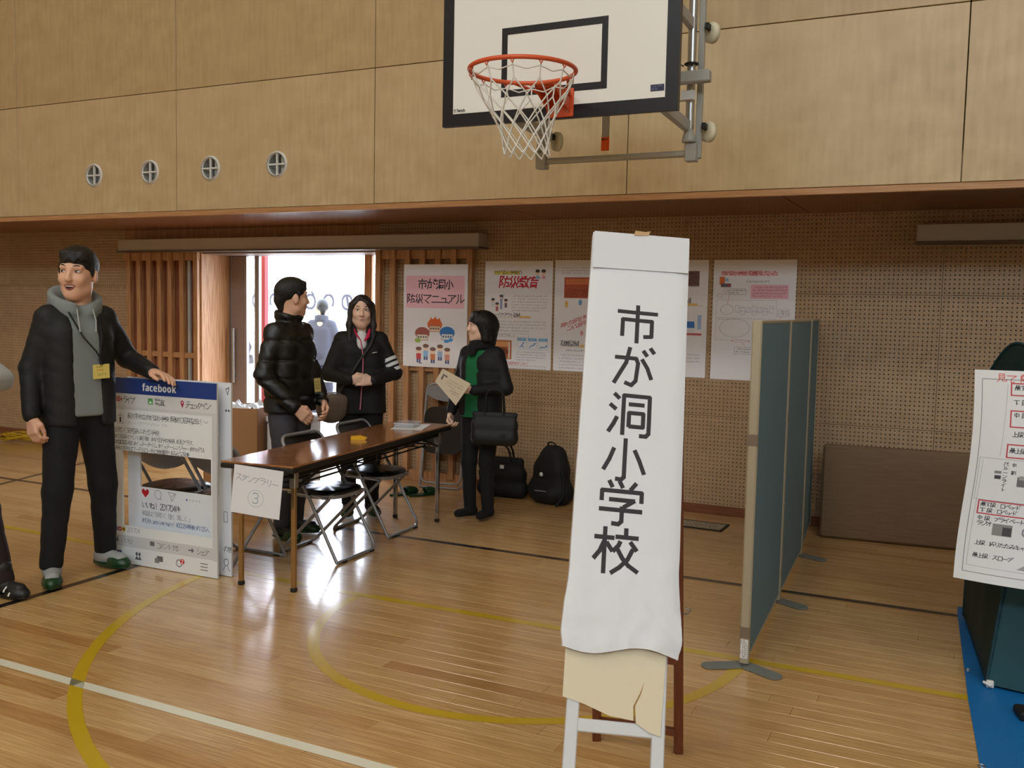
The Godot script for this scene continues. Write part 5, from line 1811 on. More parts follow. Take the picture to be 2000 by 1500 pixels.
func build_sign_stand() -> void:
	# the board leans back on two brown legs; u across, v down the board, n out of it
	var o := Vector3(-0.902, 1.211, -2.639)
	var u := Vector3(0.898, -0.077, -0.434)
	var v := Vector3(0.117, -0.908, 0.403)
	var n := Vector3(0.425, 0.413, 0.806)
	var at := func(a: float, b: float, c: float) -> Vector3:
		return o + u * a + v * b + n * c - Vector3(-0.9, 0, -2.6)
	var t := thing("sign_stand", "tall white paper sign with black lettering on a brown wooden easel", "sign", Vector3(-0.9, 0, -2.6))
	var bs := Basis(u, -v, n)
	var st := mb()
	var wood_white := mat(Color(0.80, 0.81, 0.83), 0.6)
	for s in [-0.118, 0.112]:
		bar(st, at.call(s, -0.60, -0.012), at.call(s, 1.325, -0.012), 0.034, 0.024, 0.003, n)
	for b in [-0.58, 0.835]:
		bar(st, at.call(-0.135, b, -0.012), at.call(0.13, b, -0.012), 0.034, 0.02, 0.003, n)
	obj("front_frame", st, wood_white, t)
	st = mb()
	bx(st, at.call(0, 0.0, -0.016), Vector3(0.292, 1.25, 0.02), 0.003, bs)
	obj("board", st, M.white, t)
	# paper wrapped round the board, loose and creased towards the lower edge
	var pg := Page.new(468, 1896, Color(0.845, 0.855, 0.885), GLYPHS)
	var ink := Color(0.13, 0.12, 0.15)
	var sc := 1.5
	for i in 6:
		var c: Vector2 = SIGN_SPOTS[i]
		for stroke in SIGN_LETTERS[i]:
			for k in stroke.size() - 1:
				var a := (c + (Vector2(stroke[k][0], stroke[k][1]) / 100.0 - Vector2(0.5, 0.5)) * 0.126) * 1000.0
				var b := (c + (Vector2(stroke[k + 1][0], stroke[k + 1][1]) / 100.0 - Vector2(0.5, 0.5)) * 0.126) * 1000.0
				var e := (b - a).normalized() * (3.0 if stroke.size() > 2 else 0.0)
				a = (a - (e if k > 0 else Vector2.ZERO) + Vector2(156, 632)) * sc
				b = (b + (e if k < stroke.size() - 2 else Vector2.ZERO) + Vector2(156, 632)) * sc
				pg.line(a.x, a.y, b.x, b.y, 12.5 * sc, ink, true)
	var nz := FastNoiseLite.new()
	nz.seed = 9
	nz.frequency = 1.0
	var cu := 26
	var cv := 96
	var surf := func(i: int, j: int) -> Vector3:
		var a := float(i) / cu
		var b := float(j) / cv
		var low := smoothstep(0.74, 1.0, b)
		var edge := absf(a * 2.0 - 1.0)
		var flare := 0.012 * smoothstep(0.82, 0.97, b) - 0.006 * smoothstep(0.97, 1.0, b)
		var wob := nz.get_noise_2d(a * 2.2, b * 9.0) * (0.0016 + 0.010 * low) + nz.get_noise_2d(a * 5.0 + b * 7.0, b * 16.0 + 40) * (0.0008 + 0.005 * low)
		var side := nz.get_noise_2d(7.0 + signf(a - 0.5), b * 7.0) * (0.001 + 0.006 * low) * edge
		var x := lerpf(-0.153 - flare, 0.153 + flare * 0.8, a) + side
		var dip := -0.008 * pow(edge, 10.0)
		return at.call(x, lerpf(-0.634, 0.640, b) + 0.012 * low * sin(a * 7.0), 0.004 + wob + dip + 0.016 * low)
	st = mb()
	st.set_smooth_group(6)
	for j in cv:
		for i in cu:
			var q := [[i, j], [i + 1, j], [i + 1, j + 1], [i, j], [i + 1, j + 1], [i, j + 1]]
			for k in q:
				st.set_uv(Vector2(float(k[0]) / cu, float(k[1]) / cv))
				st.add_vertex(surf.call(k[0], k[1]))
	obj("paper", st, paper_mat(pg.tex(), 0.65), t)
	# turned-over edges of the paper
	st = mb()
	for j in cv:
		for s in [0, cu]:
			var a: Vector3 = surf.call(s, j)
			var b: Vector3 = surf.call(s, j + 1)
			quad(st, a, b, b - n * 0.034, a - n * 0.034, at.call(0, 0, -0.02))
	for i in cu:
		var a: Vector3 = surf.call(i, 0)
		var b: Vector3 = surf.call(i + 1, 0)
		quad(st, a, b, b - n * 0.034, a - n * 0.034, at.call(0, 0, -0.02))
	obj("paper_edge", st, mat(Color(0.845, 0.855, 0.885), 0.65), t)
	# second sheet that overlaps the top, old cream sheet below with a tear
	st = mb()
	prism(st, PackedVector2Array([Vector2(-0.150, 0.632), Vector2(0.150, 0.637), Vector2(0.149, 0.515), Vector2(-0.149, 0.505)]), 0.0012, Transform3D(bs, at.call(0, 0, 0.0072)))
	obj("upper_sheet", st, mat(Color(0.82, 0.83, 0.86), 0.6), t)
	st = mb()
	prism(st, PackedVector2Array([Vector2(-0.150, -0.56), Vector2(0.125, -0.60), Vector2(0.116, -0.846), Vector2(0.085, -0.838), Vector2(0.05, -0.818), Vector2(0.046, -0.775), Vector2(0.060, -0.745), Vector2(0.068, -0.712), Vector2(0.056, -0.744), Vector2(0.041, -0.775), Vector2(0.043, -0.812), Vector2(-0.02, -0.806), Vector2(-0.09, -0.782), Vector2(-0.148, -0.768)]), 0.002, Transform3D(bs, at.call(0, 0, 0.002)))
	obj("old_sheet", st, mat(Color(0.84, 0.80, 0.70), 0.8), t)
	st = mb()
	prism(st, PackedVector2Array([Vector2(-0.025, 0.628), Vector2(0.02, 0.632), Vector2(0.026, 0.648), Vector2(0.01, 0.644), Vector2(-0.022, 0.645)]), 0.002, Transform3D(bs, at.call(0, 0, 0.009)))
	obj("tape", st, mat(Color(0.72, 0.58, 0.40), 0.5), t)
	# brown rear legs
	for f in [[0.128, Vector3(-0.876, 0, -3.174)], [-0.128, Vector3(-1.167, 0, -3.128)]]:
		st = mb()
		bar(st, at.call(f[0], -0.60, -0.05), f[1] - Vector3(-0.9, 0, -2.6), 0.03, 0.03, 0.003, u)
		obj("rear_leg", st, M.timber_dark, t)
	st = mb()
	var fr: Vector3 = Vector3(-0.876, 0, -3.174) - Vector3(-0.9, 0, -2.6)
	var fl: Vector3 = Vector3(-1.167, 0, -3.128) - Vector3(-0.9, 0, -2.6)
	var tr: Vector3 = at.call(0.128, -0.60, -0.05)
	var tl: Vector3 = at.call(-0.128, -0.60, -0.05)
	bar(st, fl.lerp(tl, 0.045), fr.lerp(tr, 0.045), 0.022, 0.034, 0.002)
	bar(st, fl.lerp(tl, 0.20), fr.lerp(tr, 0.20), 0.022, 0.034, 0.002)
	obj("rear_rail", st, M.timber_dark, t)
	st = mb()
	var hk := fr.lerp(tr, 0.30)
	tube(st, [hk, hk + Vector3(0.03, 0.004, 0), hk + Vector3(0.045, 0.02, 0.004), hk + Vector3(0.04, 0.03, 0.01), hk + Vector3(0.028, 0.022, 0.01)], 0.003, 6)
	obj("hook", st, M.pipe, t)

# ---------------------------------------------------------------- blue partition
func build_partition() -> void:
	var blue := cloth(Color(0.42, 0.53, 0.58), 0.9, 30.0, 0.7)
	var frame := mat(Color(0.66, 0.62, 0.53), 0.5)
	var foot := mat(Color(0.46, 0.49, 0.48), 0.5)
	var j := [Vector3(-0.855, 0, -4.10), Vector3(-0.914, 0, -5.15), Vector3(-0.973, 0, -6.22), Vector3(-1.06, 0, -7.12)]
	var labels := ["blue-grey partition panel with a cream edge nearest to the tall sign", "blue-grey partition panel in the middle of the three", "blue-grey partition panel standing next to the perforated wall"]
	for i in 3:
		var a: Vector3 = j[i]
		var b: Vector3 = j[i + 1]
		var len := a.distance_to(b)
		var t := thing("partition_panel", labels[i], "partition", a, atan2(b.x - a.x, b.z - a.z), "panels of the blue partition")
		var st := mb()
		bx2(st, Vector3(-0.016, 0.05, 0.028), Vector3(0.016, 1.513, len - 0.028), 0.003)
		obj("fabric", st, blue, t)
		st = mb()
		for z in [0.015, len - 0.015]:
			bx2(st, Vector3(-0.021, 0.012, z - 0.0145), Vector3(0.021, 1.52, z + 0.0145), 0.006)
		bx2(st, Vector3(-0.018, 1.505, 0.03), Vector3(0.018, 1.52, len - 0.03), 0.003)
		bx2(st, Vector3(-0.018, 0.04, 0.03), Vector3(0.018, 0.055, len - 0.03), 0.003)
		obj("frame", st, frame, t)
		st = mb()
		for y in [0.13, 0.98]:
			bx2(st, Vector3(-0.0215, y, 0.0), Vector3(0.0215, y + 0.05, 0.012))
		obj("hinge_tape", st, mat(Color(0.48, 0.42, 0.36), 0.5), t)
		var pg := Page.new(32, 96, Color(0.88, 0.88, 0.88), GLYPHS)
		pg.small_print(4, 6, 28, 8, 11, 7, Color(0.45, 0.45, 0.48), 71 + i)
		printed("sticker", Vector3(-0.016, 0.125, -0.0005), Vector3(0.016, 0.125, -0.0005), Vector3(0.016, 0.04, -0.0005), Vector3(-0.016, 0.04, -0.0005), paper_mat(pg.tex()), t).rotation.y = 0.0
		# flat feet that reach out to both sides
		for s in [-1.0, 1.0]:
			st = mb()
			var poly := rrect(0.075, 0.21, 0.036, 5)
			var lie := Basis(Vector3.RIGHT, PI / 2)
			var spin := Basis(Vector3.UP, s * 1.05)
			prism(st, poly, 0.006, Transform3D(spin * lie, spin * Vector3(0, 0, -0.088) + Vector3(0, 0.009, 0.02)))
			obj("foot", st, foot, t)
	# brown slab leaning on the wall behind
	var t2 := thing("cardboard_slab", "large flat brown cardboard slab leaning on the perforated wall", "cardboard", Vector3(-0.48, 0.0, -6.90), 0.10)
	var st2 := mb()
	bx(st2, Vector3(0.1, 0.325, -0.03), Vector3(1.12, 0.645, 0.12), 0.014, Basis(Vector3.RIGHT, -0.05))
	obj("slab", st2, tri_mat(ramp(M.grain, Color(0.88, 0.86, 0.84), Color(1, 1, 1), 1.0), Color(0.50, 0.40, 0.30), 0.75, Vector3(0.8, 1.4, 0.8), false), t2)
	# brass-coloured floor grille
	t2 = thing("floor_grille", "pale metal ventilation grille let into the floor by the wall", "grille", Vector3(-1.90, 0.0, -6.74), -0.01)
	st2 = mb()
	for z in [-0.11, 0.11]:
		bx2(st2, Vector3(-0.30, 0.0, z - 0.010), Vector3(0.33, 0.007, z + 0.010), 0.002)
	for x in [-0.30, 0.32]:
		bx2(st2, Vector3(x - 0.010, 0.0, -0.12), Vector3(x + 0.010, 0.007, 0.12), 0.002)
	obj("rim", st2, M.dark, t2)
	st2 = mb()
	bx2(st2, Vector3(-0.29, 0.0, -0.10), Vector3(0.31, 0.0018, 0.10))
	obj("well", st2, M.black, t2)
	st2 = mb()
	for k in 5:
		bx2(st2, Vector3(-0.29, 0.002, -0.098 + k * 0.046), Vector3(0.31, 0.006, -0.086 + k * 0.046))
	for k in 28:
		bx2(st2, Vector3(-0.288 + k * 0.0216, 0.002, -0.10), Vector3(-0.276 + k * 0.0216, 0.006, 0.10))
	obj("grid", st2, mat(Color(0.74, 0.68, 0.58), 0.5), t2)

# ---------------------------------------------------------------- green tent with its notice, blue sheet
func patch(st: SurfaceTool, a: Vector3, b: Vector3, c: Vector3, d: Vector3, nu: int, nv: int, bulge: Vector3, arch: float, inside: Vector3) -> void:
	# a-b along the bottom, d-c along the top
	var f := func(i: int, j: int) -> Vector3:
		var s := float(i) / nu
		var t := float(j) / nv
		var p := a.lerp(b, s).lerp(d.lerp(c, s), t)
		p += bulge * (sin(PI * s) * sin(PI * t)) + Vector3(0, arch * sin(PI * s) * t * t, 0)
		p += bulge.normalized() * 0.006 * sin(s * 19.0 + t * 4.0) * sin(PI * t)
		return p
	st.set_smooth_group(7)
	for j in nv:
		for i in nu:
			quad(st, f.call(i, j), f.call(i + 1, j), f.call(i + 1, j + 1), f.call(i, j + 1), inside)
func build_tent() -> void:
	var base := Vector3(0.10, 0.006, -4.38)
	var t := thing("pop_up_tent", "dark green pop-up tent standing on the blue sheet", "tent", base)
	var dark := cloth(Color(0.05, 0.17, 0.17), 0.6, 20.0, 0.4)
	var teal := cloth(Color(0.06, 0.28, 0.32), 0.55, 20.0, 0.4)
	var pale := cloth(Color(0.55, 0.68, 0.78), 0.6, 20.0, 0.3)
	var fl := Vector3(0.10, 0.015, -4.38) - base
	var bl := Vector3(0.0, 0.015, -5.35) - base
	var nt := Vector3(0.27, 1.30, -4.62) - base
	var ft := Vector3(0.03, 1.24, -5.15) - base
	var fr := Vector3(1.35, 0.015, -4.15) - base
	var br := Vector3(1.35, 0.015, -5.35) - base
	var nr := Vector3(1.25, 1.40, -4.55) - base
	var rr := Vector3(1.25, 1.40, -5.15) - base
	var mid := Vector3(0.7, 0.6, -4.8) - base
	var st := mb()
	patch(st, bl, fl, nt, ft, 16, 16, Vector3(-0.03, 0, 0.01), 0.17, mid)
	obj("side_wall", st, dark, t)
	st = mb()
	patch(st, fl, fr, nr, nt, 16, 16, Vector3(0, 0, 0.06), 0.05, mid)
	obj("front_wall", st, teal, t)
	st = mb()
	patch(st, br, bl, ft, rr, 8, 8, Vector3(0, 0, -0.04), 0.05, mid)
	patch(st, fr, br, rr, nr, 8, 8, Vector3(0.04, 0, 0), 0.1, mid)
	obj("back_wall", st, dark, t)
	st = mb()
	patch(st, nt, nr, rr, ft, 10, 10, Vector3(0, 0.10, 0), 0.0, mid)
	obj("roof", st, pale, t)
	# spring wire in the seams
	st = mb()
	var edge := []
	for k in 17:
		var s := k / 16.0
		edge.append(ft.lerp(nt, s) + Vector3(0, 0.17 * sin(PI * s), 0))
	tube(st, edge, 0.007, 6)
	tube(st, [bl, bl.lerp(ft, 0.5) + Vector3(-0.01, 0, 0), ft], 0.007, 6)
	tube(st, [fl, fl.lerp(nt, 0.5) + Vector3(-0.012, 0, 0.012), nt], 0.008, 6)
	var sweep := []
	for k in 15:
		var s := k / 14.0
		sweep.append((Vector3(0.20, 0.92, -4.40) - base).lerp(Vector3(0.42, 0.06, -4.24) - base, s) + Vector3(-0.10 * sin(PI * s), 0, 0.035))
	tube(st, sweep, 0.007, 6)
	obj("seam_piping", st, cloth(Color(0.04, 0.22, 0.26), 0.6), t)
	st = mb()
	bx2(st, Vector3(0.0, 0.0, 0.0), Vector3(0.03, 0.03, 0.02), 0.004)
	tube(st, [Vector3(-0.01, 0.02, 0.01), Vector3(0.02, 0.012, 0.03)], 0.006, 6)
	obj("corner_tab", st, M.white, t)
	# black bag lying under the hem
	var bg := thing("flat_black_bag", "flat black bag with brown side under the tent's hem", "bag", Vector3(0.36, 0.004, -4.14), 0.25)
	st = mb()
	bx2(st, Vector3(-0.16, 0.0, -0.05), Vector3(0.30, 0.035, 0.05), 0.008)
	obj("body", st, M.black, bg)
	st = mb()
	bx2(st, Vector3(-0.13, 0.008, 0.05), Vector3(0.28, 0.028, 0.053), 0.001)
	obj("side_strip", st, mat(Color(0.36, 0.29, 0.20), 0.7), bg)
	# blue sheet
	var sheet := thing("blue_sheet", "bright blue plastic sheet spread on the floor under the tent", "tarpaulin", Vector3(0, 0.001, -4.0))
	st = mb()
	prism(st, PackedVector2Array([Vector2(-0.03, 1.55), Vector2(-0.03, 1.43), Vector2(0.035, 0.2), Vector2(0.12, -1.0), Vector2(0.2, -2.0), Vector2(3.0, -2.0), Vector2(3.0, 1.55)]), 0.0022, Transform3D(Basis(Vector3(1, 0, 0), Vector3(0, 0, -1), Vector3(0, 1, 0)), Vector3.ZERO))
	var tarp := cloth(Color(0.07, 0.44, 0.72), 0.4, 6.0, 0.6)
	obj("sheet", st, tarp, sheet)
	st = mb()
	for p in [Vector3(0.085, 0.0025, 0.42), Vector3(0.03, 0.0025, -0.55)]:
		lathe(st, [[0.006, 0.0], [0.012, 0.002], [0.014, 0.0]], 12, Transform3D(Basis(), p))
	obj("eyelet", st, M.steel, sheet)
	# notice on the tent
	var pg := Page.new(620, 860, Color(0.87, 0.875, 0.89), GLYPHS)
	var ink := Color(0.15, 0.15, 0.18)
	var red := Color(0.72, 0.18, 0.24)
	var vy := 0.912
	pg.text("見て 触れて", 80, 14, 32, 3.0, Color(0.80, 0.35, 0.33))
	pg.frame(28, 40 * vy, 590, 905 * vy, 2.0, Color(0.36, 0.36, 0.40))
	pg.line(118, 60 * vy, 104, 380 * vy, 1.2, Color(0.60, 0.60, 0.64))
	for l in [["最下段：敷布", 142, 64], ["下 段：ハロ", 140, 128], ["中 段：簡易", 142, 184], ["凝固", 190, 216], ["上段：マルチ", 140, 268], ["最上段：ワンタ", 136, 340]]:
		pg.text(l[0], l[1], l[2] * vy, 19, 2.2, ink, 1.0)
	for r in [[130, 56, 108], [131, 176, 247], [127, 325, 382]]:
		pg.frame(r[0], r[1] * vy, 560, r[2] * vy, 4.5, red)
	pg.frame(36, 392 * vy, 560, 580 * vy, 1.4, Color(0.55, 0.55, 0.6))
	var col := 0
	for ch in "バルーンライト":
		pg.text(ch, 122, (404 + col * 19) * vy, 14, 1.9, ink)
		col += 1
	pg.text("中", 150, 406 * vy, 14, 1.9, ink)
	pg.text("割", 150, 440 * vy, 14, 1.9, ink)
	pg.rect(172, 466 * vy, 246, 508 * vy, Color(0.42, 0.42, 0.43))
	pg.rect(178, 460 * vy, 238, 478 * vy, Color(0.60, 0.60, 0.60))
	pg.rect(92, 446 * vy, 116, 458 * vy, Color(0.50, 0.50, 0.52))
	pg.rect(94, 466 * vy, 116, 482 * vy, Color(0.25, 0.25, 0.28))
	pg.frame(54, 584 * vy, 300, 642 * vy, 4.5, red)
	pg.text("最下段：ロベッド", 62, 590 * vy, 17, 2.0, ink, 0.98)
	pg.text("下 段：ロベッド", 62, 616 * vy, 17, 2.0, ink, 0.98)
	pg.ellipse(250, 622 * vy, 34, 9, Color(0.50, 0.50, 0.52))
	pg.text("中 段：プライベートテント、ハン", 58, 652 * vy, 17, 2.0, ink, 0.98)
	pg.text("ラジオ", 58, 676 * vy, 17, 2.0, ink, 0.98)
	pg.rect(112, 680 * vy, 178, 732 * vy, Color(0.52, 0.52, 0.52))
	pg.rect(146, 692 * vy, 176, 730 * vy, Color(0.25, 0.25, 0.27))
	pg.ellipse(230, 704 * vy, 18, 18, Color(0.50, 0.50, 0.54), 6.0)
	pg.line(236, 712 * vy, 246, 734 * vy, 5, Color(0.45, 0.45, 0.48))
	pg.text("上段：折りたたみキャリーカート", 60, 762 * vy, 17, 2.0, ink, 0.98)
	pg.text("最上段：スロープ", 58, 818 * vy, 17, 2.0, ink, 0.98)
	pg.poly(PackedVector2Array([Vector2(205, 866 * vy), Vector2(240, 836 * vy), Vector2(284, 830 * vy), Vector2(250, 868 * vy)]), Color(0.60, 0.60, 0.62))
	pg.line(48, 400 * vy, 40, 876 * vy, 1.2, Color(0.55, 0.55, 0.6))
	pg.line(40, 876 * vy, 590, 882 * vy, 1.2, Color(0.55, 0.55, 0.6))
	var n := thing("tent_notice", "white notice with red boxes and black lettering fixed to the tent", "notice", Vector3(-0.034, 0.485, -4.185))
	var tl := Vector3(0.022, 0.855, -0.135)
	var trr := Vector3(0.66, 0.865, -0.03)
	var brr := Vector3(0.66, 0.0, 0.07)
	var bll := Vector3(0.0, 0.015, 0.0)
	st = mb()
	var wave := func(s: float, q: float) -> Vector3:
		return tl.lerp(trr, s).lerp(bll.lerp(brr, s), q) + Vector3(0.012 * sin(q * 5.0) * (1.0 - s), 0, 0.012 * sin(q * 6.0) + 0.008 * sin(s * 8.0))
	st.set_smooth_group(8)
	for j in 20:
		for i in 14:
			for k in [[0, 0], [1, 0], [1, 1], [0, 0], [1, 1], [0, 1]]:
				var s: float = (i + k[0]) / 14.0
				var q: float = (j + k[1]) / 20.0
				st.set_uv(Vector2(s, q))
				st.add_vertex(wave.call(s, q) + Vector3(0, 0, 0.001))
	obj("print", st, paper_mat(pg.tex(), 0.6), n)
	st = mb()
	for j in 20:
		for i in 14:
			quad(st, wave.call(i / 14.0, j / 20.0), wave.call((i + 1) / 14.0, j / 20.0), wave.call((i + 1) / 14.0, (j + 1) / 20.0), wave.call(i / 14.0, (j + 1) / 20.0), Vector3(0, 0.4, 5))
	obj("sheet", st, M.paper, n)

# ---------------------------------------------------------------- bags, box, rope, slippers
func slipper(parent: Node, at: Vector3, turn: float, m: Material, inner: Material) -> void:
	# open-backed slipper, toe towards +z
	var bs := Basis(Vector3.UP, turn)
	var st := mb()
	var sole := PackedVector2Array()
	for k in 24:
		var a := TAU * k / 24
		sole.append(Vector2(cos(a) * (0.046 + 0.006 * sin(a)), sin(a) * 0.132))
	prism(st, sole, 0.014, Transform3D(bs * Basis(Vector3.RIGHT, PI / 2), at + Vector3(0, 0.015, 0)))
	obj("sole", st, m, parent)
	var f := Field.new(Vector3(-0.07, 0.0, -0.05), Vector3(0.07, 0.12, 0.16), 0.008)
	f.ell(Vector3(0, 0.018, 0.048), Vector3(0.051, 0.050, 0.090), 0.01)
	f.carve(Vector3(0, 0.014, 0.0), Vector3(0.045, 0.044, 0.104), 0.006)
	f.cut_box(Vector3(0, -0.04, 0), Vector3(0.2, 0.05, 0.3))
	var o := put("vamp", f.mesh(), m, parent)
	o.transform = Transform3D(bs, at)
func build_small_things() -> void:
	var green := mat(Color(0.03, 0.22, 0.10), 0.35)
	M.green = green
	for k in 2:
		var t := thing("slipper", ["empty green slipper on the floor nearer to the table legs", "empty green slipper on the floor nearer to the folded chair"][k], "slipper", Vector3(-4.20 + k * 0.15, 0.001, -6.56 - k * 0.06), 0, "empty green slippers")
		slipper(t, Vector3.ZERO, PI - 0.5, green, M.dark)
	# black tote bag and backpack at the foot of the wall
	var nylon := cloth(Color(0.028, 0.028, 0.034), 0.75, 14.0, 0.6)
	var t := thing("tote_bag", "black tote bag with a white tag standing against the wall", "bag", Vector3(-3.47, 0.0, -6.92), 0.1)
	var f := Field.new(Vector3(-0.26, -0.04, -0.16), Vector3(0.26, 0.40, 0.16), 0.014)
	f.cone(Vector3(-0.15, 0.07, 0), Vector3(0.15, 0.07, 0), 0.075, 0.075, 0.03)
	f.cone(Vector3(-0.14, 0.19, 0), Vector3(0.14, 0.19, 0), 0.07, 0.07, 0.05)
	f.cone(Vector3(-0.15, 0.30, 0), Vector3(0.15, 0.30, 0), 0.035, 0.035, 0.06)
	f.cut_box(Vector3(0, -0.10, 0), Vector3(0.5, 0.10, 0.4))
	put("body", f.mesh(), nylon, t)
	var st := mb()
	for z in [-0.03, 0.035]:
		tube(st, fillet([Vector3(-0.10, 0.30, z), Vector3(-0.09, 0.44, z), Vector3(0.06, 0.44, z * 1.3), Vector3(0.09, 0.30, z)], 0.07, 6), 0.009, 6)
		obj("handle", st, nylon, t)
	st = mb()
	bx2(st, Vector3(0.0, 0.245, 0.064), Vector3(0.035, 0.275, 0.069), 0.002)
	obj("tag", st, M.white, t)
	t = thing("backpack", "black backpack with a round white badge slumped against the wall", "bag", Vector3(-3.03, 0.0, -6.90), -0.25)
	f = Field.new(Vector3(-0.26, -0.04, -0.22), Vector3(0.26, 0.52, 0.24), 0.014)
	f.cone(Vector3(-0.10, 0.10, 0), Vector3(0.11, 0.10, 0), 0.105, 0.105, 0.05)
	f.cone(Vector3(-0.06, 0.27, -0.02), Vector3(0.06, 0.27, -0.02), 0.105, 0.10, 0.08)
	f.cone(Vector3(-0.02, 0.38, -0.03), Vector3(0.03, 0.38, -0.03), 0.085, 0.085, 0.06)
	f.cone(Vector3(-0.06, 0.09, 0.07), Vector3(0.07, 0.09, 0.07), 0.075, 0.075, 0.03)
	f.cut_box(Vector3(0, -0.10, 0), Vector3(0.5, 0.10, 0.4))
	put("body", f.mesh(), nylon, t)
	st = mb()
	tube(st, fillet([Vector3(-0.05, 0.45, -0.02), Vector3(-0.03, 0.49, 0), Vector3(0.03, 0.49, 0), Vector3(0.05, 0.45, -0.02)], 0.03, 4), 0.007, 6)
	obj("loop", st, nylon, t)
	st = mb()
	tube(st, [Vector3(0.10, 0.36, 0.02), Vector3(0.17, 0.22, 0.05), Vector3(0.19, 0.08, 0.08), Vector3(0.15, 0.012, 0.12)], 0.012, 6)
	obj("strap", st, nylon, t)
	st = mb()
	lathe(st, [[0.0, 0.006], [0.014, 0.006], [0.018, 0.0]], 16, Transform3D(Basis(Vector3.RIGHT, PI / 2), Vector3(-0.02, 0.24, 0.096)))
	obj("badge", st, M.white, t)
	st = mb()
	tube(st, [Vector3(-0.04, 0.115, 0.146), Vector3(0.07, 0.12, 0.144)], 0.004, 6)
	obj("zip", st, M.pipe, t)
	# cardboard box full of white plastic
	t = thing("cardboard_box", "open brown cardboard box filled with white plastic, left of the doorway", "box", Vector3(-5.36, 0.0, -5.92), 0.30)
	var card := mat(Color(0.66, 0.48, 0.32), 0.8)
	st = mb()
	var w := 0.46
	var d := 0.40
	var hh := 0.72
	bx2(st, Vector3(-w / 2, 0, d / 2 - 0.006), Vector3(w / 2, hh, d / 2))
	bx2(st, Vector3(-w / 2, 0, -d / 2), Vector3(w / 2, hh, -d / 2 + 0.006))
	bx2(st, Vector3(-w / 2, 0, -d / 2), Vector3(-w / 2 + 0.006, hh, d / 2))
	bx2(st, Vector3(w / 2 - 0.006, 0, -d / 2), Vector3(w / 2, hh, d / 2))
	bx2(st, Vector3(-w / 2, 0, -d / 2), Vector3(w / 2, 0.006, d / 2))
	obj("carton", st, card, t)
	st = mb()
	var nz := FastNoiseLite.new()
	nz.seed = 44
	nz.frequency = 9.0
	st.set_smooth_group(-1)
	for i in 12:
		for jj in 10:
			var q: Array[Vector3] = []
			for k in [[0, 0], [1, 0], [1, 1], [0, 1]]:
				var x: float = lerpf(-w / 2 + 0.01, w / 2 - 0.01, (i + k[0]) / 12.0)
				var z: float = lerpf(-d / 2 + 0.01, d / 2 - 0.01, (jj + k[1]) / 10.0)
				q.append(Vector3(x, hh - 0.01 + 0.09 * nz.get_noise_2d(x, z) + 0.03 * nz.get_noise_2d(x * 3, z * 3 + 7), z))
			quad(st, q[0], q[1], q[2], q[3], Vector3(0, -5, 0))
	obj("plastic_filling", st, mat(Color(0.90, 0.92, 0.95), 0.35), t)
	t = thing("foam_box", "white foam box standing behind the man in the black puffer jacket", "box", Vector3(-4.98, 0.0, -6.12), 0.35)
	st = mb()
	bx2(st, Vector3(-0.17, 0, -0.17), Vector3(0.17, 0.60, 0.17), 0.012)
	obj("body", st, M.white, t)
	st = mb()
	bx2(st, Vector3(-0.178, 0.602, -0.178), Vector3(0.178, 0.655, 0.178), 0.012)
	obj("lid", st, M.white, t)
	# yellow rope coil
	t = thing("rope_coil", "loose coil of yellow rope lying at the foot of the wall", "rope", Vector3(-9.22, 0.0, -6.84), 0.35)
	st = mb()
	var pts := []
	var r := RandomNumberGenerator.new()
	r.seed = 5
	for k in 130:
		var a := TAU * k / 13.0
		var rad := 0.9 + 0.2 * sin(k * 0.37)
		pts.append(Vector3(cos(a) * 0.27 * rad + r.randf_range(-0.02, 0.02), 0.012 + 0.05 * absf(sin(k * 0.61)) + k * 0.0003, sin(a) * 0.10 * rad + r.randf_range(-0.01, 0.01)))
	for p in [Vector3(0.20, 0.05, -0.02), Vector3(0.30, 0.07, -0.05), Vector3(0.36, 0.16, -0.10), Vector3(0.37, 0.30, -0.14), Vector3(0.36, 0.42, -0.16)]:
		pts.append(p)
	tube(st, pts, 0.008, 6)
	obj("rope", st, mat(Color(0.72, 0.58, 0.08), 0.7), t)

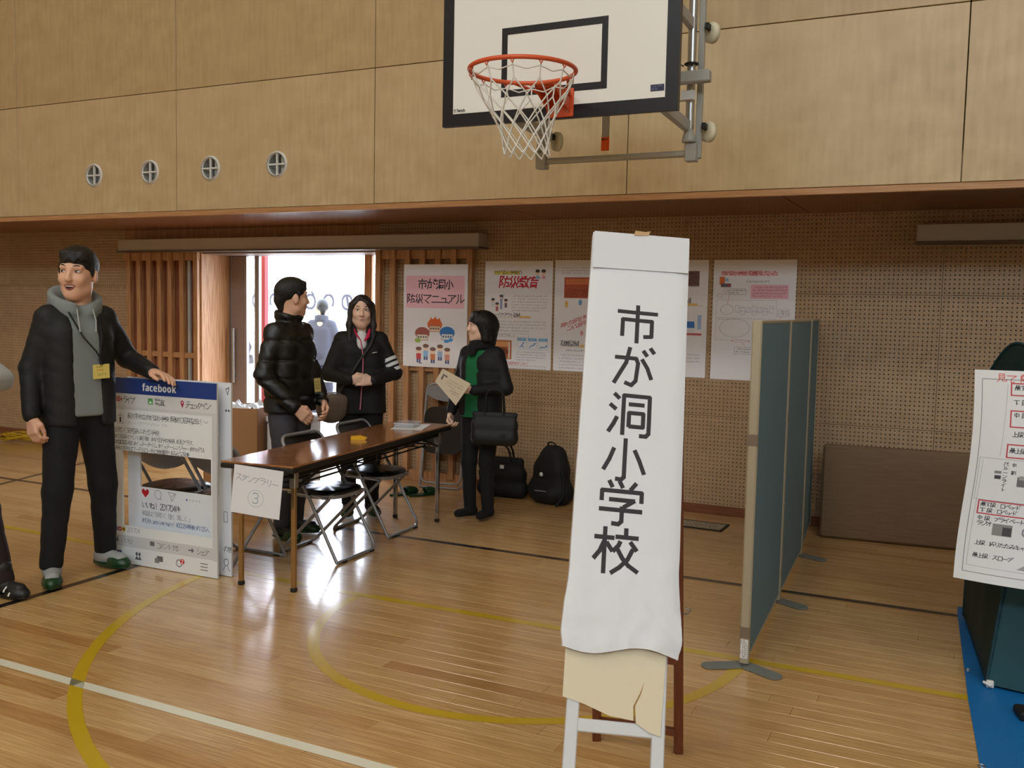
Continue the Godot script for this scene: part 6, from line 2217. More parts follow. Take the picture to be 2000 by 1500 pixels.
# ---------------------------------------------------------------- people (built 1.70 m tall, facing +z, then scaled)
func hand_mesh(side: float, curl: float, spread := 1.0) -> ArrayMesh:
	# wrist at the origin, fingers towards +y, palm towards +z, thumb on the side of -x * side
	var f := Field.new(Vector3(-0.085, -0.04, -0.05), Vector3(0.085, 0.20, 0.10), 0.004)
	f.cone(Vector3(0, -0.03, 0), Vector3(0, 0.01, 0), 0.026, 0.025, 0.012)
	for k in 4:
		var x := (-0.030 + 0.020 * k) * -side
		f.cone(Vector3(x * 0.55, 0.005, 0), Vector3(x, 0.078, 0), 0.016, 0.0125, 0.014)
		var lens: Array = [[0.040, 0.024, 0.020], [0.045, 0.028, 0.021], [0.042, 0.026, 0.020], [0.032, 0.020, 0.018]][k]
		var p := Vector3(x, 0.080, 0)
		var ang := 0.0
		for s in 3:
			ang += curl * [0.9, 1.05, 0.7][s]
			var q := p + Vector3(x * 0.18 * spread * (1.0 - curl * 0.5), cos(ang), sin(ang)).normalized() * float(lens[s])
			f.cone(p, q, 0.0098 - 0.0006 * s, 0.0092 - 0.0008 * s, 0.004)
			p = q
	var tx := -side
	f.cone(Vector3(tx * 0.016, 0.012, 0.006), Vector3(tx * 0.044, 0.046, 0.018), 0.016, 0.0125, 0.012)
	f.cone(Vector3(tx * 0.044, 0.046, 0.018), Vector3(tx * (0.050 - 0.02 * curl), 0.076, 0.026 + 0.012 * curl), 0.0115, 0.0105, 0.005)
	f.cone(Vector3(tx * (0.050 - 0.02 * curl), 0.076, 0.026 + 0.012 * curl), Vector3(tx * (0.052 - 0.035 * curl), 0.098, 0.032 + 0.014 * curl), 0.0105, 0.009, 0.004)
	return f.mesh()
func head_mesh(k: Dictionary) -> ArrayMesh:
	var f := Field.new(Vector3(-0.105, -0.16, -0.125), Vector3(0.105, 0.135, 0.135), 0.0045)
	var wd: float = k.get("face_width", 1.0)
	f.ell(Vector3(0, 0.030, -0.012), Vector3(0.074 * wd, 0.086, 0.092), 0.02)
	f.ell(Vector3(0, -0.034, 0.016), Vector3(0.062 * wd, 0.078, 0.070), 0.03)
	f.cone(Vector3(0, -0.092, 0.056), Vector3(0, -0.096, 0.052), 0.024, 0.022, 0.03)
	for s in [-1.0, 1.0]:
		f.ell(Vector3(s * 0.036 * wd, -0.026, 0.058), Vector3(0.024, 0.022, 0.022), 0.02)          # cheeks
		f.cone(Vector3(s * 0.046 * wd, -0.070, 0.010), Vector3(s * 0.016, -0.098, 0.048), 0.020, 0.016, 0.03)   # jaw
		f.cone(Vector3(s * 0.014, 0.030, 0.080), Vector3(s * 0.044 * wd, 0.028, 0.066), 0.009, 0.008, 0.016)     # brow
		f.ell(Vector3(s * 0.078 * wd, -0.008, -0.008), Vector3(0.010, 0.032, 0.019), 0.008, Basis(Vector3.UP, s * 0.45))
		f.carve(Vector3(s * 0.032 * wd, 0.010, 0.096), Vector3(0.019, 0.010, 0.014), 0.012)
	f.cone(Vector3(0, 0.016, 0.082), Vector3(0, -0.024, 0.100), 0.0075, 0.0115, 0.014)
	f.ell(Vector3(0, -0.029, 0.094), Vector3(0.017, 0.009, 0.012), 0.010)
	if k.get("smile", false):
		f.carve(Vector3(0, -0.061, 0.092), Vector3(0.024, 0.010, 0.020), 0.006)
	else:
		f.ell(Vector3(0, -0.054, 0.082), Vector3(0.020, 0.005, 0.010), 0.008)
		f.ell(Vector3(0, -0.064, 0.081), Vector3(0.018, 0.006, 0.010), 0.008)
	f.cone(Vector3(0, -0.06, -0.02), Vector3(0, -0.15, -0.03), 0.050, 0.052, 0.03)
	return f.mesh()
func hair_mesh(style: String, wd: float) -> ArrayMesh:
	var f := Field.new(Vector3(-0.135, -0.30, -0.16), Vector3(0.135, 0.155, 0.135), 0.0055)
	match style:
		"short":
			f.ell(Vector3(0, 0.040, -0.018), Vector3(0.081 * wd, 0.086, 0.098), 0.02)
			f.ell(Vector3(0.0, 0.086, 0.010), Vector3(0.058, 0.030, 0.058), 0.04)
			f.cone(Vector3(0, -0.02, -0.082), Vector3(0, -0.072, -0.066), 0.036, 0.026, 0.03)
			f.carve(Vector3(0, -0.036, 0.112), Vector3(0.074 * wd, 0.088, 0.074), 0.010)
			for s in [-1.0, 1.0]:
				f.cone(Vector3(s * 0.074 * wd, 0.03, 0.014), Vector3(s * 0.075 * wd, -0.020, 0.012), 0.010, 0.005, 0.010)
				f.carve(Vector3(s * 0.084 * wd, -0.022, -0.006), Vector3(0.026, 0.034, 0.022), 0.006)
			# uneven fringe
			for q in 9:
				var x := lerpf(-0.056, 0.056, q / 8.0) * wd
				f.cone(Vector3(x * 0.8, 0.088, 0.060), Vector3(x * 1.05 + 0.006, 0.060 + 0.009 * sin(q * 2.3) + 8.0 * x * x * 0.4, 0.086 - 9.0 * x * x), 0.015, 0.006, 0.012)
		"long":
			f.ell(Vector3(0, 0.036, -0.018), Vector3(0.083 * wd, 0.088, 0.098), 0.02)
			f.cone(Vector3(0, 0.0, -0.07), Vector3(0, -0.20, -0.070), 0.056, 0.045, 0.05)
			f.carve(Vector3(0.0, -0.020, 0.100), Vector3(0.066, 0.108, 0.084), 0.010)
			for s in [-1.0, 1.0]:
				f.cone(Vector3(s * 0.076, 0.05, 0.004), Vector3(s * 0.086, -0.10, 0.012), 0.018, 0.022, 0.02)
				f.cone(Vector3(s * 0.086, -0.10, 0.012), Vector3(s * 0.080, -0.25, 0.050), 0.024, 0.014, 0.02)
				f.cone(Vector3(s * 0.07, 0.0, -0.04), Vector3(s * 0.075, -0.22, -0.03), 0.034, 0.026, 0.03)
			# parting with the fringe swept to her left
			f.cone(Vector3(-0.020, 0.100, 0.048), Vector3(0.040, 0.064, 0.082), 0.013, 0.009, 0.014)
			f.cone(Vector3(0.040, 0.062, 0.084), Vector3(0.070, 0.000, 0.062), 0.012, 0.009, 0.012)
			f.cone(Vector3(-0.020, 0.100, 0.048), Vector3(-0.066, 0.045, 0.056), 0.013, 0.009, 0.014)
		"bob":
			f.ell(Vector3(0, 0.038, -0.020), Vector3(0.088 * wd, 0.092, 0.106), 0.02)
			for s in [-1.0, 1.0]:
				f.cone(Vector3(s * 0.066, 0.03, -0.02), Vector3(s * 0.074, -0.09, -0.030), 0.040, 0.034, 0.05)
			f.cone(Vector3(0, 0.0, -0.07), Vector3(0, -0.12, -0.070), 0.072, 0.056, 0.05)
			f.carve(Vector3(0, -0.050, 0.102), Vector3(0.140, 0.102, 0.084), 0.010)
			for q in 9:
				var x := lerpf(-0.062, 0.062, q / 8.0) * wd
				f.cone(Vector3(x * 0.8, 0.092, 0.048), Vector3(x * 1.1, 0.046 - 4.0 * x * x, 0.083 - 8.0 * x * x), 0.020, 0.010, 0.02)
	return f.mesh()
func person(label: String, at: Vector3, turn: float, k: Dictionary) -> Node3D:
	var t := thing("person", label, "person", at, turn, k.get("group", ""))
	var sc: float = k.height / 1.70
	t.scale = Vector3.ONE * sc
	var skin: Material = k.skin
	var arms: Array = k.arms             # [elbow, wrist, hand direction, palm normal, curl] for his left (+x) and right (-x)
	var feet: Array = k.feet             # [position, turn] for left and right
	var fat: float = k.get("fat", 1.0)
	# ---- body: neck, trunk, arms and legs under the clothes, head and hands, one mesh
	var hb: Basis = Basis(Vector3.UP, k.head_turn) * Basis(Vector3.RIGHT, k.get("head_nod", 0.0)) * Basis(Vector3.FORWARD, k.get("head_roll", 0.0))
	var hs: float = k.get("head_size", 1.06)
	hb = hb * hs
	var hc := Vector3(0, 1.585 + 0.10 * (hs - 1.0), 0.018)
	var b := Field.new(Vector3(-0.55, 0.0, -0.4), Vector3(0.55, 1.56, 0.5), 0.022)
	b.cone(Vector3(0, 1.40, -0.012), hc + hb * Vector3(0, -0.07, -0.02), 0.055, 0.048, 0.03)
	b.cone(Vector3(0, 0.95, 0), Vector3(0, 1.36, -0.01), 0.085, 0.085, 0.05)
	for i in 2:
		var s := 1.0 if i == 0 else -1.0
		b.cone(Vector3(s * 0.06, 1.36, -0.01), Vector3(s * 0.145, 1.365, -0.01), 0.05, 0.042, 0.05)
		b.cone(Vector3(s * 0.145, 1.365, -0.01), arms[i][0], 0.045, 0.036, 0.03)
		b.cone(arms[i][0], arms[i][1], 0.036, 0.027, 0.02)
		var ft: Vector3 = feet[i][0]
		var kn: Vector3 = Vector3(s * 0.09, 0.90, 0).lerp(ft + Vector3(0, 0.09, 0), 0.52) + Vector3(0, 0, 0.03)
		b.cone(Vector3(s * 0.08, 0.92, 0), kn, 0.06, 0.045, 0.04)
		b.cone(kn, ft + Vector3(0, 0.09, -0.015), 0.042, 0.030, 0.02)
		b.cone(ft + Vector3(0, 0.06, -0.02), ft + Basis(Vector3.UP, feet[i][1]) * Vector3(0, 0.035, 0.07), 0.026, 0.022, 0.01)
	var parts := [b.mesh()]
	var st := SurfaceTool.new()
	st.append_from(parts[0], 0, Transform3D())
	st.append_from(head_mesh(k), 0, Transform3D(hb, hc))
	for i in 2:
		var y: Vector3 = arms[i][2].normalized()
		var z: Vector3 = (arms[i][3] - y * y.dot(arms[i][3])).normalized()
		st.append_from(hand_mesh(1.0 if i == 0 else -1.0, arms[i][4]), 0, Transform3D(Basis(y.cross(z), y, z), arms[i][1]))
	put("body", st.commit(), skin, t)
	# ---- face
	var eye_white := mat(Color(0.86, 0.84, 0.82), 0.3)
	var iris := mat(Color(0.05, 0.035, 0.03), 0.2)
	var wd: float = k.get("face_width", 1.0)
	for s in [-1.0, 1.0]:
		var ep := hc + hb * Vector3(s * 0.032 * wd, 0.009, 0.0715)
		var eye := ball("eye", ep, Vector3(0.0155, 0.0044 if k.get("smile", false) else 0.0054, 0.011), eye_white, t, hb * Basis(Vector3.FORWARD, s * -0.06))
		var look: Vector3 = k.get("look", Vector3.ZERO)
		ball("iris", hc + hb * (Vector3(s * 0.032 * wd, 0.009, 0.0785) + look), Vector3(0.0058, 0.0046, 0.0050), iris, t, hb)
		eye.name = "eye"
		var e := mb()
		tube(e, [hc + hb * Vector3(s * 0.016, 0.033, 0.086), hc + hb * Vector3(s * 0.034 * wd, 0.038, 0.080), hc + hb * Vector3(s * 0.050 * wd, 0.031, 0.064)], [0.0035, 0.0042, 0.0025], 6, false, 0.7)
		obj("eyebrow", e, M.hair, t)
		e = mb()
		tube(e, [hc + hb * Vector3(s * 0.018, 0.012, 0.078), hc + hb * Vector3(s * 0.033 * wd, 0.0148, 0.0808), hc + hb * Vector3(s * 0.048 * wd, 0.010, 0.068)], 0.0018, 6)
		obj("eyelid", e, M.hair, t)
	if k.get("smile", false):
		ball("mouth", hc + hb * Vector3(0, -0.061, 0.0735), Vector3(0.024, 0.0105, 0.010), mat(Color(0.22, 0.06, 0.05), 0.5), t, hb)
		ball("teeth", hc + hb * Vector3(0, -0.0575, 0.0765), Vector3(0.021, 0.0052, 0.0090), mat(Color(0.90, 0.88, 0.83), 0.25), t, hb)
	var lip := mb()
	var lc: Color = k.get("lips", Color(0.62, 0.33, 0.29))
	if k.get("smile", false):
		tube(lip, [hc + hb * Vector3(-0.026, -0.054, 0.076), hc + hb * Vector3(-0.012, -0.051, 0.086), hc + hb * Vector3(0.0, -0.0515, 0.088), hc + hb * Vector3(0.012, -0.051, 0.086), hc + hb * Vector3(0.026, -0.054, 0.076)], [0.002, 0.003, 0.003, 0.003, 0.002], 6)
		tube(lip, [hc + hb * Vector3(-0.026, -0.054, 0.076), hc + hb * Vector3(-0.013, -0.069, 0.084), hc + hb * Vector3(0.0, -0.072, 0.086), hc + hb * Vector3(0.013, -0.069, 0.084), hc + hb * Vector3(0.026, -0.054, 0.076)], [0.002, 0.0035, 0.004, 0.0035, 0.002], 6)
	else:
		tube(lip, [hc + hb * Vector3(-0.022, -0.059, 0.080), hc + hb * Vector3(-0.008, -0.0565, 0.0905), hc + hb * Vector3(0.008, -0.0565, 0.0905), hc + hb * Vector3(0.022, -0.059, 0.080)], [0.001, 0.0032, 0.0032, 0.001], 6)
		tube(lip, [hc + hb * Vector3(-0.020, -0.060, 0.080), hc + hb * Vector3(0.0, -0.0635, 0.0895), hc + hb * Vector3(0.020, -0.060, 0.080)], [0.001, 0.004, 0.001], 6)
	obj("lips", lip, mat(lc, 0.4), t)
	var ho := put("hair", hair_mesh(k.hair, wd), M.hair_brown if k.hair == "long" else M.hair, t)
	ho.transform = Transform3D(hb, hc)
	# ---- top
	var j := Field.new(Vector3(-0.55, 0.6, -0.4), Vector3(0.55, 1.60, 0.5), 0.013)
	var hem: float = k.get("hem", 0.86)
	for i in 2:
		var s := 1.0 if i == 0 else -1.0
		j.cone(Vector3(s * 0.068 * fat, hem - 0.04, 0.0), Vector3(s * 0.068, 1.28, 0.0), 0.110 * fat, 0.108 * fat, 0.05)
		j.cone(Vector3(s * 0.02, 1.395, -0.01), Vector3(s * 0.135, 1.372, -0.012), 0.062, 0.056 * fat, 0.05)
		j.cone(Vector3(s * 0.145, 1.362, -0.012), arms[i][0], 0.060 * fat, 0.053 * fat, 0.03)
		var cuff: Vector3 = arms[i][0].lerp(arms[i][1], 0.95)
		j.cone(arms[i][0], cuff, 0.053 * fat, 0.041 * fat, 0.02)
	if k.get("collar", 0.0) > 0.0:
		for q in 24:
			var a := TAU * q / 24.0
			var c := Vector3(cos(a) * 0.072, 1.43 + 0.012 * -sin(a), -0.012 + sin(a) * 0.068)
			if not (k.get("open", false) and sin(a) > 0.75):
				j.cone(c, c + Vector3(cos(a) * 0.010, k.collar, sin(a) * 0.006), 0.020, 0.016, 0.02)
		j.carve(Vector3(0, 1.53, 0.0), Vector3(0.060, 0.115, 0.060), 0.012)
	j.cut_box(Vector3(0, hem - 0.25, 0), Vector3(0.16 * fat + 0.035, 0.25, 0.25))
	if k.get("quilt", 0.0) > 0.0:
		j.quilt(k.quilt, k.get("quilt_step", 0.095), 0.010, k.get("quilt_slant", 0.0))
	if k.get("open", false):
		# jacket worn open: the front strip is cut away
		var ow: float = k.get("open_width", 0.055)
		var oy: float = k.get("open_from", 0.65)
		j.cut_box(Vector3(k.get("open_x", 0.0), (1.55 + oy) * 0.5, 0.25), Vector3(ow, (1.55 - oy) * 0.5, 0.25), Basis(Vector3.FORWARD, k.get("open_lean", 0.0)))
	put("jacket", j.mesh(), k.top, t)
	if k.has("inner"):
		var g := Field.new(Vector3(-0.30, 0.70, -0.25), Vector3(0.30, 1.56, 0.28), 0.013)
		for s in [-1.0, 1.0]:
			g.cone(Vector3(s * 0.056, k.get("inner_hem", 0.84), 0.008), Vector3(s * 0.058, 1.28, 0.008), 0.100 * fat, 0.096 * fat, 0.06)
			g.cone(Vector3(0, 1.40, -0.005), Vector3(s * 0.10, 1.36, -0.01), 0.066, 0.055, 0.05)
		if k.get("hood", false):
			for q in 32:
				var a := TAU * q / 32.0
				var c := Vector3(cos(a) * 0.104, 1.448 - 0.048 * sin(a), -0.02 + sin(a) * 0.098)
				if sin(a) > 0.93:
					continue
				g.cone(c, c + Vector3(cos(a) * 0.012, 0.030, sin(a) * 0.010 - 0.004), 0.026, 0.016, 0.02)
			g.cone(Vector3(-0.06, 1.43, -0.11), Vector3(0.06, 1.43, -0.11), 0.05, 0.05, 0.04)
			g.carve(Vector3(0, 1.53, 0.0), Vector3(0.074, 0.125, 0.080), 0.014)
		else:
			g.carve(Vector3(0, 1.50, 0.01), Vector3(0.056, 0.09, 0.062), 0.012)
		g.cut_box(Vector3(0, k.get("inner_hem", 0.84) - 0.12, 0), Vector3(0.3, 0.12, 0.3))
		put(k.get("inner_name", "hoodie"), g.mesh(), k.inner, t)
	# ---- trousers
	var l := Field.new(Vector3(-0.35, 0.02, -0.35), Vector3(0.35, 1.08, 0.35), 0.013)
	l.cone(Vector3(-0.055, 0.93, -0.005), Vector3(0.055, 0.93, -0.005), 0.105 * fat, 0.105 * fat, 0.04)
	for i in 2:
		var s := 1.0 if i == 0 else -1.0
		var an: Vector3 = feet[i][0] + Vector3(0, 0.085, -0.01)
		var kn: Vector3 = Vector3(s * 0.09, 0.90, 0).lerp(an, 0.52) + Vector3(0, 0, 0.025)
		l.cone(Vector3(s * 0.080, 0.89, -0.005), kn, 0.098, 0.068 * k.get("leg", 1.0), 0.035)
		l.cone(kn, an, 0.068 * k.get("leg", 1.0), 0.054 * k.get("leg", 1.0), 0.03)
	l.cut_box(Vector3(0, -0.02, 0), Vector3(0.6, k.get("trouser_end", 0.10), 0.6))
	l.quilt(0.003, 0.17, 0.02, 0.5)
	put("trousers", l.mesh(), k.bottom, t)
	# ---- socks and slippers or shoes
	for i in 2:
		var ft: Vector3 = feet[i][0]
		var fb := Basis(Vector3.UP, feet[i][1])
		var f := Field.new(Vector3(-0.09, -0.02, -0.12), Vector3(0.09, 0.20, 0.22), 0.010)
		f.cone(Vector3(0, 0.15, -0.012), Vector3(0, 0.055, -0.02), 0.046, 0.044, 0.02)
		f.cone(Vector3(0, 0.046, -0.035), Vector3(0, 0.042, 0.11), 0.040, 0.036, 0.03)
		f.cut_box(Vector3(0, -0.036, 0), Vector3(0.2, 0.05, 0.4))
		var so := put("sock", f.mesh(), k.get("sock", M.dark), t)
		so.transform = Transform3D(fb, ft)
		if k.has("slipper"):
			slipper(t, ft + fb * Vector3(0, 0, 0.035), feet[i][1], k.slipper, M.dark)
	return t

func build_people() -> void:
	var black_nylon := cloth(Color(0.032, 0.036, 0.038), 0.68, 12.0, 0.5)
	var navy_trouser := cloth(Color(0.030, 0.036, 0.058), 0.85, 12.0, 0.5)
	var grey_sock := cloth(Color(0.62, 0.63, 0.63), 0.9, 14.0, 0.5)
	var black_cloth := cloth(Color(0.028, 0.028, 0.034), 0.85, 12.0, 0.5)
	var down := Vector3(0, -1, 0.1)
	# man holding the photo frame
	var m1 := person("smiling man in open black jacket over grey hoodie, hand on the photo frame", Vector3(-4.48, 0.001, -3.65), deg_to_rad(72), {
		"height": 1.80, "skin": M.skin, "hair": "short", "smile": true, "head_turn": deg_to_rad(-46), "head_size": 1.13, "head_nod": 0.02, "head_roll": 0.05, "look": Vector3(-0.003, 0, 0),
		"arms": [[Vector3(0.285, 1.15, -0.05), Vector3(0.320, 1.085, 0.185), Vector3(0.25, -0.10, 1.0), Vector3(-0.3, -1, 0.1), 0.30],
			[Vector3(-0.215, 1.11, -0.05), Vector3(-0.245, 0.865, 0.03), Vector3(0.02, -1, 0.22), Vector3(1, 0.0, -0.25), 0.62]],
		"feet": [[Vector3(0.17, 0.012, -0.085), 0.32], [Vector3(-0.17, 0.012, 0.06), -0.35]],
		"top": black_nylon, "bottom": navy_trouser, "inner": cloth(Color(0.50, 0.53, 0.53), 0.9, 12.0, 0.6), "hood": true, "open": true, "open_width": 0.062, "open_x": 0.005, "open_lean": -0.04, "inner_hem": 0.86, "hem": 0.81,
		"quilt": 0.0025, "quilt_step": 0.075, "quilt_slant": 0.55, "sock": grey_sock, "slipper": M.green, "fat": 1.07, "leg": 1.05})
	var st := mb()
	tube(st, [Vector3(-0.075, 1.40, 0.085), Vector3(-0.02, 1.27, 0.135), Vector3(0.040, 1.20, 0.138), Vector3(0.060, 1.165, 0.137)], 0.006, 6, false, 0.6)
	tube(st, [Vector3(0.082, 1.39, 0.080), Vector3(0.075, 1.28, 0.126), Vector3(0.060, 1.165, 0.137)], 0.006, 6, false, 0.6)
	tube(st, [Vector3(0.060, 1.165, 0.137), Vector3(0.066, 1.13, 0.141)], 0.008, 6)
	obj("lanyard", st, M.black, m1)
	var pg := Page.new(96, 80, Color(0.86, 0.79, 0.42), GLYPHS)
	pg.small_print(14, 10, 60, 1, 12, 8, Color(0.35, 0.28, 0.15), 81)
	pg.small_print(14, 28, 62, 1, 12, 9, Color(0.75, 0.28, 0.15), 82)
	pg.small_print(16, 52, 80, 1, 12, 12, Color(0.35, 0.30, 0.18), 83)
	printed("name_card", Vector3(0.020, 1.130, 0.141), Vector3(0.108, 1.134, 0.136), Vector3(0.108, 1.060, 0.139), Vector3(0.020, 1.056, 0.144), paper_mat(pg.tex()), m1)
	st = mb()
	for s in [-0.035, 0.045]:
		tube(st, [Vector3(s, 1.415, 0.092), Vector3(s * 1.1, 1.36, 0.118), Vector3(s * 1.0, 1.30, 0.128)], 0.004, 6)
	obj("drawstring", st, cloth(Color(0.66, 0.67, 0.67)), m1)
	# man in the black puffer jacket, seen from behind his right side
	var m2 := person("man in a glossy black puffer jacket and grey trousers looking back towards the doorway", Vector3(-4.08, 0.001, -4.97), deg_to_rad(92), {
		"height": 1.70, "skin": M.skin, "hair": "short", "head_turn": deg_to_rad(58),
		"arms": [[Vector3(0.235, 1.10, 0.0), Vector3(0.13, 0.90, 0.17), Vector3(-0.3, -0.55, 0.5), Vector3(-0.8, 0, -0.5), 0.55],
			[Vector3(-0.245, 1.09, -0.02), Vector3(-0.15, 0.885, 0.16), Vector3(0.35, -0.6, 0.55), Vector3(0.8, 0, -0.5), 0.55]],
		"feet": [[Vector3(0.10, 0.012, -0.02), 0.2], [Vector3(-0.10, 0.012, 0.02), -0.2]],
		"top": cloth(Color(0.030, 0.036, 0.034), 0.34, 7.0, 0.5), "bottom": cloth(Color(0.27, 0.26, 0.285), 0.85, 12.0, 0.5), "collar": 0.05, "quilt": 0.013, "quilt_step": 0.125, "fat": 1.14, "hem": 0.84, "sock": M.dark, "slipper": M.green})
	pg = Page.new(48, 64, Color(0.80, 0.74, 0.46), GLYPHS)
	pg.small_print(8, 14, 40, 3, 14, 8, Color(0.4, 0.34, 0.2), 84)
	printed("name_card", Vector3(-0.02, 1.07, 0.205), Vector3(0.05, 1.07, 0.205), Vector3(0.05, 0.98, 0.213), Vector3(-0.02, 0.98, 0.213), paper_mat(pg.tex()), m2)
	# woman with folded hands
	var track := cloth(Color(0.020, 0.021, 0.030), 0.7, 12.0, 0.4)
	var w1 := person("woman with long dark hair and clasped hands in a navy track jacket with striped sleeve", Vector3(-4.07, 0.001, -5.76), deg_to_rad(38), {
		"height": 1.61, "skin": M.skin_light, "hair": "long", "head_turn": deg_to_rad(-2), "head_roll": 0.02, "face_width": 0.97, "lips": Color(0.66, 0.38, 0.36),
		"arms": [[Vector3(0.255, 1.12, 0.03), Vector3(0.075, 1.07, 0.235), Vector3(-0.9, 0.05, 0.25), Vector3(-0.1, -0.2, -1), 0.75],
			[Vector3(-0.250, 1.11, 0.03), Vector3(-0.085, 1.075, 0.225), Vector3(0.9, 0.0, 0.3), Vector3(0.1, 0.2, -1), 0.75]],
		"feet": [[Vector3(0.09, 0.012, 0.0), 0.2], [Vector3(-0.09, 0.012, 0.0), -0.2]],
		"top": track, "bottom": black_cloth, "collar": 0.045, "open": true, "open_width": 0.026, "open_from": 1.37, "fat": 1.10, "hem": 0.80, "sock": M.dark, "slipper": M.green, "quilt": 0.004, "quilt_step": 0.21})
	var sf := Field.new(Vector3(-0.10, 1.25, -0.05), Vector3(0.10, 1.48, 0.16), 0.009)
	sf.cone(Vector3(0, 1.33, 0.078), Vector3(0, 1.405, 0.052), 0.042, 0.040, 0.02)
	put("shirt", sf.mesh(), cloth(Color(0.86, 0.86, 0.87)), w1)
	var pink := cloth(Color(0.75, 0.10, 0.28))
	var pale_pink := mat(Color(0.80, 0.45, 0.55), 0.6)
	st = mb()
	tube(st, [Vector3(-0.055, 1.455, 0.058), Vector3(-0.04, 1.41, 0.085), Vector3(-0.012, 1.375, 0.112)], [0.008, 0.010, 0.006], 6, false, 0.6)
	tube(st, [Vector3(0.06, 1.455, 0.058), Vector3(0.045, 1.40, 0.096), Vector3(0.020, 1.37, 0.118)], [0.010, 0.016, 0.008], 6, false, 0.6)
	obj("collar_lining", st, pink, w1)
	st = mb()
	tube(st, [Vector3(-0.012, 1.375, 0.115), Vector3(0.004, 1.28, 0.134), Vector3(0.008, 1.20, 0.138), Vector3(0.006, 1.12, 0.138), Vector3(-0.012, 0.84, 0.138)], 0.005, 6)
	obj("zip", st, pale_pink, w1)
	st = mb()
	tube(st, [Vector3(0.10, 1.425, 0.06), Vector3(0.06, 1.33, 0.135), Vector3(-0.02, 1.22, 0.146), Vector3(-0.10, 1.08, 0.140), Vector3(-0.20, 0.93, 0.10)], 0.011, 6, false, 0.35)
	obj("bag_strap", st, mat(Color(0.13, 0.14, 0.13), 0.6), w1)
	# three white bands round her left sleeve
	for i in 3:
		st = mb()
		var el := Vector3(0.255, 1.12, 0.03)
		var sh := Vector3(0.145, 1.362, -0.012)
		var ax := (el - sh).normalized()
		var side := ax.cross(Vector3.FORWARD).normalized()
		var up := side.cross(ax)
		var c := sh.lerp(el, 0.60 + i * 0.16)
		var ring := []
		for q in 20:
			var a := TAU * q / 20
			ring.append(c + (side * cos(a) + up * sin(a)) * (0.0675 - i * 0.0022))
		for q in 20:
			var p0: Vector3 = ring[q]
			var p1: Vector3 = ring[(q + 1) % 20]
			quad(st, p0 - ax * 0.013, p1 - ax * 0.013, p1 + ax * 0.013, p0 + ax * 0.013, c)
		obj("sleeve_band", st, mat(Color(0.85, 0.86, 0.87), 0.7), w1)
	st = mb()
	tube(st, [Vector3(0.075, 1.275, 0.142), Vector3(0.090, 1.279, 0.138), Vector3(0.115, 1.282, 0.130)], [0.002, 0.004, 0.002], 6)
	obj("chest_mark", st, mat(Color(0.85, 0.85, 0.86), 0.6), w1)
	var sb := thing("shoulder_bag", "beige shoulder bag hanging at the hip of the woman with the striped sleeve", "bag", Vector3(-4.13, 0.70, -5.49), deg_to_rad(60))
	var f := Field.new(Vector3(-0.14, -0.02, -0.09), Vector3(0.14, 0.27, 0.09), 0.010)
	f.ell(Vector3(0, 0.10, 0), Vector3(0.115, 0.095, 0.042), 0.03)
	f.cone(Vector3(-0.085, 0.18, 0), Vector3(0.085, 0.18, 0), 0.018, 0.018, 0.09)
	put("body", f.mesh(), mat(Color(0.46, 0.40, 0.35), 0.55), sb)
	st = mb()
	tube(st, [Vector3(-0.09, 0.20, 0.0), Vector3(-0.04, 0.225, 0.01), Vector3(0.04, 0.225, 0.01), Vector3(0.09, 0.20, 0)], 0.006, 6)
	obj("zip", st, M.steel, sb)
	# woman with papers and a handbag
	var w2 := person("woman in dark coat and green top looking sideways, holding a sheet of paper", Vector3(-3.24, 0.001, -6.08), deg_to_rad(-6), {
		"height": 1.51, "skin": M.skin_light, "hair": "bob", "head_turn": deg_to_rad(-46), "head_nod": -0.04, "face_width": 0.98, "lips": Color(0.66, 0.38, 0.36),
		"arms": [[Vector3(0.240, 1.10, -0.01), Vector3(0.06, 1.085, 0.215), Vector3(-0.8, 0.1, 0.35), Vector3(-0.2, 0.6, -0.6), 0.6],
			[Vector3(-0.230, 1.10, -0.01), Vector3(-0.245, 0.875, 0.07), Vector3(0.0, -1, 0.25), Vector3(1, 0, 0), 1.0]],
		"feet": [[Vector3(0.075, 0.012, -0.01), 0.05], [Vector3(-0.075, 0.012, 0.03), -0.35]],
		"top": cloth(Color(0.022, 0.026, 0.045), 0.7, 10.0, 0.5), "bottom": black_cloth, "collar": 0.055, "open": true, "open_width": 0.042, "open_x": -0.03, "fat": 1.08, "hem": 0.86, "inner": cloth(Color(0.06, 0.42, 0.24)), "inner_name": "green_top", "inner_hem": 0.85, "sock": black_cloth, "leg": 0.95, "trouser_end": 0.09, "quilt": 0.004, "quilt_step": 0.19})
	f = Field.new(Vector3(-0.16, 1.36, -0.16), Vector3(0.16, 1.54, 0.18), 0.010)
	for q in 14:
		var a := TAU * q / 14.0
		f.cone(Vector3(cos(a) * 0.075, 1.43, sin(a) * 0.075), Vector3(cos(a) * 0.078, 1.465, sin(a) * 0.078), 0.028, 0.024, 0.02)
	f.cone(Vector3(-0.03, 1.42, 0.09), Vector3(-0.02, 1.30, 0.125), 0.04, 0.03, 0.03)
	put("scarf", f.mesh(), black_cloth, w2)
	var pp := thing("paper_sheet", "cream printed sheet held by the woman in the dark coat", "paper", Vector3(-3.305, 1.00, -5.80), deg_to_rad(4))
	pg = Page.new(300, 210, Color(0.82, 0.76, 0.66), GLYPHS)
	pg.rect(34, 36, 52, 120, Color(0.42, 0.38, 0.36)); pg.rect(34, 36, 84, 50, Color(0.42, 0.38, 0.36))
	pg.small_print(100, 50, 270, 3, 22, 10, Color(0.45, 0.42, 0.40), 91)
	pg.small_print(170, 116, 280, 2, 18, 12, Color(0.25, 0.22, 0.22), 92)
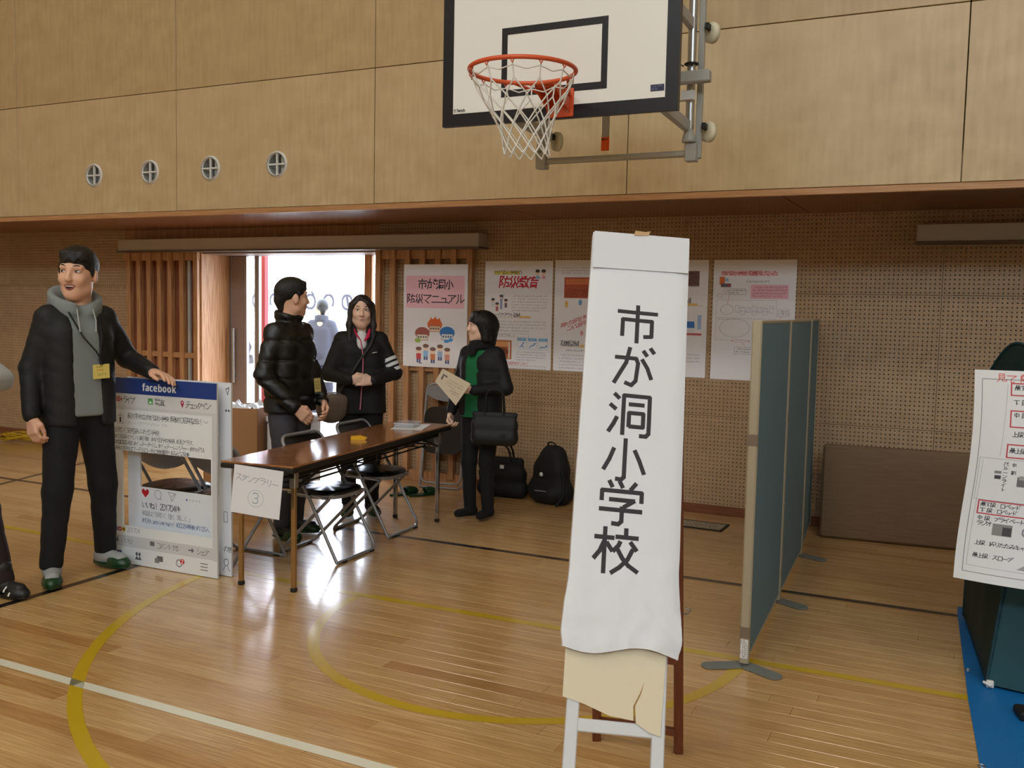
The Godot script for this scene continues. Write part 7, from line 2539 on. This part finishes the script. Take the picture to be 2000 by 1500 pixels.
	var q0 := Vector3(-0.105, 0.115, -0.03)
	var q1 := Vector3(0.128, 0.020, 0.0)
	var q2 := Vector3(0.030, -0.135, 0.03)
	var q3 := Vector3(-0.155, 0.022, -0.01)
	printed("print", q0 + Vector3(0, 0, 0.001), q1 + Vector3(0, 0, 0.001), q2 + Vector3(0, 0, 0.001), q3 + Vector3(0, 0, 0.001), paper_mat(pg.tex()), pp)
	st = mb()
	quad(st, q0, q1, q2, q3, Vector3(0, 0, 5))
	obj("sheet", st, mat(Color(0.80, 0.75, 0.66), 0.8), pp)
	var hbag := thing("handbag", "dark grey handbag hanging from the arm of the woman in the dark coat", "bag", Vector3(-3.03, 0.585, -5.90), deg_to_rad(12))
	f = Field.new(Vector3(-0.20, -0.03, -0.11), Vector3(0.20, 0.29, 0.11), 0.011)
	f.cone(Vector3(-0.115, 0.058, 0), Vector3(0.115, 0.058, 0), 0.058, 0.058, 0.03)
	f.cone(Vector3(-0.130, 0.15, 0), Vector3(0.130, 0.15, 0), 0.040, 0.040, 0.06)
	f.cone(Vector3(-0.150, 0.225, 0), Vector3(0.150, 0.225, 0), 0.016, 0.016, 0.06)
	put("body", f.mesh(), cloth(Color(0.055, 0.065, 0.07), 0.6, 14.0, 0.5), hbag)
	for z in [-0.02, 0.02]:
		st = mb()
		tube(st, fillet([Vector3(-0.07, 0.22, z), Vector3(-0.06, 0.40, z * 0.6), Vector3(0.06, 0.40, z * 0.6), Vector3(0.07, 0.22, z)], 0.06, 6), 0.008, 6, false, 0.5)
		obj("handle", st, cloth(Color(0.05, 0.055, 0.06), 0.6), hbag)
	st = mb()
	bx2(st, Vector3(0.06, 0.07, 0.054), Vector3(0.09, 0.09, 0.062), 0.002)
	obj("badge", st, M.dark, hbag)
	# person at the left edge of the picture: only a sleeve, a trouser leg and a slipper come into view
	var edge := person("person in a fluffy white jacket and dark trousers at the edge, wearing striped slippers", Vector3(-4.77, 0.001, -3.07), deg_to_rad(88), {
		"height": 1.62, "skin": M.skin, "hair": "bob", "head_turn": 0.3,
		"arms": [[Vector3(0.29, 1.17, 0.06), Vector3(0.08, 1.16, 0.20), Vector3(-1, 0.3, 0.1), Vector3(0, 0, -1), 0.7], [Vector3(-0.24, 1.10, 0.05), Vector3(-0.08, 1.02, 0.20), Vector3(1, 0, 0.3), Vector3(0, 0, -1), 0.7]],
		"feet": [[Vector3(0.13, 0.012, 0.30), 0.1], [Vector3(-0.10, 0.012, 0.0), -0.1]],
		"top": cloth(Color(0.74, 0.75, 0.73), 0.95, 6.0, 1.0), "bottom": cloth(Color(0.13, 0.075, 0.07), 0.85), "fat": 1.2, "hem": 0.80, "sock": M.dark, "slipper": mat(Color(0.06, 0.07, 0.07), 0.5), "quilt": 0.006, "quilt_step": 0.11})
	for z in [0.355, 0.395]:
		st = mb()
		var arc := []
		for q in 9:
			var a := lerpf(-1.25, 1.25, q / 8.0)
			arc.append(Vector3(0.13 + 0.050 * sin(a), 0.030 + 0.048 * cos(a) - 0.4 * (z - 0.355), z))
		tube(st, arc, 0.006, 6, false, 0.5)
		obj("slipper_stripe", st, M.white, edge)
	# people outside, far away in the bright light
	var pale := [Color(0.25, 0.26, 0.31), Color(0.45, 0.46, 0.50), Color(0.11, 0.12, 0.16)]
	var where := [Vector3(-8.15, -0.06, -10.6), Vector3(-7.35, -0.06, -11.2), Vector3(-8.55, -0.06, -9.2)]
	var who := ["person outside in a grey hooded coat with their back to the doorway", "person outside in a pale jacket beside the grey coat", "person outside in dark clothes seen through the glass door"]
	for i in 3:
		person(who[i], where[i], deg_to_rad([200, 150, 40][i]), {
			"height": [1.66, 1.6, 1.6][i], "skin": M.skin, "hair": ["short", "bob", "short"][i], "head_turn": [0.4, -0.3, 0.0][i],
			"arms": [[Vector3(0.25, 1.12, -0.02), Vector3(0.20, 0.90, 0.14), Vector3(-0.2, -0.6, 0.6), Vector3(-1, 0, 0), 0.6], [Vector3(-0.25, 1.12, -0.02), Vector3(-0.20, 0.90, 0.14), Vector3(0.2, -0.6, 0.6), Vector3(1, 0, 0), 0.6]],
			"feet": [[Vector3(0.09, 0.012, 0.0), 0.1], [Vector3(-0.09, 0.012, 0.0), -0.1]],
			"top": cloth(pale[i], 0.85), "bottom": cloth(Color(0.20, 0.20, 0.25), 0.85), "collar": 0.05, "hem": 0.80, "fat": 1.1, "group": "people outside the doorway", "slipper": M.dark})
